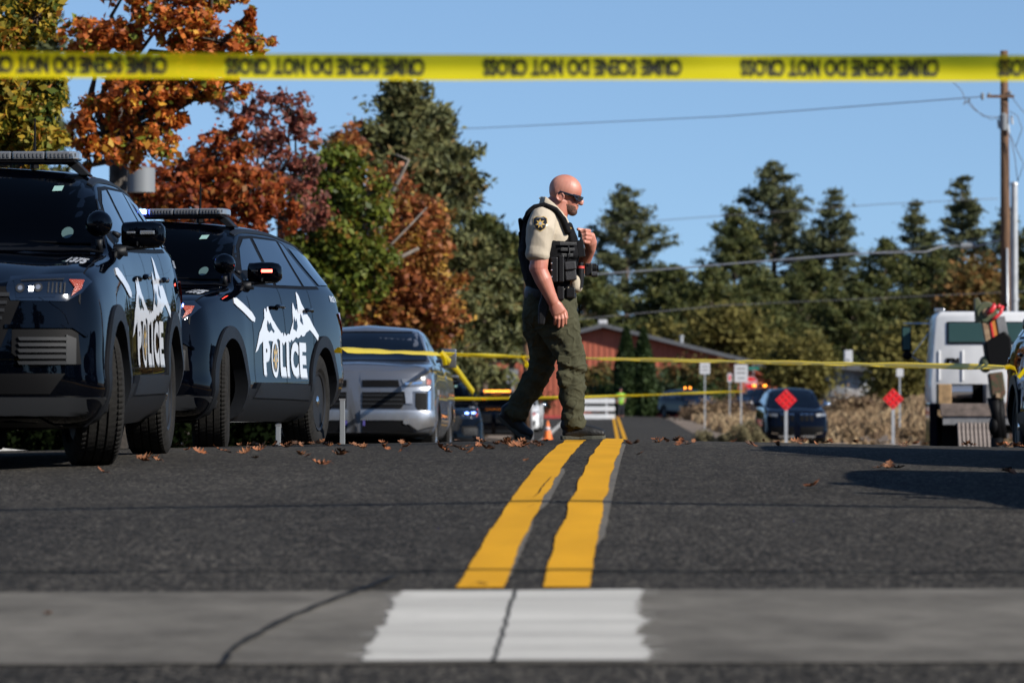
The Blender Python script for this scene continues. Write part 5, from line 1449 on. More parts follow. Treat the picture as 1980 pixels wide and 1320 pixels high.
# --- boots
def boot(name, heel, ball, toe, ankle, y, up):
    root_ = bpy.data.objects.new('boot', None); COL.objects.link(root_); root_.parent = officer
    d = (ball - heel).normalized(); n_ = up
    mb = MB()
    etube(mb, [ankle, ankle * .35 + heel * .65 + n_ * .03], [(.070, .062), (.062, .052)], 18)
    etube(mb, [heel + n_ * .045, heel * .5 + ball * .5 + n_ * .055, ball + n_ * .046, toe + n_ * .036], [(.047, .042), (.058, .044), (.048, .050), (.034, .044)], 18)
    fuse('boot_upper', mb, M_boot, .006, 3, root_)
    mb = MB(); side = Vector((0, 1, 0))
    outl = [(heel - d * .038, .020), (heel - d * .025, .036), (heel, .040), (heel * .5 + ball * .5, .034), (ball, .050), (toe, .042), (toe + (toe - ball).normalized() * .022, .020)]
    vs = []
    for p, w_ in outl:
        for s_ in (-1, 1):
            for h_ in (0.0, .026): vs.append(p + side * s_ * w_ + n_ * h_)
    fs = []
    for i in range(len(outl) - 1):
        a = i * 4; b_ = a + 4
        fs += [(a, a + 2, b_ + 2, b_), (a + 1, b_ + 1, b_ + 3, a + 3), (a, b_, b_ + 1, a + 1), (a + 2, a + 3, b_ + 3, b_ + 2)]
    fs += [(0, 1, 3, 2), (len(vs) - 4, len(vs) - 2, len(vs) - 1, len(vs) - 3)]
    mb.add(vs, fs); mb.build('boot_sole', M_sole, root_, bevel=.004)
boot('boot', q3(1094, 854.5, -.10), q3(1144, 854.5, -.10), q3(1164, 853.5, -.10), q3(1107, 815, -.10), -.10, Vector((0, 0, 1)))
hu = Vector((.50, 0, .866))
boot('boot', q3(966, 819, .118), q3(1003, 850, .118), q3(1020, 854.5, .118), q3(990, 800, .118), .118, Vector((.52, 0, .854)))
# --- shoulder patch and vest details are flat cloth on the sleeve
class Surf:
    def __init__(s, o):
        me = o.data; s.L = 0
        s.bvh = BVHTree.FromPolygons([tuple(v.co) for v in me.vertices], [tuple(p.vertices) for p in me.polygons])
    hit = Body.hit; patch = Body.patch
sf = Surf(shirt)
c0 = q3(1044, 441)
def sh_poly(s_): return [[(c0.x + a * s_, c0.z + b_ * s_) for a, b_ in ((-.9, .75), (-.5, 1.0), (0, .92), (.5, 1.0), (.9, .75), (.95, .1), (.6, -.65), (0, -1.05), (-.6, -.65), (-.95, .1))]]
sp_ = sf.patch('shoulder_patch', sh_poly(.050), 'front', 1, .003, M_gold, officer, step=.03)
sf.patch('patch_field', sh_poly(.0455), 'front', 1, .0042, M_blkd, sp_, step=.03)
sf.patch('patch_star', [[(c0.x + (.033 if k % 2 == 0 else .015) * math.sin(k * PI / 7), c0.z + (.033 if k % 2 == 0 else .015) * math.cos(k * PI / 7)) for k in range(14)]], 'front', 1, .0055, M_gold, sp_, step=.03)
sf.patch('patch_centre', [[(c0.x + .010 * math.cos(t), c0.z + .010 * math.sin(t)) for t in np.linspace(0, 2 * PI, 13)[:-1]]], 'front', 1, .0068, M_greyd, sp_, step=.03)
sf.patch('patch_scroll', [[(c0.x - .024, c0.z + .036), (c0.x, c0.z + .041), (c0.x + .024, c0.z + .036), (c0.x + .024, c0.z + .0325), (c0.x, c0.z + .0375), (c0.x - .024, c0.z + .0325)]], 'front', 1, .0055, M_greyd, sp_, step=.03)
mb = MB(); mb.tube([q3(1098, 476, -.19), q3(1101, 500, -.205), q3(1093, 512, -.215)], .005, 6); mb.build('radio_cord', M_gear, officer, smooth=True)
mb = MB(); mb.lathe([(-.004, .0115), (.004, .0115)], 14, 'x', (0, 0, 0), closed=False); mb.build('ring', M_chrome, officer, loc=q3(1131, 466, -.02))
Dp = 27.9
officer.location = ((PX0 - CX) * Dp / F, Dp, gz((1120 - CX) * Dp / F, Dp) + .010)

mb = MB(); mb.prism([(-.03, .07), (.035, .075), (.03, -.02), (.012, -.12), (-.03, -.12), (-.04, .0)], -.03, .03, 'y'); mb.build('holster', M_gear, officer, bevel=.012, loc=q3(1052, 600, -.205), rot=(0, R(6), 0))
# ================================================================== vegetation
M_bark = mat('brown_bark', (.060, .042, .030), .95, c2=(.13, .095, .07), vscale=7, bump=.6, bscale=30, stretch=(1, 1, .25))
M_barkd = mat('dark_bark', (.022, .018, .015), .95, c2=(.06, .05, .042), vscale=9, bump=.5, bscale=30)
M_barkp = mat('pale_bark', (.20, .17, .14), .9, c2=(.10, .085, .07), vscale=9)
L_maple = leafmat('orange_leaves', [(0.1509, 0.0477, 0.0144), (0.3310, 0.0836, 0.0196), (0.6071, 0.1787, 0.0310), (0.4416, 0.1068, 0.0258), (0.7177, 0.3866, 0.0505), (0.1934, 0.2380, 0.0310)], trans=.4)
L_red = leafmat('red_leaves', [(0.1372, 0.0258, 0.0120), (0.2743, 0.0580, 0.0189), (0.4240, 0.1096, 0.0258), (0.3242, 0.0645, 0.0189), (0.2494, 0.1419, 0.0258), (0.1746, 0.0387, 0.0172)], trans=.4)
L_dusk = leafmat('dusky_leaves', [(0.0952, 0.0485, 0.0361), (0.2044, 0.0815, 0.0602), (0.2716, 0.0671, 0.0447), (0.1497, 0.0846, 0.0404)], trans=.3)
L_yg = leafmat('yellow_green_leaves', [(0.0415, 0.0673, 0.0103), (0.0979, 0.1286, 0.0172), (0.2780, 0.2334, 0.0241), (0.5093, 0.3225, 0.0344), (0.0811, 0.1107, 0.0172), (0.3698, 0.1335, 0.0206)], trans=.4)
L_green = leafmat('green_autumn_leaves', [(0.0392, 0.0588, 0.0095), (0.0888, 0.1198, 0.0155), (0.1559, 0.1754, 0.0215), (0.0671, 0.0898, 0.0120), (0.2672, 0.1279, 0.0215)], trans=.35)
L_rust = leafmat('rust_leaves', [(0.1321, 0.0402, 0.0171), (0.2632, 0.0785, 0.0274), (0.3726, 0.1321, 0.0388), (0.2198, 0.1094, 0.0284), (0.4386, 0.2528, 0.0416)], trans=.35)
L_pine = leafmat('pine_needles', [(0.0266, 0.0359, 0.0105), (0.0483, 0.0613, 0.0148), (0.0805, 0.0867, 0.0204), (0.1226, 0.1102, 0.0272)], rough=.7, trans=.15)
L_pond = leafmat('ponderosa_needles', [(0.0373, 0.0446, 0.0168), (0.0723, 0.0796, 0.0278), (0.1250, 0.1206, 0.0402), (0.0526, 0.0621, 0.0219), (0.1937, 0.1214, 0.0402)], rough=.7, trans=.15)
L_far = leafmat('far_needles', [(0.0347, 0.0452, 0.0198), (0.0588, 0.0693, 0.0266), (0.0867, 0.0917, 0.0353), (0.1189, 0.1139, 0.0427)], rough=.8, trans=.1)
L_olive = leafmat('olive_shrub', [(0.0644, 0.0615, 0.0155), (0.1192, 0.1078, 0.0258), (0.1835, 0.1532, 0.0387), (0.0956, 0.0775, 0.0206)], rough=.8, trans=.3)
L_oliv2 = leafmat('brown_shrub', [(0.0765, 0.0507, 0.0181), (0.1393, 0.0946, 0.0335), (0.1118, 0.0980, 0.0258), (0.1952, 0.0980, 0.0284)], rough=.8, trans=.3)
L_cedar = leafmat('arborvitae', [(0.0095, 0.0224, 0.0052), (0.0198, 0.0378, 0.0069), (0.0344, 0.0559, 0.0112)], rough=.7, trans=.15)
L_straw = leafmat('dry_straw', [(0.1183, 0.0738, 0.0441), (0.2150, 0.1419, 0.0790), (0.3870, 0.2838, 0.1625), (0.1613, 0.0965, 0.0580)], rough=.9, trans=.25)
L_sage = leafmat('sagebrush', [(0.1135, 0.0998, 0.0525), (0.1892, 0.1608, 0.0808), (0.2460, 0.2081, 0.1135), (0.0662, 0.0568, 0.0335)], rough=.9, trans=.2)

L_shade = leafmat('shade_dark_leaves', [(0.0030, 0.0050, 0.0020), (0.0060, 0.0090, 0.0030)], trans=.0)  # near-black: vehicle shade put into the leaf colour
def quads(cent, size, rg, aspect=.6, updown=0.0, normal_bias=None):
    """random leaf quads (diamonds): returns V (4n,3)"""
    n = len(cent)
    a = rg.normal(size=(n, 3)); a /= np.linalg.norm(a, axis=1)[:, None]
    if updown: a[:, 2] = a[:, 2] * (1 - updown) - updown * .6; a /= np.linalg.norm(a, axis=1)[:, None]
    r = rg.normal(size=(n, 3)); b = np.cross(a, r); b /= np.linalg.norm(b, axis=1)[:, None] + 1e-9
    s = size[:, None] if np.ndim(size) else size
    A = a * s; Bv = b * s * aspect
    c = cent
    V = np.stack([c - A * .5, c + Bv * .5, c + A * .5 + np.cross(a, b) * s * .12, c - Bv * .5], 1)
    return V.reshape(-1, 3)

def leaf_mesh(name, V, m, parent, tint, kind=None, label=None):
    n = len(V) // 4
    Fc = np.arange(4 * n, dtype=np.int32).reshape(n, 4)
    me = bpy.data.meshes.new(name)
    me.vertices.add(4 * n); me.vertices.foreach_set('co', np.asarray(V, np.float32).ravel())
    me.loops.add(4 * n); me.loops.foreach_set('vertex_index', Fc.ravel())
    me.polygons.add(n); me.polygons.foreach_set('loop_start', np.arange(0, 4 * n, 4, dtype=np.int32)); me.polygons.foreach_set('loop_total', np.full(n, 4, np.int32))
    me.materials.append(m); me.update(calc_edges=True)
    at_ = me.attributes.new('tint', 'FLOAT', 'FACE'); at_.data.foreach_set('value', np.clip(tint, 0, 1).astype(np.float32))
    o = link_mesh(name, me, parent)
    if kind: o['kind'] = kind
    return o

def clumpy_tint(C, rg, scale=.8, spread=.22, base=.5):
    """tint varies by clump: cheap value noise from sines"""
    s = 1.0 / scale
    v = (np.sin(C[:, 0] * s * 2.1 + 1.3 * np.sin(C[:, 2] * s * 1.7)) + np.sin(C[:, 1] * s * 1.9 + C[:, 2] * s * 1.3) + np.sin(C[:, 2] * s * 2.6 + C[:, 0] * s)) / 3
    return base + v * .32 + rg.normal(size=len(C)) * spread

def limb_path(a, b, rg, n=5, wob=.12):
    a = np.array(a, float); b = np.array(b, float); L_ = np.linalg.norm(b - a); out = []
    for i in range(n + 1):
        t = i / n; p = a + (b - a) * t
        if 0 < i < n: p = p + rg.normal(size=3) * L_ * wob * .35
        out.append(tuple(p))
    return out

def broadleaf(name, label, base, blobs, lm, bark, rg, leaf=.12, n_leaf=9000, trunk_r=.16, cat='tree', group=None, sub=42, spread=.34, spr_t=.2, aspect=.62, fork=None, blob_mats=None, base_t=.5):
    """blobs: list of (centre Vector, radii (rx,ry,rz), weight). trunk > limbs reach into every blob"""
    root = thing(name, label, cat, tuple(base), 0, group)
    b0 = np.array(base, float)
    mb = MB()
    cen = np.mean([np.array(b[0]) for b in blobs], 0)
    low = min(b[0][2] - b[1][2] for b in blobs)
    fk = np.array(fork) if fork is not None else np.array([b0[0] * .7 + cen[0] * .3, b0[1] * .7 + cen[1] * .3, max(low + .3, b0[2] + 1.2)])
    mb.tube([(0, 0, -.3), tuple((fk - b0) * .5 + rg.normal(size=3) * .04), tuple(fk - b0)], [trunk_r * 1.2, trunk_r * .95, trunk_r * .8], 10)
    Cs = []; TT = []; tot = sum(b[2] for b in blobs); allC = []
    mb2 = MB()
    for bi, (c, rad, wgt) in enumerate(blobs):
        c = np.array(c, float); rad = np.array(rad, float)
        pth = limb_path(fk - b0, c - b0, rg, 4, .18)
        mb2.tube(pth, [trunk_r * .55, trunk_r * .42, trunk_r * .32, trunk_r * .2, trunk_r * .1], 7)
        k = max(5, int(sub * wgt / tot))
        u = rg.normal(size=(k, 3)); u /= np.linalg.norm(u, axis=1)[:, None]
        rr = rg.uniform(.35, 1.02, size=k) ** .55
        cl = c + u * rr[:, None] * rad
        for q in cl:
            d = q - c; s0 = c - b0 + d * rg.uniform(0, .25)
            mb2.tube(limb_path(s0, q - b0 + d * .05, rg, 3, .16), [trunk_r * .13, trunk_r * .09, trunk_r * .06, trunk_r * .03], 4, cap=False)
        nl = int(n_leaf * wgt / tot)
        idx = rg.integers(0, k, nl)
        sp = spread * np.mean(rad) * (.5 + .9 * rg.random(k))[idx]
        P_ = cl[idx] + rg.normal(size=(nl, 3)) * sp[:, None] * .55
        Cs.append(P_ - b0); TT.append(clumpy_tint(P_, rg, .9 * np.mean(rad), spr_t, base_t))
    mb.build('trunk', bark, root, smooth=True)
    o = mb2.build('limbs', bark, root, smooth=True); o['kind'] = 'stuff'
    C = np.concatenate(Cs); T = np.concatenate(TT)
    sz = leaf * (.45 + 1.15 * rg.random(len(C)) ** 1.4)
    leaf_mesh('crown', quads(C, sz, rg, aspect, .25), lm, root, T, 'stuff')
    return root

def B_(px, py, rx, ry, D, w=1.0, dz=0.0, depth=None):
    """crown blob from its outline in the photo, as a real ellipsoid at distance D"""
    s = F / D
    r = (rx / s, depth if depth else max(rx, ry) / s * .8, ry / s)
    return (at(px, py, D) + Vector((0, dz, 0)), r, w)

rgt = np.random.default_rng(5)
# --- yellow-green tree at the left edge
D = 44
broadleaf('autumn_tree', 'yellow and green leaved tree at the far left edge above the nearest suv', (-5.9, 45, gz(-5.9, 45)),
  [B_(-20, 60, 90, 110, D, 2.2), B_(70, 30, 45, 60, D, .9), B_(40, 190, 85, 70, D, 2.2), B_(-30, 250, 90, 60, D, 1.4), B_(60, 265, 75, 42, D, 1.4), B_(95, 175, 35, 40, D, .7), B_(20, 330, 90, 50, D, 1.2)],
  L_yg, M_bark, rgt, leaf=.092, n_leaf=17000, trunk_r=.13, sub=210, spread=.25, spr_t=.27)
# --- orange maple
D = 55
broadleaf('autumn_tree', 'orange and rust leaved tree rising behind the nearest suv', (-5.35, 56, gz(-5.35, 56)),
  [B_(330, 20, 90, 60, D, 2.0), B_(200, 75, 85, 40, D, 1.7), B_(155, 95, 45, 30, D, .6), B_(420, 80, 85, 40, D, 1.6), B_(490, 75, 40, 30, D, .55), B_(360, 120, 90, 40, D, 1.5), B_(270, 180, 90, 45, D, 1.9), B_(385, 170, 60, 30, D, .8),
   B_(180, 235, 60, 45, D, 1.2), B_(270, 280, 80, 45, D, 1.5), B_(320, 215, 45, 30, D, .5), B_(410, -20, 70, 40, D, 1.0), B_(250, -30, 70, 40, D, 1.0), B_(475, 30, 22, 28, D, .3), B_(170, 300, 40, 30, D, .5), B_(455, 165, 35, 25, D, .35)],
  L_maple, M_barkd, rgt, leaf=.100, n_leaf=16500, trunk_r=.15, sub=330, spread=.22, spr_t=.27, fork=tuple(at(230, 300, 56)))
# --- red tree behind the second suv
D = 70
broadleaf('autumn_tree', 'red leaved tree behind the roof of the second suv', (-5.3, 70, gz(-5.3, 70)),
  [B_(420, 320, 75, 60, D, 2.0), B_(340, 365, 90, 42, D, 1.7), B_(480, 370, 70, 50, D, 1.6), B_(420, 390, 150, 35, D, 1.6), B_(280, 385, 50, 35, D, .7), B_(390, 430, 120, 50, D, 1.4), B_(455, 270, 35, 40, D, .5), B_(535, 420, 45, 45, D, .6)],
  L_red, M_barkd, rgt, leaf=.12, n_leaf=10500, trunk_r=.14, sub=260, spread=.24, spr_t=.25)
# --- sparse dusky tree with open twigs
D = 76
broadleaf('autumn_tree', 'sparse dusky red tree with open twigs right of the orange tree', (-4.3, 77, gz(-4.3, 77)),
  [B_(560, 210, 35, 45, D, 1), B_(590, 250, 25, 35, D, .6), B_(520, 270, 35, 45, D, .9), B_(545, 330, 45, 45, D, 1.1), B_(490, 210, 30, 45, D, .6), B_(585, 330, 30, 40, D, .7), B_(450, 200, 45, 30, D, .5), B_(600, 400, 35, 50, D, .9)],
  L_dusk, M_barkd, rgt, leaf=.115, n_leaf=3600, trunk_r=.09, sub=170, spread=.34)
# --- green / rust tree in the middle
D = 92
broadleaf('autumn_tree', 'green leaved tree turning rust, behind the rear of the second suv', (-3.9, 93, gz(-3.9, 93)),
  [B_(640, 330, 55, 50, D, 1.2), B_(620, 400, 65, 55, D, 1.8), B_(660, 470, 75, 60, D, 2.0), B_(600, 480, 55, 60, D, 1.3), B_(690, 390, 60, 55, D, 1.6), B_(650, 560, 75, 55, D, 1.6), B_(720, 520, 50, 50, D, 1), B_(585, 560, 60, 60, D, 1)],
  L_green, M_bark, rgt, leaf=.15, n_leaf=17000, trunk_r=.16, sub=300, spread=.34, spr_t=.25)
D = 100
broadleaf('autumn_tree', 'rust and gold leaved tree with bare grey boughs behind the silver pickup', (-2.9, 101, gz(-2.9, 101)),
  [B_(800, 430, 70, 55, D, 1.3), B_(770, 500, 80, 60, D, 1.9), B_(840, 520, 60, 60, D, 1.4), B_(730, 580, 75, 55, D, 1.5), B_(810, 590, 80, 50, D, 1.6), B_(740, 370, 60, 50, D, 1.0), B_(660, 280, 55, 35, D, .6), B_(750, 640, 90, 40, D, 1.0), B_(850, 620, 50, 45, D, .9)],
  L_rust, M_barkp, rgt, leaf=.15, n_leaf=14000, trunk_r=.15, sub=260, spread=.34, spr_t=.25, base_t=.55)
mb = MB()
for pts in ([(655, 600), (690, 560), (715, 530), (740, 490), (790, 440), (825, 400)], [(715, 530), (770, 500), (810, 480)], [(740, 410), (770, 350), (790, 310), (765, 300)], [(740, 490), (735, 440), (755, 400)]):
    mb.tube([at(x, y, 97) + Vector((0, .25 * math.sin(x), 0)) - Vector((-2.9, 101, gz(-2.9, 101))) for x, y in pts], [.055, .05, .04, .03, .022, .015][:len(pts)], 6)
rust_root = [o for o in COL.objects if o.name.startswith('autumn_tree') and 'bare grey boughs' in o.get('label', '')][0]
o = mb.build('bare_boughs', M_barkp, rust_root, smooth=True); o['kind'] = 'stuff'

# ------------------------------------------------------------------ conifers
def conifer(label, base, H, Wd, lm, rg, n=9000, lean=0.0, open_=.0, crown0=.12, name='conifer_tree', tuft=.45, cat='conifer', group=None, bark=None, shape=1.0, gaps=.25, cl=.5, irregular=.25, layer=.030, flat=.62):
    root = thing(name, label, cat, tuple(base), 0, group)
    mb = MB(); mb.tube([(0, 0, -.5), (lean * .3, 0, H * .5), (lean, 0, H * .98)], [H * .016 + .06, H * .011 + .03, .03], 8); mb.build('trunk', bark or M_bark, root, smooth=True)
    mb2 = MB(); P_ = []; 
    z = H * crown0; k = 0
    nb = 0
    while z < H * .985:
        t = (z / H - crown0) / (1 - crown0)
        prof = ((1 - t) ** .85) * (.55 + .45 * min(1, t / .18)) * shape + .02
        nbr = 5 if t < .85 else 4
        a0 = rg.uniform(0, 2 * PI)
        for j in range(nbr):
            if rg.random() < gaps * (1 - t * .5): continue
            a = a0 + 2 * PI * j / nbr + rg.normal() * .3
            L_ = Wd * .5 * prof * rg.uniform(1 - irregular * 1.8, 1 + irregular)
            rise = (.10 + .55 * t) * L_ + rg.normal() * .08 * L_
            sx = lean * (z / H)
            tip = np.array([sx + math.cos(a) * L_, math.sin(a) * L_, z + rise])
            st = np.array([sx, 0, z]); mid = (st + tip) / 2 + np.array([0, 0, -.10 * L_])
            mb2.tube([tuple(st), tuple(mid), tuple(tip)], [.05 + .012 * L_, .03, .012], 4, cap=False)
            m_ = max(3, int(L_ * 3.2 * cl / tuft * 1.2))
            for q in range(m_):
                f = rg.uniform(.30, 1.05) ** .8
                p = st * (1 - f) ** 2 + 2 * mid * f * (1 - f) + tip * f ** 2
                P_.append((p[0] + rg.normal() * .13 * L_ * f, p[1] + rg.normal() * .13 * L_ * f, p[2] + abs(rg.normal()) * .05 * L_ + .02, .6 + .6 * rg.random()))
        z += H * layer * rg.uniform(.8, 1.25) * (1.15 - .5 * t); k += 1
    P_ = np.array(P_)
    per = max(4, int(n / len(P_)))
    C = np.repeat(P_[:, :3], per, 0) + rg.normal(size=(len(P_) * per, 3)) * (tuft * .42 * np.repeat(P_[:, 3], per))[:, None] * np.array([1, 1, flat])
    sz = tuft * .62 * (.6 + .8 * rg.random(len(C)))
    # upward sunlit tufts, darker inner: natural shading only, tint is by clump
    T = clumpy_tint(C, rg, H * .06, .20, .5)
    o = mb2.build('boughs', bark or M_bark, root); o['kind'] = 'stuff'
    leaf_mesh('crown', quads(C, sz, rg, .34, .0), lm, root, T, 'stuff')
    return root

def con_px(label, px, top, Wpx, D, lm, n, basepy=None, **k):
    x = (px - CX) * D / F; zb = gz(x, D) if D < 330 else -2.6
    H = (HZ - top) * D / F - zb
    return conifer(label, (x, D, zb), H, Wpx * D / F, lm, rgt, n=n, **k)
# tall ponderosas behind the autumn trees
con_px('tall dark ponderosa pine whose top reaches the yellow tape, left of the officer', 775, 150, 370, 128, L_pond, 42000, tuft=.50, crown0=.10, gaps=.22, shape=1.15, bark=M_barkd, cl=.55, irregular=.45)
con_px('leaning ponderosa pine on the right flank of the tallest one', 842, 215, 250, 133, L_pond, 32000, tuft=.50, crown0=.26, gaps=.2, shape=1.2, cl=.6, irregular=.4)
con_px('small grey green pine peeping above the green and rust tree', 660, 255, 150, 140, L_pond, 9000, tuft=.55, crown0=.15, gaps=.3)
con_px('dark pine just left of the officer', 935, 425, 260, 160, L_pine, 24000, tuft=.52, crown0=.38, shape=1.2)
con_px('olive pine behind the officer\'s back', 990, 470, 240, 175, L_pine, 20000, tuft=.52, crown0=.40, shape=1.2)
con_px('bluish pine behind the yellow green tree at the left edge', 60, -60, 260, 110, L_far, 11000, tuft=.62, crown0=.1, gaps=.3)
# right half: the row on the skyline
ROW = [('broad pine right of the officer\'s raised hand', 1212, 358, 230, 380, 17000, dict(shape=1.25)),
       ('low olive pine in the gap left of the biggest pine', 1300, 512, 190, 350, 12000, dict(shape=1.3)),
       ('biggest pine on the skyline with open layered boughs', 1497, 308, 250, 385, 20000, dict(gaps=.38, shape=1.05)),
       ('dark pine on the left shoulder of the biggest pine', 1420, 395, 170, 372, 13000, dict(shape=1.25)),
       ('slender pointed pine right of the biggest pine', 1613, 365, 170, 378, 13000, dict(shape=1.05)),
       ('greyish round topped pine left of the far right one', 1772, 390, 130, 400, 9000, dict(gaps=.35, crown0=.3)),
       ('tall bluish pine near the utility pole', 1860, 336, 160, 410, 12000, dict(gaps=.3, crown0=.15)),
       ('dark pine behind the utility pole', 1945, 400, 150, 395, 11000, dict(shape=1.2)),
       ('short dark pine between the pointed and greyish pines', 1712, 462, 160, 365, 11000, dict(shape=1.3)),
       ('dark pine below the greyish pine', 1800, 470, 190, 370, 12000, dict(shape=1.3)),
       ('dark pine at the right edge behind the truck', 1990, 440, 200, 360, 11000, dict(shape=1.3)),
       ('olive pine above the red building', 1130, 520, 200, 345, 11000, dict(shape=1.35)),
       ('dark pine low between the two largest skyline pines', 1560, 500, 190, 360, 11000, dict(shape=1.35)),
       ('dark pine low left of the biggest pine', 1375, 520, 170, 348, 11000, dict(shape=1.35)),
       ('dark pine low right of the slender pine', 1655, 545, 150, 352, 9000, dict(shape=1.35)),
       ('dark pine filling in above the far corner', 1465, 540, 190, 352, 10000, dict(shape=1.35))]
for (lb, px, top, W_, Dq, n_, kw) in ROW:
    con_px(lb, px, top, W_ * 1.28, Dq, L_far if Dq > 376 else L_pine, int(n_ * 1.9), tuft=.72, layer=.043, flat=.42, group='pines along the skyline', cl=1.25, **{**dict(crown0=.03, gaps=.15), **kw})
# autumn coloured trees low behind the truck
def bush(name, label, px, py, rx, ry, D, lm, n, leaf=.3, cat='shrub', group=None, sub=40, parts=5, bark=None, tr=.06, aspect=.6, bt=.5):
    x = (px - CX) * D / F; zb = gz(x, D) if D < 330 else -2.6
    bl = []
    for k in range(parts):
        a = (k + .5) / parts * 2 - 1
        bl.append(B_(px + a * rx * .6, py + ry * (.25 * a * a - .05 * (k % 2)), rx * (.45 if parts > 1 else 1), ry * (.8 if k % 2 else .95), D, 1.0, depth=rx * D / F * .6))
    return broadleaf(name, label, (x, D, zb), bl, lm, bark or M_bark, rgt, leaf=leaf, n_leaf=n, trunk_r=tr, cat=cat, group=group, sub=sub, spread=.5, aspect=aspect, base_t=bt)
bush('autumn_tree', 'golden brown tree low behind the cab of the white truck', 1880, 575, 80, 75, 300, L_oliv2, 7000, leaf=.42, cat='tree', sub=90, bt=.85)
bush('round_bush', 'round olive bush left of the white truck', 1740, 715, 72, 85, 235, L_olive, 9000, leaf=.28, sub=120)
bush('round_bush', 'wide olive bush above the parked dark suv', 1548, 700, 72, 50, 262, L_olive, 9000, leaf=.32, sub=120)
bush('round_bush', 'olive bush behind the stop sign', 1455, 680, 80, 45, 330, L_olive, 7000, leaf=.34, sub=90)
bush('round_bush', 'olive tree crown above the roof of the red building, right side', 1400, 640, 90, 50, 330, L_olive, 7000, leaf=.4, sub=90)
bush('round_bush', 'pale olive crown behind the arborvitae', 1290, 660, 50, 40, 335, L_olive, 4000, leaf=.4, sub=50)
bush('round_bush', 'olive tree crown above the left end of the red building', 915, 640, 90, 45, 318, L_olive, 7000, leaf=.4, sub=90)
bush('creeper_bush', 'brown and green shrub in front of the red wall, right part', 1350, 738, 80, 38, 288, L_oliv2, 8000, leaf=.32, sub=110)
bush('creeper_bush', 'brown shrub in front of the red wall beside the officer', 1150, 745, 55, 40, 288, L_oliv2, 4500, leaf=.32, sub=60)
bush('creeper_bush', 'brown and green creeper over the left part of the red wall', 935, 752, 85, 30, 289, L_oliv2, 7500, leaf=.32, sub=100)
bush('hedge', 'dark green hedge along the foot of the red building', 1280, 768, 150, 26, 286.5, L_cedar, 7000, leaf=.32, cat='hedge', sub=90, parts=8)
bush('hedge', 'dark green hedge left of the walking officer', 960, 785, 110, 25, 287, L_cedar, 5000, leaf=.32, cat='hedge', sub=60, parts=6)
for (lb, px, top) in (('left one of the twin dark arborvitae against the red wall', 1211, 632), ('right one of the twin dark arborvitae against the red wall', 1244, 636)):
    Dq = 283; x = (px - CX) * Dq / F
    root = thing('arborvitae', lb, 'evergreen', (x, Dq, gz(x, Dq)), 0, 'twin arborvitae by the red wall')
    H = (HZ - top) * Dq / F - gz(x, Dq); n = 7000
    t = rgt.random(n) ** .8; a = rgt.uniform(0, 2 * PI, n); rr = (np.minimum(1, (1 - t) * 2.1) ** .8) * .82 * (.75 + .3 * rgt.random(n))
    C = np.stack([np.cos(a) * rr, np.sin(a) * rr, t * H], 1)
    leaf_mesh('crown', quads(C, .34 * (.6 + .8 * rgt.random(n)), rgt, .45, 0), L_cedar, root, clumpy_tint(C, rgt, .8, .2), 'stuff')
    mb = MB(); mb.tube([(0, 0, -.2), (0, 0, H * .9)], [.12, .02], 6); mb.build('trunk', M_bark, root)
# filler growth behind everything, so that no bare horizon shows (a far wood reads as one mass)
C = []
for k in range(900):
    px = rgt.uniform(-250, 2250); Dq = rgt.uniform(430, 520)
    top = 640 + 40 * math.sin(px * .011) + rgt.uniform(-25, 30)
    s = F / Dq; zt = (HZ - top) / s; zb = -2.6
    m_ = 46; z = zb + (zt - zb) * rgt.random(m_) ** .9
    r = 2.6 * (1 - (z - zb) / (zt - zb) * .7)
    a = rgt.uniform(0, 2 * PI, m_)
    C.append(np.stack([(px - CX) / s + np.cos(a) * r * rgt.random(m_), Dq + np.sin(a) * r * rgt.random(m_), z], 1))
C = np.concatenate(C)
o = leaf_mesh('far_wood', quads(C, 1.9 * (.6 + .8 * rgt.random(len(C))), rgt, .6, 0), L_far, None, clumpy_tint(C, rgt, 6, .2, .4), 'stuff')
tag(o, 'dark far wood closing the view behind the pines and buildings', 'wood')

for k, (px, lb) in enumerate(((-40, 'dark hedge standing in for shade under the nearest suv, left part'), (120, 'dark hedge standing in for shade under the nearest suv, right part'), (290, 'dark hedge standing in for shade between the two nearest suvs'), (450, 'dark hedge standing in for shade behind the second suv'), (610, 'dark hedge standing in for shade at the rear of the second suv'))):
    bush('hedge', lb, px, 850, 100, 60, 63 + k * .8, L_shade, 4200, leaf=.13, cat='hedge', sub=60, parts=4, tr=.03)  # added bushes, coloured near-black to stand in for shade below the cars
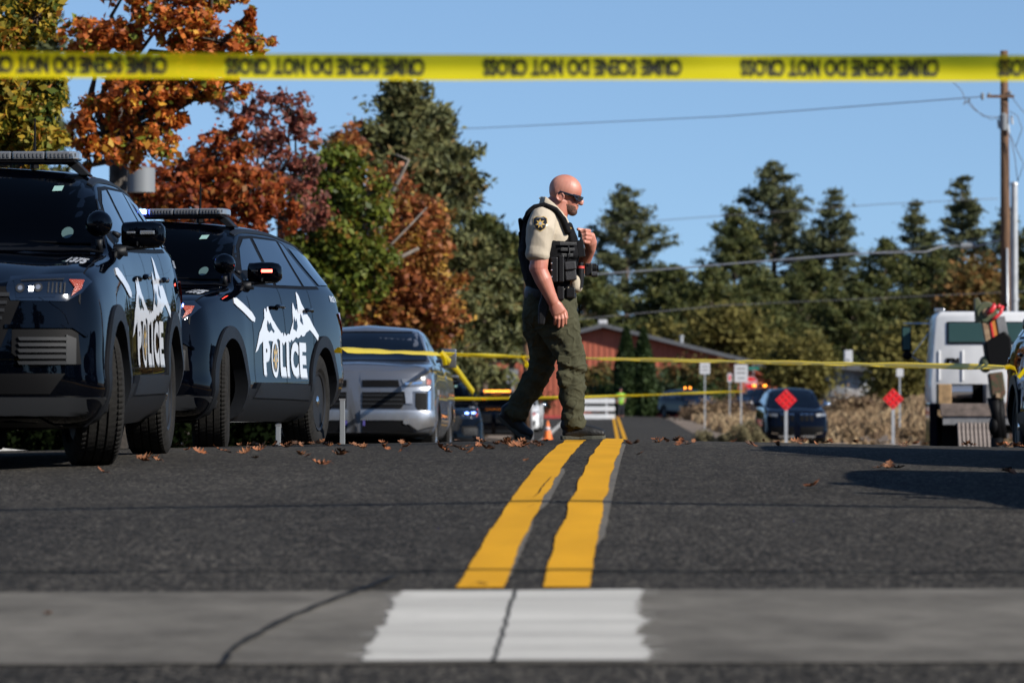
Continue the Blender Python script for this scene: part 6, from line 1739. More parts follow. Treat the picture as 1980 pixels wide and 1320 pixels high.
# ------------------------------------------------------------------ dry grass field on the right of the far road
n = 26000
y = 118 + rgt.random(n) ** .8 * 175; lat = 4.2 + rgt.random(n) ** 1.0 * 34
x = np.interp(y, _xD, _xx) + lat
keep = ~((y > 126) & (y < 140) & (x > 6.5) & (x < 11.5)) & ~((y > 250) & (y < 290) & (x < 22)) & (np.sin(x * .9 + y * .2) + np.sin(y * .33) + rgt.normal(size=n) * .8 > -.4) & ~((lat < 11) & (y < 165) & (rgt.random(n) < .72))
x, y = x[keep], y[keep]; z = ground_z(x, y)
hgt = (.22 + .38 * rgt.random(len(x))) * np.clip((y - 100) / 90, .45, 1); 
V = []; T = []
for k in range(3):
    a = rgt.uniform(0, 2 * PI, len(x)); w = .07 * (.5 + rgt.random(len(x))) + .05
    dx, dy = np.cos(a) * w, np.sin(a) * w; ox, oy = rgt.normal(size=len(x)) * .12, rgt.normal(size=len(x)) * .12
    lx, ly = rgt.normal(size=len(x)) * .10, rgt.normal(size=len(x)) * .10
    V.append(np.stack([np.stack([x + ox - dx, y + oy - dy, z - .03], 1), np.stack([x + ox + dx, y + oy + dy, z - .03], 1), np.stack([x + ox + lx + dx * .3, y + oy + ly, z + hgt], 1), np.stack([x + ox + lx - dx * .3, y + oy + ly, z + hgt * .92], 1)], 1).reshape(-1, 3))
    T.append(clumpy_tint(np.stack([x, y * .4, z], 1), rgt, 2.4, .16, .42))
o = leaf_mesh('dry_grass', np.concatenate(V), L_straw, None, np.concatenate(T), 'stuff'); tag(o, 'dry straw coloured grass field beside the far road', 'grass')
def tumble(label, px, py, r, D, lm=L_sage, n=2600, flat=.8, leaf=.10, group='sagebrush clumps in the dry field'):
    x = (px - CX) * D / F; zb = gz(x, D)
    root = thing('sagebrush', label, 'shrub', (x, D, zb), 0, group); rr = r * D / F
    u = rgt.normal(size=(n, 3)); u /= np.linalg.norm(u, axis=1)[:, None]; u[:, 2] = np.abs(u[:, 2])
    d = rgt.random(n) ** .35
    C = u * d[:, None] * rr * np.array([1, 1, flat * 1.5]) * (.8 + .25 * np.sin(u[:, :1] * 7 + u[:, 1:2] * 5))
    leaf_mesh('foliage', quads(C, leaf * (.6 + .9 * rgt.random(n)), rgt, .3, 0), lm, root, clumpy_tint(C, rgt, .25, .2), 'stuff')
    mb = MB()
    for k in range(7):
        q = C[k * 30]; mb.tube([(0, 0, -.1), tuple(q * .5), tuple(q)], [.03, .02, .006], 4)
    o = mb.build('stems', M_bark, root); o['kind'] = 'stuff'
tumble('pale sagebrush clump left of the parked dark suv, the biggest one', 1445, 845, 44, 127, n=4600)
tumble('sagebrush clump just left of the biggest one', 1405, 850, 22, 131)
tumble('grey green weed clump by the road edge', 1362, 850, 26, 134, n=1800)
tumble('straw clump right of the parked dark suv', 1640, 830, 26, 150, L_straw)
tumble('straw clump between the two red diamond signs', 1690, 822, 24, 165, L_straw)
tumble('straw clump left of the white truck', 1760, 825, 26, 150, L_straw)
# brown brush mound where the far vehicles stand behind
for (lb, px, py, rx, ry, Dq) in (('low brown brush mound in front of the far dark vehicles', 1385, 800, 75, 26, 232), ('low brown brush mound right of the parked dark suv', 1650, 790, 60, 24, 225), ('low brown brush mound left of the truck wheels', 1740, 800, 50, 24, 215)):
    bush('brush_mound', lb, px, py, rx, ry, Dq, L_straw, 4200, leaf=.20, group='brush mounds in the dry field', sub=60, bt=.2, tr=.03)

# unseen conifers added behind the photographer to darken reflections in the car paint
src = [o for o in COL.objects if o.get('group') == 'pines along the skyline'][:4]
for k in range(16):
    c = copy_tree(src[k % 4]); xx = -48 + k * 5.8 + 2 * math.sin(k * 2.1); yy = -34 - 6 * (k % 3)
    if xx > 18: bpy.data.objects.remove(c.children[0]) if False else None
    c.location = (xx, yy, -1.2); c.scale = (1.2, 1.2, 1.25); c.rotation_euler = (0, 0, k * 1.1)
    c['label'] = '%s added pine from the left in the unseen row behind the camera' % ('first second third fourth fifth sixth seventh eighth ninth tenth eleventh twelfth thirteenth fourteenth fifteenth last'.split()[k]); c['group'] = 'added unseen pines behind the camera'
# ================================================================== buildings, poles, signs, tape, leaves
def tape_mat():
    m, nt, b = newmat('yellow_tape'); L = nt.links.new
    b.inputs['Base Color'].default_value = (.86, .72, .012, 1); b.inputs['Roughness'].default_value = .32; b.inputs['Specular IOR Level'].default_value = .5
    tr = nt.nodes.new('ShaderNodeBsdfTranslucent'); tr.inputs[0].default_value = (.90, .72, .008, 1)
    tp = nt.nodes.new('ShaderNodeBsdfTransparent'); tp.inputs[0].default_value = (1.0, .85, .05, 1)
    m1 = nt.nodes.new('ShaderNodeMixShader'); m1.inputs[0].default_value = .42; m2 = nt.nodes.new('ShaderNodeMixShader'); m2.inputs[0].default_value = .20
    L(b.outputs[0], m1.inputs[1]); L(tr.outputs[0], m1.inputs[2]); L(m1.outputs[0], m2.inputs[1]); L(tp.outputs[0], m2.inputs[2]); L(m2.outputs[0], nt.nodes['Material Output'].inputs[0])
    return m
M_tape = tape_mat()
M_tapeb = M_tape
M_ink = mat('tape_ink', (.012, .011, .006), .5)
M_redw = mat('red_board_siding', (.34, .088, .048), .8, var=.25, vscale=1.5, stretch=(4, 4, .3))
M_roof = mat('grey_roof', (.08, .083, .09), .7, var=.2)
M_wood = mat('pole_wood', (.16, .085, .045), .9, c2=(.07, .04, .025), vscale=5, bump=.4, stretch=(4, 4, .3))
M_galv = mat('galvanised_steel', (.42, .43, .44), .45, metal=.4, var=.12, vscale=3)
M_cable = mat('cable', (.10, .10, .11), .6)
M_cablel = mat('pale_cable', (.33, .34, .36), .5)
M_signw = mat('sign_white', (.50, .50, .51), .45)
M_signg = mat('sign_grey_back', (.17, .18, .19), .5)
M_signr = mat('sign_red', (.68, .014, .018), .35)
M_signr2 = mat('sign_reflector_dark', (.20, .004, .006), .3)
M_signn = mat('sign_green', (.02, .16, .12), .45)
M_stucco = mat('pale_stucco', (.42, .42, .40), .9, c2=(.20, .18, .18), vscale=1.2)

def add_tape(name, label, pts, w=.076, m=None, twist=None, group=None, sag=0.0, n=60, base_tw=0.0, th=.0009):
    """ribbon through world points, real width, slowly twisting; a closed thin strip"""
    P_ = [Vector(p) for p in pts]; seg = [(P_[i + 1] - P_[i]).length for i in range(len(P_) - 1)]; tot = sum(seg)
    V = []; Fc = []
    for i in range(n + 1):
        t = i / n * tot; k = 0
        while k < len(seg) - 1 and t > seg[k]: t -= seg[k]; k += 1
        f = t / seg[k]; p = P_[k].lerp(P_[k + 1], f); d = (P_[k + 1] - P_[k]).normalized()
        p = p + Vector((0, 0, -sag * 4 * f * (1 - f)))
        tw = base_tw + (twist(i / n) if twist else 0)
        side = Vector((0, 0, 1)) - d * d.z
        if side.length < .2: side = Vector((1, 0, 0)) - d * d.x
        side.normalize(); fw = d.cross(side).normalized()
        a = side * math.cos(tw) + fw * math.sin(tw); nn = d.cross(a)
        V += [p + a * w / 2 + nn * th, p - a * w / 2 + nn * th, p - a * w / 2 - nn * th, p + a * w / 2 - nn * th]
    for i in range(n):
        for k in range(4): Fc.append((i * 4 + k, i * 4 + (k + 1) % 4, i * 4 + 4 + (k + 1) % 4, i * 4 + 4 + k))
    o = mesh_np(name, [tuple(v) for v in V], Fc, [m or M_tapeb], None, False)
    return tag(o, label, 'tape', group)

# --- the big tape overhead, close to the camera, hung upside down
DT = 12.1; sT = F / DT
root = thing('barrier_tape', 'wide yellow tape with upside down black words crossing the whole picture near the top', 'tape', (0, DT, 0))
def tape_z(x):
    px = CX + x * sT; return (HZ - float(np.interp(px, [-3000, 0, 500, 1100, 1980, 5000], [112, 125.5, 129.5, 131.5, 132.5, 136]))) / sT
def tape_p(x, h):
    """h -1..1 across the tape; the upper part leans back a little"""
    cur = .020 * nz1(x, 1.1, 3) + .010 * nz1(x, 5.3, 4) 
    y = -.0 + cur * h + (.020 * max(0, h - .55) ** 1.2) + .010 * nz1(x, 2.7, 9) - .022 * (h * h)
    return Vector((x, y, tape_z(x) + (.0380 + .0012 * nz1(x, 3.1, 6)) * h + .0012 * nz1(x, 1.7, 12)))
V = []; Fc = []; xs = np.linspace(-6.5, 6.5, 330); K = 10
for x in xs:
    for k in range(K + 1): V.append(tuple(tape_p(x, -1 + 2 * k / K)))
for i in range(len(xs) - 1):
    for k in range(K):
        a = i * (K + 1) + k; Fc.append((a, a + K + 1, a + K + 2, a + 1))
mesh_np('tape_strip', V, Fc, [M_tape], root, True)
WORDS = 'CRIME SCENE DO NOT CROSS'
vs, fs = font_mesh(WORDS, 1.0, bold=.05)
tx = [v.x for v in vs]; ty = [v.y for v in vs]; x0, x1, y0, y1 = min(tx), max(tx), min(ty), max(ty)
for k in range(-5, 6):
    c = (1126.5 + 497.5 * k - CX) / sT
    bm = bmesh.new(); bv = []
    for v in vs:
        a = (v.x - x0) / (x1 - x0) - .5; b = (v.y - y0) / (y1 - y0) - .5
        bv.append(bm.verts.new((c - a * .582, -b * 1.40 + .04, 0)))
    for f in fs:
        try: bm.faces.new([bv[i] for i in f])
        except ValueError: pass
    for q in range(1, 15):
        bmesh.ops.bisect_plane(bm, geom=bm.verts[:] + bm.edges[:] + bm.faces[:], plane_co=(c - .30 + q * .04, 0, 0), plane_no=(1, 0, 0), dist=1e-5)
    for q in range(1, 6):
        bmesh.ops.bisect_plane(bm, geom=bm.verts[:] + bm.edges[:] + bm.faces[:], plane_co=(0, -.66 + q * .24, 0), plane_no=(0, 1, 0), dist=1e-5)
    for v in bm.verts:
        p = tape_p(v.co.x, v.co.y); v.co = p + Vector((0, -.0016, 0))
    me = bpy.data.meshes.new('printed_words'); bm.to_mesh(me); bm.free(); me.materials.append(M_ink); link_mesh('printed_words', me, root)

# --- thinner tapes in the middle distance
g = 'yellow tapes strung across the road'
tw1 = lambda t: -.95 + .12 * math.sin(t * 9) + .08 * math.sin(t * 23)
add_tape('barrier_tape', 'thin yellow tape running from the second suv to the silver pickup mirror', [at(664, 676.5, 33.6), at(760, 680, 42), at(850, 684, 51.5)], twist=tw1, group=g, n=50)
add_tape('barrier_tape', 'thin yellow tape from the silver pickup to the pole behind the officer', [at(850, 684, 51.5), at(1012, 690, 82)], twist=lambda t: .7 + .3 * math.sin(t * 9), group=g)
add_tape('barrier_tape', 'long thin yellow tape from behind the officer to the suv at the right edge', [at(1012, 690, 82), at(1400, 698.5, 62), at(1946, 710, 38.9)], twist=lambda t: -.85 + .20 * math.sin(t * 23) + .15 * math.sin(t * 61), group=g, n=160)
add_tape('barrier_tape', 'slanting yellow tape dropping from the silver pickup mirror to the car behind', [at(853, 683, 51.5), at(885, 716, 58), at(916, 759, 66)], w=.09, twist=lambda t: .35, group=g)
add_tape('barrier_tape', 'short loose yellow tape end hanging from the silver pickup mirror', [at(850, 683, 51.4), at(858, 692, 51.4), at(861, 706, 51.4)], twist=lambda t: .8, group=g, n=12)
add_tape('barrier_tape', 'short loose yellow tape end hanging by the officer\'s knee', [at(1010, 690, 81), at(1015, 698, 80), at(1022, 710, 80)], w=.09, twist=lambda t: .4, group=g, n=12)
add_tape('barrier_tape', 'lower yellow tape stretched at bonnet height behind the officer', [at(876, 771, 66), at(1130, 768, 88), at(1436, 756.5, 132)], twist=lambda t: .75 + .3 * math.sin(t * 14), group=g, n=90)
add_tape('barrier_tape', 'yellow tape loop wrapped over the fender of the right edge suv', [at(1943, 710.5, 38.85), at(1952, 708, 38.7), at(1963, 712, 38.6), at(1967, 724, 38.5)], w=.045, twist=lambda t: .3, group=g, n=24)
add_tape('barrier_tape', 'yellow tape end slanting up the door of the right edge suv', [at(1969, 730, 38.4), at(1990, 704, 38.4)], w=.04, twist=lambda t: .3, group=g, n=8)

# ------------------------------------------------------------------ red gabled building
DH = 300; sH = F / DH; zb = -2.6
def hp(px, py): return ((px - CX) / sH, (HZ - py) / sH)
root = thing('red_building', 'long low red boarded building with a wide grey gable roof behind the officer', 'building', (hp(1165, 0)[0], DH, zb))
ox = root.location.x
def loc(px, py): a, b = hp(px, py); return (a - ox, b - zb)
wall = [loc(915, 700), loc(1165, 634), loc(1455, 704), (loc(1455, 0)[0], -.3), (loc(915, 0)[0], -.3)]
mb = MB(); mb.prism(wall, 0, 14, 'y'); mb.build('wall', M_redw, root)
bt = MB(); x = loc(915, 0)[0] + .15
while x < loc(1455, 0)[0] - .1:
    top = np.interp(x, [wall[0][0], wall[1][0], wall[2][0]], [wall[0][1], wall[1][1], wall[2][1]]) - .12
    bt.box((x, -.02, top / 2), (.06, .05, top)); x += .41
o = bt.build('siding_batten', M_redw, root); o['kind'] = 'stuff'
for (a, b_, nm) in ((loc(893, 697), loc(1165, 625), 'roof'), (loc(1165, 625), loc(1482, 703), 'roof')):
    mb = MB(); mb.prism([a, b_, (b_[0], b_[1] - .30), (a[0], a[1] - .26)], -.9, 15, 'y'); mb.build(nm, M_roof, root)
c = loc(1165, 622); mb = MB(); mb.box((c[0], -.5, c[1] - .02), (.62, .8, .30)); mb.build('ridge_cap', M_signw, root, bevel=.05)
for (px, py) in ((955, 676), (973, 678), (1321, 662)):
    c = loc(px, py); mb = MB(); mb.lathe([(-.8, .12), (.45, .12), (.45, .17), (.55, .17)], 10, 'z', (c[0], 3, c[1])); mb.build('vent_pipe', M_galv, root)
mb = MB(); c0_, c1_ = loc(1268, 770), loc(1335, 722); mb.box(((c0_[0] + c1_[0]) / 2, -.04, .8), (1.9, .06, 1.7)); mb.build('door', M_trim, root)
# small orange-red annex by the stop sign
D2 = 315; s2_ = F / D2
root = thing('red_annex', 'small orange red gabled annex beside the stop sign', 'building', ((1465 - CX) / s2_, D2, -2.6))
f2 = lambda px, py: ((px - 1465) / s2_, (HZ - py) / s2_ + 2.6)
mb = MB(); mb.prism([f2(1405, 733), f2(1452, 715), f2(1502, 740), (f2(1502, 0)[0], -.3), (f2(1405, 0)[0], -.3)], 0, 7, 'y'); mb.build('wall', mat('orange_red_siding', (.46, .13, .065), .8, var=.15), root)
mb = MB(); mb.prism([f2(1405, 742), f2(1504, 742), f2(1504, 745), f2(1405, 745)], -.12, .0, 'y'); mb.build('trim_board', M_trim, root)
for (a, b_) in ((f2(1400, 732), f2(1452, 712)), (f2(1452, 712), f2(1506, 739))):
    mb = MB(); mb.prism([a, b_, (b_[0], b_[1] - .1), (a[0], a[1] - .1)], -.3, 7.3, 'y'); mb.build('roof', M_redw, root)
# grey shed on the right
D3 = 272; s3 = F / D3
root = thing('grey_shed', 'pale grey shed with a dark low roof between the bushes', 'building', ((1640 - CX) / s3, D3, gz((1640 - CX) / s3, D3)))
zb3 = root.location.z; f3 = lambda px, py: ((px - 1640) / s3, (HZ - py) / s3 - zb3)
mb = MB(); mb.prism([f3(1604, 708), f3(1690, 722), (f3(1690, 0)[0], -.3), (f3(1604, 0)[0], -.3)], 0, 6, 'y'); mb.build('wall', M_stucco, root)
mb = MB(); mb.prism([f3(1596, 700), f3(1700, 712), f3(1700, 722), f3(1596, 710)], -.9, 7, 'y'); mb.build('roof', M_roof, root)
mb = MB(); mb.box((f3(1622, 0)[0], -.03, 1.0), (1.0, .06, 2.0)); mb.build('door', M_gbox, root)
mb = MB(); mb.box((f3(1640, 0)[0], -.04, f3(0, 690)[1]), (.5, .6, .9)); mb.build('chimney', M_signw, root, bevel=.03)

# ------------------------------------------------------------------ barricade, people, bin
DB = 235; sB = F / DB
root = thing('road_barricade', 'white three rail barricade standing across the far road right of the officer', 'barricade', ((1140 - CX) / sB, DB, gz((1140 - CX) / sB, DB)))
for k, py in enumerate((773, 788, 803)):
    mb = MB(); mb.box((0, 0, (808 - py) / sB), (98 / sB, .05, .27)); mb.build('rail', M_whitep, root, bevel=.01)
for dx in (-38, 33):
    mb = MB(); mb.box((dx / sB, .05, .62), (.09, .06, 1.25)); mb.box((dx / sB, .05, .02), (.1, .9, .08)); mb.build('post', M_whitep, root)

M_vest_g = mat('lime_safety_vest', (.25, .55, .03), .6); M_vest_o = mat('orange_safety_vest', (.75, .16, .02), .6); M_darkc = mat('dark_clothes', (.012, .013, .02), .9)
def small_person(label, px, D, top_m, stance=0.0):
    x = (px - CX) * D / F
    root = thing('person', label, 'person', (x, D, gz(x, D) + .02), stance, None)
    mb = MB()
    for sd in (-1, 1): etube(mb, [(sd * .09, 0, .80), (sd * .11, .02 * sd, .45), (sd * .12, .05 * sd, .08)], [.095, .07, .05], 12)
    etube(mb, [(0, 0, .82), (0, 0, 1.1), (0, 0, 1.42)], [(.15, .12), (.15, .11), (.19, .11)], 14)
    etube(mb, [(0, 0, 1.45), (0, 0, 1.6)], [.06, .06], 10); mb.ball((0, -.01, 1.69), (.085, .10, .12), 12, 10)
    for sd in (-1, 1):
        etube(mb, [(sd * .20, 0, 1.40), (sd * .26, 0, 1.12), (sd * .20, -.12, .92)], [.055, .045, .035], 10)
        mb.ball((sd * .20, -.14, .88), (.035, .03, .05), 8, 6); mb.ball((sd * .12, -.06, .05), (.05, .14, .05), 8, 6)
    fuse('body', mb, M_skin, .022, 2, root)
    mb = MB()
    for sd in (-1, 1): etube(mb, [(sd * .09, 0, .88), (sd * .11, .02 * sd, .45), (sd * .12, .05 * sd, .10)], [.12, .09, .075], 12)
    fuse('trousers', mb, M_darkc, .022, 2, root)
    mb = MB(); etube(mb, [(0, 0, .85), (0, 0, 1.1), (0, 0, 1.42)], [(.185, .15), (.18, .14), (.215, .14)], 14)
    for sd in (-1, 1): etube(mb, [(sd * .20, 0, 1.41), (sd * .25, 0, 1.2)], [.075, .065], 10)
    fuse('safety_vest', mb, top_m, .022, 2, root)
    for dx in (-.09, .09):
        mb = MB(); mb.box((dx, -.152, 1.2), (.035, .02, .38)); mb.build('reflective_strip', M_signw, root)
    mb = MB(); mb.ball((0, 0, 1.74), (.10, .115, .09), 12, 8); mb.build('cap', M_darkc, root, smooth=True)
    return root
small_person('small far person in a lime green safety vest beside the white barricade', 1200, 258, M_vest_g)
small_person('small far person in an orange safety vest on the far kerb', 1250, 292, M_vest_o)
root = thing('dumpster', 'dark teal dumpster in the shade below the red building', 'dumpster', ((1288 - CX) * 290 / F, 290.0, gz(10.8, 290)))
mb = MB(); mb.prism([(-.95, .1), (.95, .1), (1.05, 1.15), (-1.05, 1.15)], -.6, .6, 'y'); mb.build('bin', mat('teal_paint', (.012, .06, .065), .5, var=.2), root, bevel=.03)
mb = MB(); mb.prism([(-1.08, 1.15), (1.08, 1.15), (1.0, 1.30), (-1.0, 1.30)], -.62, .62, 'y'); mb.build('lid', M_trim, root, bevel=.03)
for sd in (-1, 1):
    mb = MB(); mb.lathe([(sd * .7 - .05, .0), (sd * .7 - .05, .1), (sd * .7 + .05, .1), (sd * .7 + .05, 0)], 12, 'x', (0, -.4, .1)); mb.build('caster', M_trim, root)

# traffic cone far off
D_ = 150; x_ = (1059 - CX) * D_ / F
root = thing('traffic_cone', 'orange red traffic cone on the far road seen between the officer\'s legs', 'cone', (x_, D_, gz(x_, D_)))
mb = MB(); mb.lathe([(.03, .17), (.70, .03), (.71, .0)], 16, 'z'); mb.build('cone_body', M_vest_o, root, smooth=True, auto=40)
mb = MB(); mb.box((0, 0, .02), (.40, .40, .04)); mb.build('base', M_vest_o, root)
mb = MB(); mb.lathe([(.36, .105), (.48, .083)], 16, 'z'); mb.build('reflective_band', M_signw, root, smooth=True)

# ------------------------------------------------------------------ signs
def post_sign(name, label, cat, px, py, D, shape, m, pw=.06, foot=None, group=None, extra=None, turn=0.0):
    x = (px - CX) * D / F; zg = gz(x, D); zc = (HZ - py) * D / F - zg
    root = thing(name, label, cat, (x, D, zg), turn, group)
    mb = MB(); mb.box((0, .03, zc / 2 + .1), (pw, .05, zc + .3)); mb.build('post', M_galv, root)
    mb = MB(); mb.prism(shape, -.012, .004, 'y', Matrix.Translation((0, 0, zc))); mb.build('sign_plate', m, root)
    if extra: extra(root, zc)
    return root
def rect(w, h): return [(-w / 2, -h / 2), (w / 2, -h / 2), (w / 2, h / 2), (-w / 2, h / 2)]
def diamond(r): return [(0, -r), (r, 0), (0, r), (-r, 0)]
def dots(root, zc):
    mbs = 0
    for i in range(-1, 2):
        for j in range(-1, 2):
            a, b = (i - j) * .105, (i + j) * .105
            mb = MB(); mb.lathe([(-.012, .038), (-.022, .034), (-.024, 0)], 12, 'y', (a, 0, zc + b)); mb.build('reflector', M_signr2, root, smooth=True)
g = 'red diamond markers on steel posts'
D_ = 124
post_sign('diamond_marker', 'red diamond sign on a grey post in front of the parked dark suv', 'sign', 1520, 773, D_, diamond(.325), M_signr, pw=.09, group=g, extra=dots)
post_sign('diamond_marker', 'red diamond sign on a grey post in the dry field left of the truck', 'sign', 1727, 771, D_, diamond(.315), M_signr, pw=.09, group=g, extra=dots)
def lines_(ws):
    def f(root, zc):
        for k, (w, dz, h) in enumerate(ws):
            mb = MB(); mb.box((0, -.014, zc + dz), (w, .004, h)); mb.build('sign_text_line', M_gbox, root)
    return f
post_sign('road_sign', 'smaller white sign on a post, left of the pair beyond the brush', 'sign', 1363, 712, 185, rect(.45, .50), M_signw, extra=lines_([(.3, .08, .05), (.3, -.08, .05)]))
post_sign('road_sign', 'larger white sign on a post just left of the stop sign', 'sign', 1433, 721.5, 175, rect(.56, .74), M_signw, extra=lines_([(.38, .2, .06), (.38, .02, .06), (.3, -.2, .05)]))
post_sign('road_sign', 'narrow white and red sign left of the larger white sign', 'sign', 1411, 730, 215, rect(.22, .45), M_signw, pw=.05, extra=lambda r, z: MB().box((0, -.014, z), (.10, .004, .3)).build('red_mark', M_signr, r))
def stop_x(root, zc):
    vs, fs = font_mesh('STOP', .30, bold=.012)
    mb = MB(); mb.add([(v.x * 1.0, -.018, v.y + zc) for v in vs], fs); mb.build('stop_lettering', M_signw, root)
    mb = MB(); pts = [(.47 * math.cos(R(22.5 + 45 * k)), .47 * math.sin(R(22.5 + 45 * k))) for k in range(8)]
    mb.prism(pts, .005, .010, 'y', Matrix.Translation((0, 0, zc))); mb.build('white_border', M_signw, root)
post_sign('stop_sign', 'red octagonal stop sign reading STOP at the far corner', 'sign', 1452, 740, 285, [(.43 * math.cos(R(22.5 + 45 * k)), .43 * math.sin(R(22.5 + 45 * k))) for k in range(8)], M_signr, extra=stop_x)
post_sign('street_name_sign', 'green street name sign above the stop sign', 'sign', 1457, 712, 287, rect(.75, .22), M_signn, pw=.05)
post_sign('road_sign', 'small pale sign on a post above the right red diamond', 'sign', 1740, 720, 168, rect(.28, .33), M_signw)
post_sign('road_sign', 'grey back of a road sign left of the officer against the red wall', 'sign', 991, 727, 170, rect(.48, .58), M_signg)

# grey posts by the rear of the second suv
for (px, D_, top, lb) in ((662, 33.0, 772, 'tall grey steel post beside the rear wheel of the second suv'), (538, 36.5, 822, 'short grey post seen under the second suv')):
    x = (px - CX) * D_ / F; zg = gz(x, D_); H = (HZ - top) * D_ / F - zg
    root = thing('steel_post', lb, 'post', (x, D_, zg)); mb = MB(); mb.box((0, 0, H / 2 - .05), (.042, .05, H + .1)); mb.build('post_shaft', M_signg, root, bevel=.004)
    mb = MB(); mb.box((0, 0, H), (.046, .054, .012)); mb.build('post_cap', M_gbox, root)

# ------------------------------------------------------------------ poles and cables
DP = 145; sP = F / DP
zg = gz((1941 - CX) / sP, DP)
root = thing('utility_pole', 'tall brown wooden utility pole with cables and steel pipes at the right edge', 'utility pole', ((1942 - CX) / sP, DP, zg))
up = lambda px, py, d=0: Vector(((px - 1942) / sP, d, (HZ - py) / sP - zg))
mb = MB(); mb.tube([(.08, 0, -.5), up(1944, 400), up(1942, 98)], [.19, .165, .13], 14); mb.build('shaft', M_wood, root, smooth=True)
mb = MB(); mb.box((up(1918, 187) + up(1950, 187)) / 2 + Vector((0, -.18, 0)), (.95, .10, .10)); mb.build('crossarm', M_wood, root)
for px, py in ((1899, 184), (1899, 190), (1912, 184), (1952, 180)):
    mb = MB(); mb.lathe([(-.07, .03), (-.03, .06), (.03, .06), (.07, .03)], 10, 'z', up(px, py, -.18)); mb.build('insulator', M_signg, root, smooth=True)
mb = MB(); mb.lathe([(-.30, .0), (-.30, .13), (.22, .14), (.30, .06), (.30, 0)], 14, 'z', up(1939, 236, -.30)); mb.build('transformer_can', M_signg, root, smooth=True, auto=40)
for px, py in ((1929, 240), (1955, 232), (1948, 250)):
    mb = MB(); mb.tube([up(px, py - 8, -.2), up(px + 2, py + 9, -.2)], .04, 8); mb.build('fuse_holder', M_galv, root)
mb = MB(); mb.tube([up(1946, 480, -.22), up(1947, 640, -.22), (up(1947, 640).x, -.22, .0)], .045, 10); mb.build('pipe', M_galv, root, smooth=True)
for pts in ([(1940, 226), (1915, 232), (1885, 215), (1866, 196), (1858, 176), (1842, 160)], [(1940, 228), (1900, 226), (1882, 210), (1870, 192)], [(1952, 262), (1965, 292), (1978, 318), (1966, 352)], [(1950, 258), (1960, 300), (1966, 352)], [(1951, 216), (1966, 225), (1975, 250), (1962, 285)], [(1956, 190), (1975, 215), (1995, 232)]):
    mb = MB(); mb.tube([up(x, y, -.3) for x, y in pts], .014, 6); mb.build('drop_wire', M_cable, root, smooth=True)
for px, py in ((1864, 200), (1872, 196)):
    mb = MB(); mb.box(up(px, py, -.3), (.05, .05, .14), rotY(30)); mb.build('wire_clamp', M_cable, root)
root = thing('steel_riser', 'pale grey steel riser pipe standing beside the wooden utility pole', 'pipe', ((1965 - CX) / sP, DP + .5, zg))
mb = MB(); H = (HZ - 357) / sP - zg; mb.lathe([(-.2, .13), (H, .12), (H, .15), (H + .10, .13), (H + .14, .0)], 16, 'z'); mb.build('pipe_shaft', M_galv, root, smooth=True, auto=40)
mb = MB(); mb.lathe([(H * .55, .135), (H * .55, .155), (H * .56, .155), (H * .56, .135)], 16, 'z'); mb.build('pipe_collar', M_galv, root, smooth=True, auto=40)
# pole behind the officer
D_ = 152; s_ = F / D_; x_ = (1018 - CX) / s_; zg = gz(x_, D_)
root = thing('wooden_pole', 'brown wooden pole with a white pipe, half hidden behind the officer', 'pole', (x_, D_, zg))
H = (HZ - 428) / s_ - zg; mb = MB(); mb.tube([(0, 0, -.4), (0, 0, H)], [.14, .11], 12); mb.build('shaft', M_wood, root, smooth=True)
mb = MB(); mb.tube([((1028 - 1018) / s_, -.05, -.1), ((1027 - 1018) / s_, -.05, (HZ - 636) / s_ - zg)], .05, 10); mb.build('pipe', M_signw, root, smooth=True)

def cable(name, label, pts, r, m, sag=0.0, n=24):
    P_ = [Vector(p) for p in pts]; out = []
    for i in range(len(P_) - 1):
        for k in range(n): 
            f = k / n; out.append(P_[i].lerp(P_[i + 1], f) + Vector((0, 0, -sag * 4 * f * (1 - f) if len(P_) == 2 else 0)))
    out.append(P_[-1]); mb = MB(); mb.tube(out, r, 6); o = mb.build(name, m, None, smooth=True); return tag(o, label, 'cable')
cable('overhead_cable', 'thick pale cable crossing from behind the officer towards the utility pole', [at(855, 549, 170), at(1018, 540.5, 152), at(1280, 521, 150), at(1660, 490, 147), at(1790, 487, 146), at(1822, 476, 146), at(1890, 476, 145.5), at(1938, 462, 145)], .032, M_cablel, n=5)
mb = MB(); mb.tube([at(1858, 476, 145.6), at(1886, 474, 145.6)], .12, 8); tag(mb.build('cable_box', M_signg, None, bevel=.01), 'small pale splice box hanging on the thick cable', 'cable box')
cable('overhead_cable', 'thin high cable running to the pole crossarm', [at(560, 262, 230), at(940, 247, 200), at(1400, 225, 170), at(1898, 187, 144.8)], .020, M_cablel, n=5)
cable('overhead_cable', 'faint cable crossing low behind the skyline pines', [at(880, 640, 185), at(1400, 590, 190), at(2050, 560, 190)], .015, M_cable, n=5)
cable('overhead_cable', 'faint cable between the officer and the big pine', [at(1140, 436, 330), at(1700, 395, 330), at(1930, 384, 330)], .03, M_cable, n=5)
cable('overhead_cable', 'dipping dark wire left of the splice box', [at(1500, 508, 149), at(1700, 487, 148), at(1745, 484, 148), at(1938, 455, 145)], .018, M_cable, n=5)
# wires above the road whose shadows cross the asphalt
for (yw, dy, lb) in ((11.45, -.16, 'overhead wire across the road that casts the farther thin shadow'),):
    cable('overhead_wire', lb, [(-34, yw - dy, 7.0), (34, yw + dy, 7.0)], .055, M_cable, sag=.7, n=60)
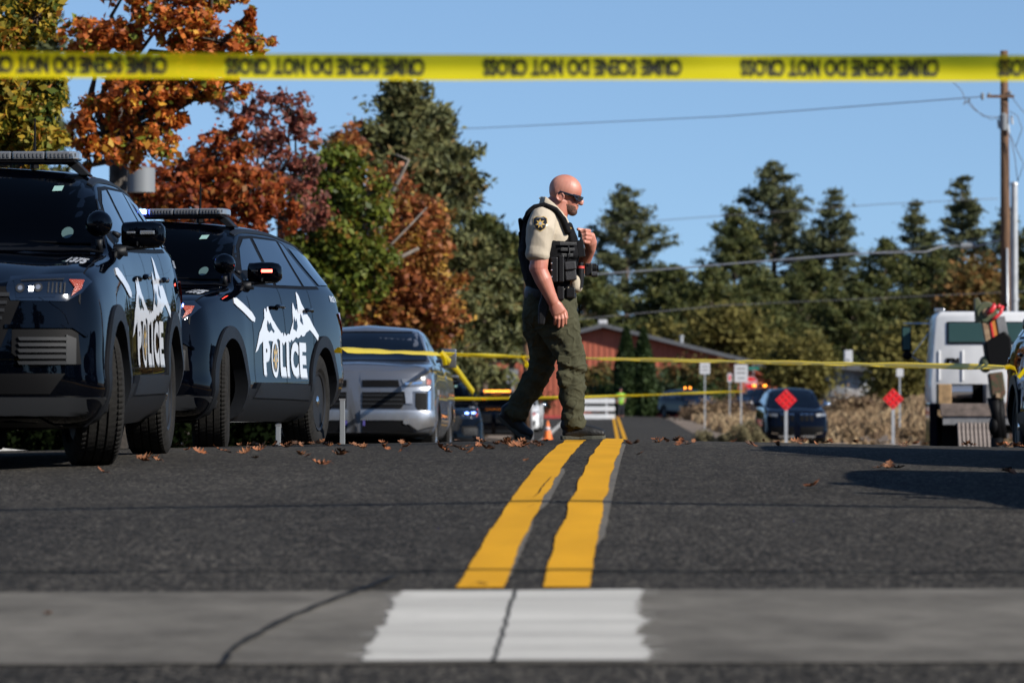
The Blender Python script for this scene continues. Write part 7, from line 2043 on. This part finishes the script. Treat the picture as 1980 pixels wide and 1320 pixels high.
# pole and can in the autumn tree
D_ = 62; s_ = F / D_; x_ = (226 - CX) / s_; zg = gz(x_, D_)
root = thing('utility_pole', 'dark pole with a grey transformer can among the orange leaves', 'utility pole', (x_, D_, zg))
z_ = lambda py: (HZ - py) / s_ - zg
mb = MB(); mb.tube([(0, 0, -.3), (0, 0, z_(120))], [.14, .11], 12); mb.build('shaft', M_barkd, root, smooth=True)
mb = MB(); mb.lathe([(z_(372), .0), (z_(372), .21), (z_(325), .21), (z_(320), 0)], 18, 'z', (.36, 0, 0)); mb.build('transformer_can', M_signg, root, smooth=True, auto=40)
mb = MB(); mb.box((.12, -.02, (z_(280) + z_(320)) / 2), (.34, .18, .55)); mb.build('dark_cabinet', M_gbox, root, bevel=.02)
mb = MB(); mb.box((.25, 0, z_(275)), (.08, .08, .5)); mb.build('bracket', M_galv, root)

# ------------------------------------------------------------------ fallen leaves
M_leafs = [mat('fallen_leaf_brown', (.12, .045, .018), .75, c2=(.22, .085, .03), vscale=25), mat('fallen_leaf_orange', (.28, .085, .022), .7, c2=(.14, .05, .018), vscale=20), mat('fallen_leaf_dark', (.035, .018, .010), .8, c2=(.09, .04, .02), vscale=22)]
def leaf_proto(seed, m):
    r = random.Random(seed); L_ = .15
    outline = []
    lob = [(0, .0), (.06, .05), (.16, .22), (.24, .10), (.36, .34), (.46, .12), (.60, .38), (.68, .12), (.82, .26), (.88, .08), (1.0, .0)]
    n = len(lob); V = []; Fc = []
    curl = r.uniform(2.2, 4.2); roll = r.uniform(1.5, 4.5); tw = r.uniform(-1.0, 1.0)
    def P(t, w):
        x = (t - .5) * L_; y = w * L_ * r.uniform(.9, 1.1)
        z = .010 + curl * x * x * 1.6 + roll * y * y * 2.2 + tw * x * y * 3 + r.uniform(-.002, .003)
        return (x, y, z)
    for t, w in lob: V.append(P(t, 0)); V.append(P(t, w)); V.append(P(t, w * .5)); V.append(P(t, -w * .5)); V.append(P(t, -w))
    for i in range(n - 1):
        a, b = i * 5, i * 5 + 5
        Fc += [(a, b, b + 2, a + 2), (a + 2, b + 2, b + 1, a + 1), (a + 3, b + 3, b, a), (a + 4, b + 4, b + 3, a + 3)]
    me = bpy.data.meshes.new('fallen_leaf')
    # stalk
    k = len(V); V += [(-.5 * L_, -.001, V[0][2]), (-.5 * L_, .001, V[0][2]), (-.78 * L_, .001, .012), (-.78 * L_, -.001, .012)]; Fc.append((k, k + 1, k + 2, k + 3))
    zmin = min(v[2] for v in V); V = [(x, y, z - zmin + .001) for x, y, z in V]
    me.from_pydata(V, [], Fc); me.materials.append(m); me.update(); return me
protos = [leaf_proto(k, M_leafs[(0, 1, 0, 2, 1, 0, 1, 2)[k]]) for k in range(8)]
def row_D(px, py):
    best = None
    for D in np.arange(11.0, 31.2, .05):
        x = (px - CX) * D / F; r_ = HZ - gz(x, D) * F / D
        if best is None or abs(r_ - py) < best[0]: best = (abs(r_ - py), D)
    return best[1]
spots = [(198, 915, 1.0), (283, 891, 1.3), (275, 893, 1.0), (300, 888, .9), (305, 893, .8), (362, 873, 1), (385, 877, 1.1), (427, 874, 1.2), (441, 877, .8), (472, 879, 1), (487, 870, 1.2), (500, 873, 1.1), (512, 867, .9), (492, 888, .9), (560, 866, 1), (583, 882, .9), (596, 884, .8), (621, 902, 1.1), (632, 899, 1), (655, 884, 1.5), (663, 878, 1), (690, 866, 1.1), (703, 869, 1), (742, 867, 1.0), (748, 871, 1.1), (775, 874, .8), (784, 866, 1), (870, 866, 1.3), (855, 872, 1.2), (885, 868, 1.1), (862, 876, 1.2), (895, 874, 1), (910, 876, .9), (925, 866, 1), (940, 871, 1.2), (950, 869, .9), (981, 862, 1), (990, 866, 1.1), (1004, 868, 1.2), (1015, 864, 1.3), (1018, 893, .8), (1030, 860, 1), (1042, 862, .9), (1268, 853, 1.1), (1275, 858, 1.2), (1290, 856, .9), (1308, 853, 1), (1315, 861, 1.5), (1322, 856, 1.2), (1328, 862, 1.0), (1448, 862, 1.2), (1455, 863, .9), (1540, 847, 1.3), (1552, 849, 1.2), (1605, 856, 1.2), (1570, 945, 1.1), (1700, 908, 1.2), (1718, 908, 1.3), (1735, 909, 1.0), (1952, 918, 1.4), (1945, 913, 1.0), (1752, 852, 1.2), (1772, 851, 1.3), (1790, 856, 1.0), (1868, 855, 1.2), (1880, 857, 1.0), (1950, 856, 1.2), (1965, 852, 1.0), (1935, 858, 1.0), (1238, 880, .6), (92, 1190, .5)]
rl = random.Random(3)
for k in range(70):
    px = rl.uniform(330, 1080) if rl.random() < .75 else rl.uniform(1210, 1980); spots.append((px, rl.uniform(851, 866), rl.uniform(.6, 1.1)))
for (px, py, sc) in spots:
    D = row_D(px, py); x = (px - CX) * D / F
    if 866 < py and px > 1500 and py < 900: pass
    o = bpy.data.objects.new('fallen_leaf', protos[rl.randrange(8)]); COL.objects.link(o)
    o.location = (x, D, gz(x, D) + .004); o.rotation_euler = (rl.uniform(-.5, .5), rl.uniform(-.5, .5), rl.uniform(0, 6.28)); sc *= rl.uniform(.42, .70); o.scale = (sc, sc, sc * 1.1)
    o.location.z += .012 * sc
    mcol = {'fallen_leaf_brown': 'brown', 'fallen_leaf_orange': 'orange', 'fallen_leaf_dark': 'dark brown'}[o.data.materials[0].name]
    zone = [(120, 'by the nearest suv front wheel'), (240, 'in front of the nearest suv'), (345, 'by the nearest suv rear wheel'), (470, 'by the second suv front wheel'), (560, 'below the second suv door'), (668, 'by the second suv rear wheel'), (740, 'below the left of the pickup'), (830, 'below the right of the pickup'), (950, 'left of the officer'), (1085, 'between the boots of the officer'), (1260, 'right of the lines'), (1340, 'in the cluster beside the lines'), (1460, 'left of the parked dark suv'), (1620, 'before the left red diamond sign'), (1760, 'before the right red diamond sign'), (1880, 'before the white truck'), (3000, 'by the right edge')]
    wh = [z for q, z in zone if px < q][0]; size = 'large' if sc > .72 else ('small' if sc < .5 else 'mid sized'); dep = 'well before the crest' if py > 880 else ('on the crest' if py < 860 else 'just before the crest')
    tag(o, f'{size} {mcol} leaf {dep}, {wh}', 'leaf', 'fallen leaves on the asphalt')
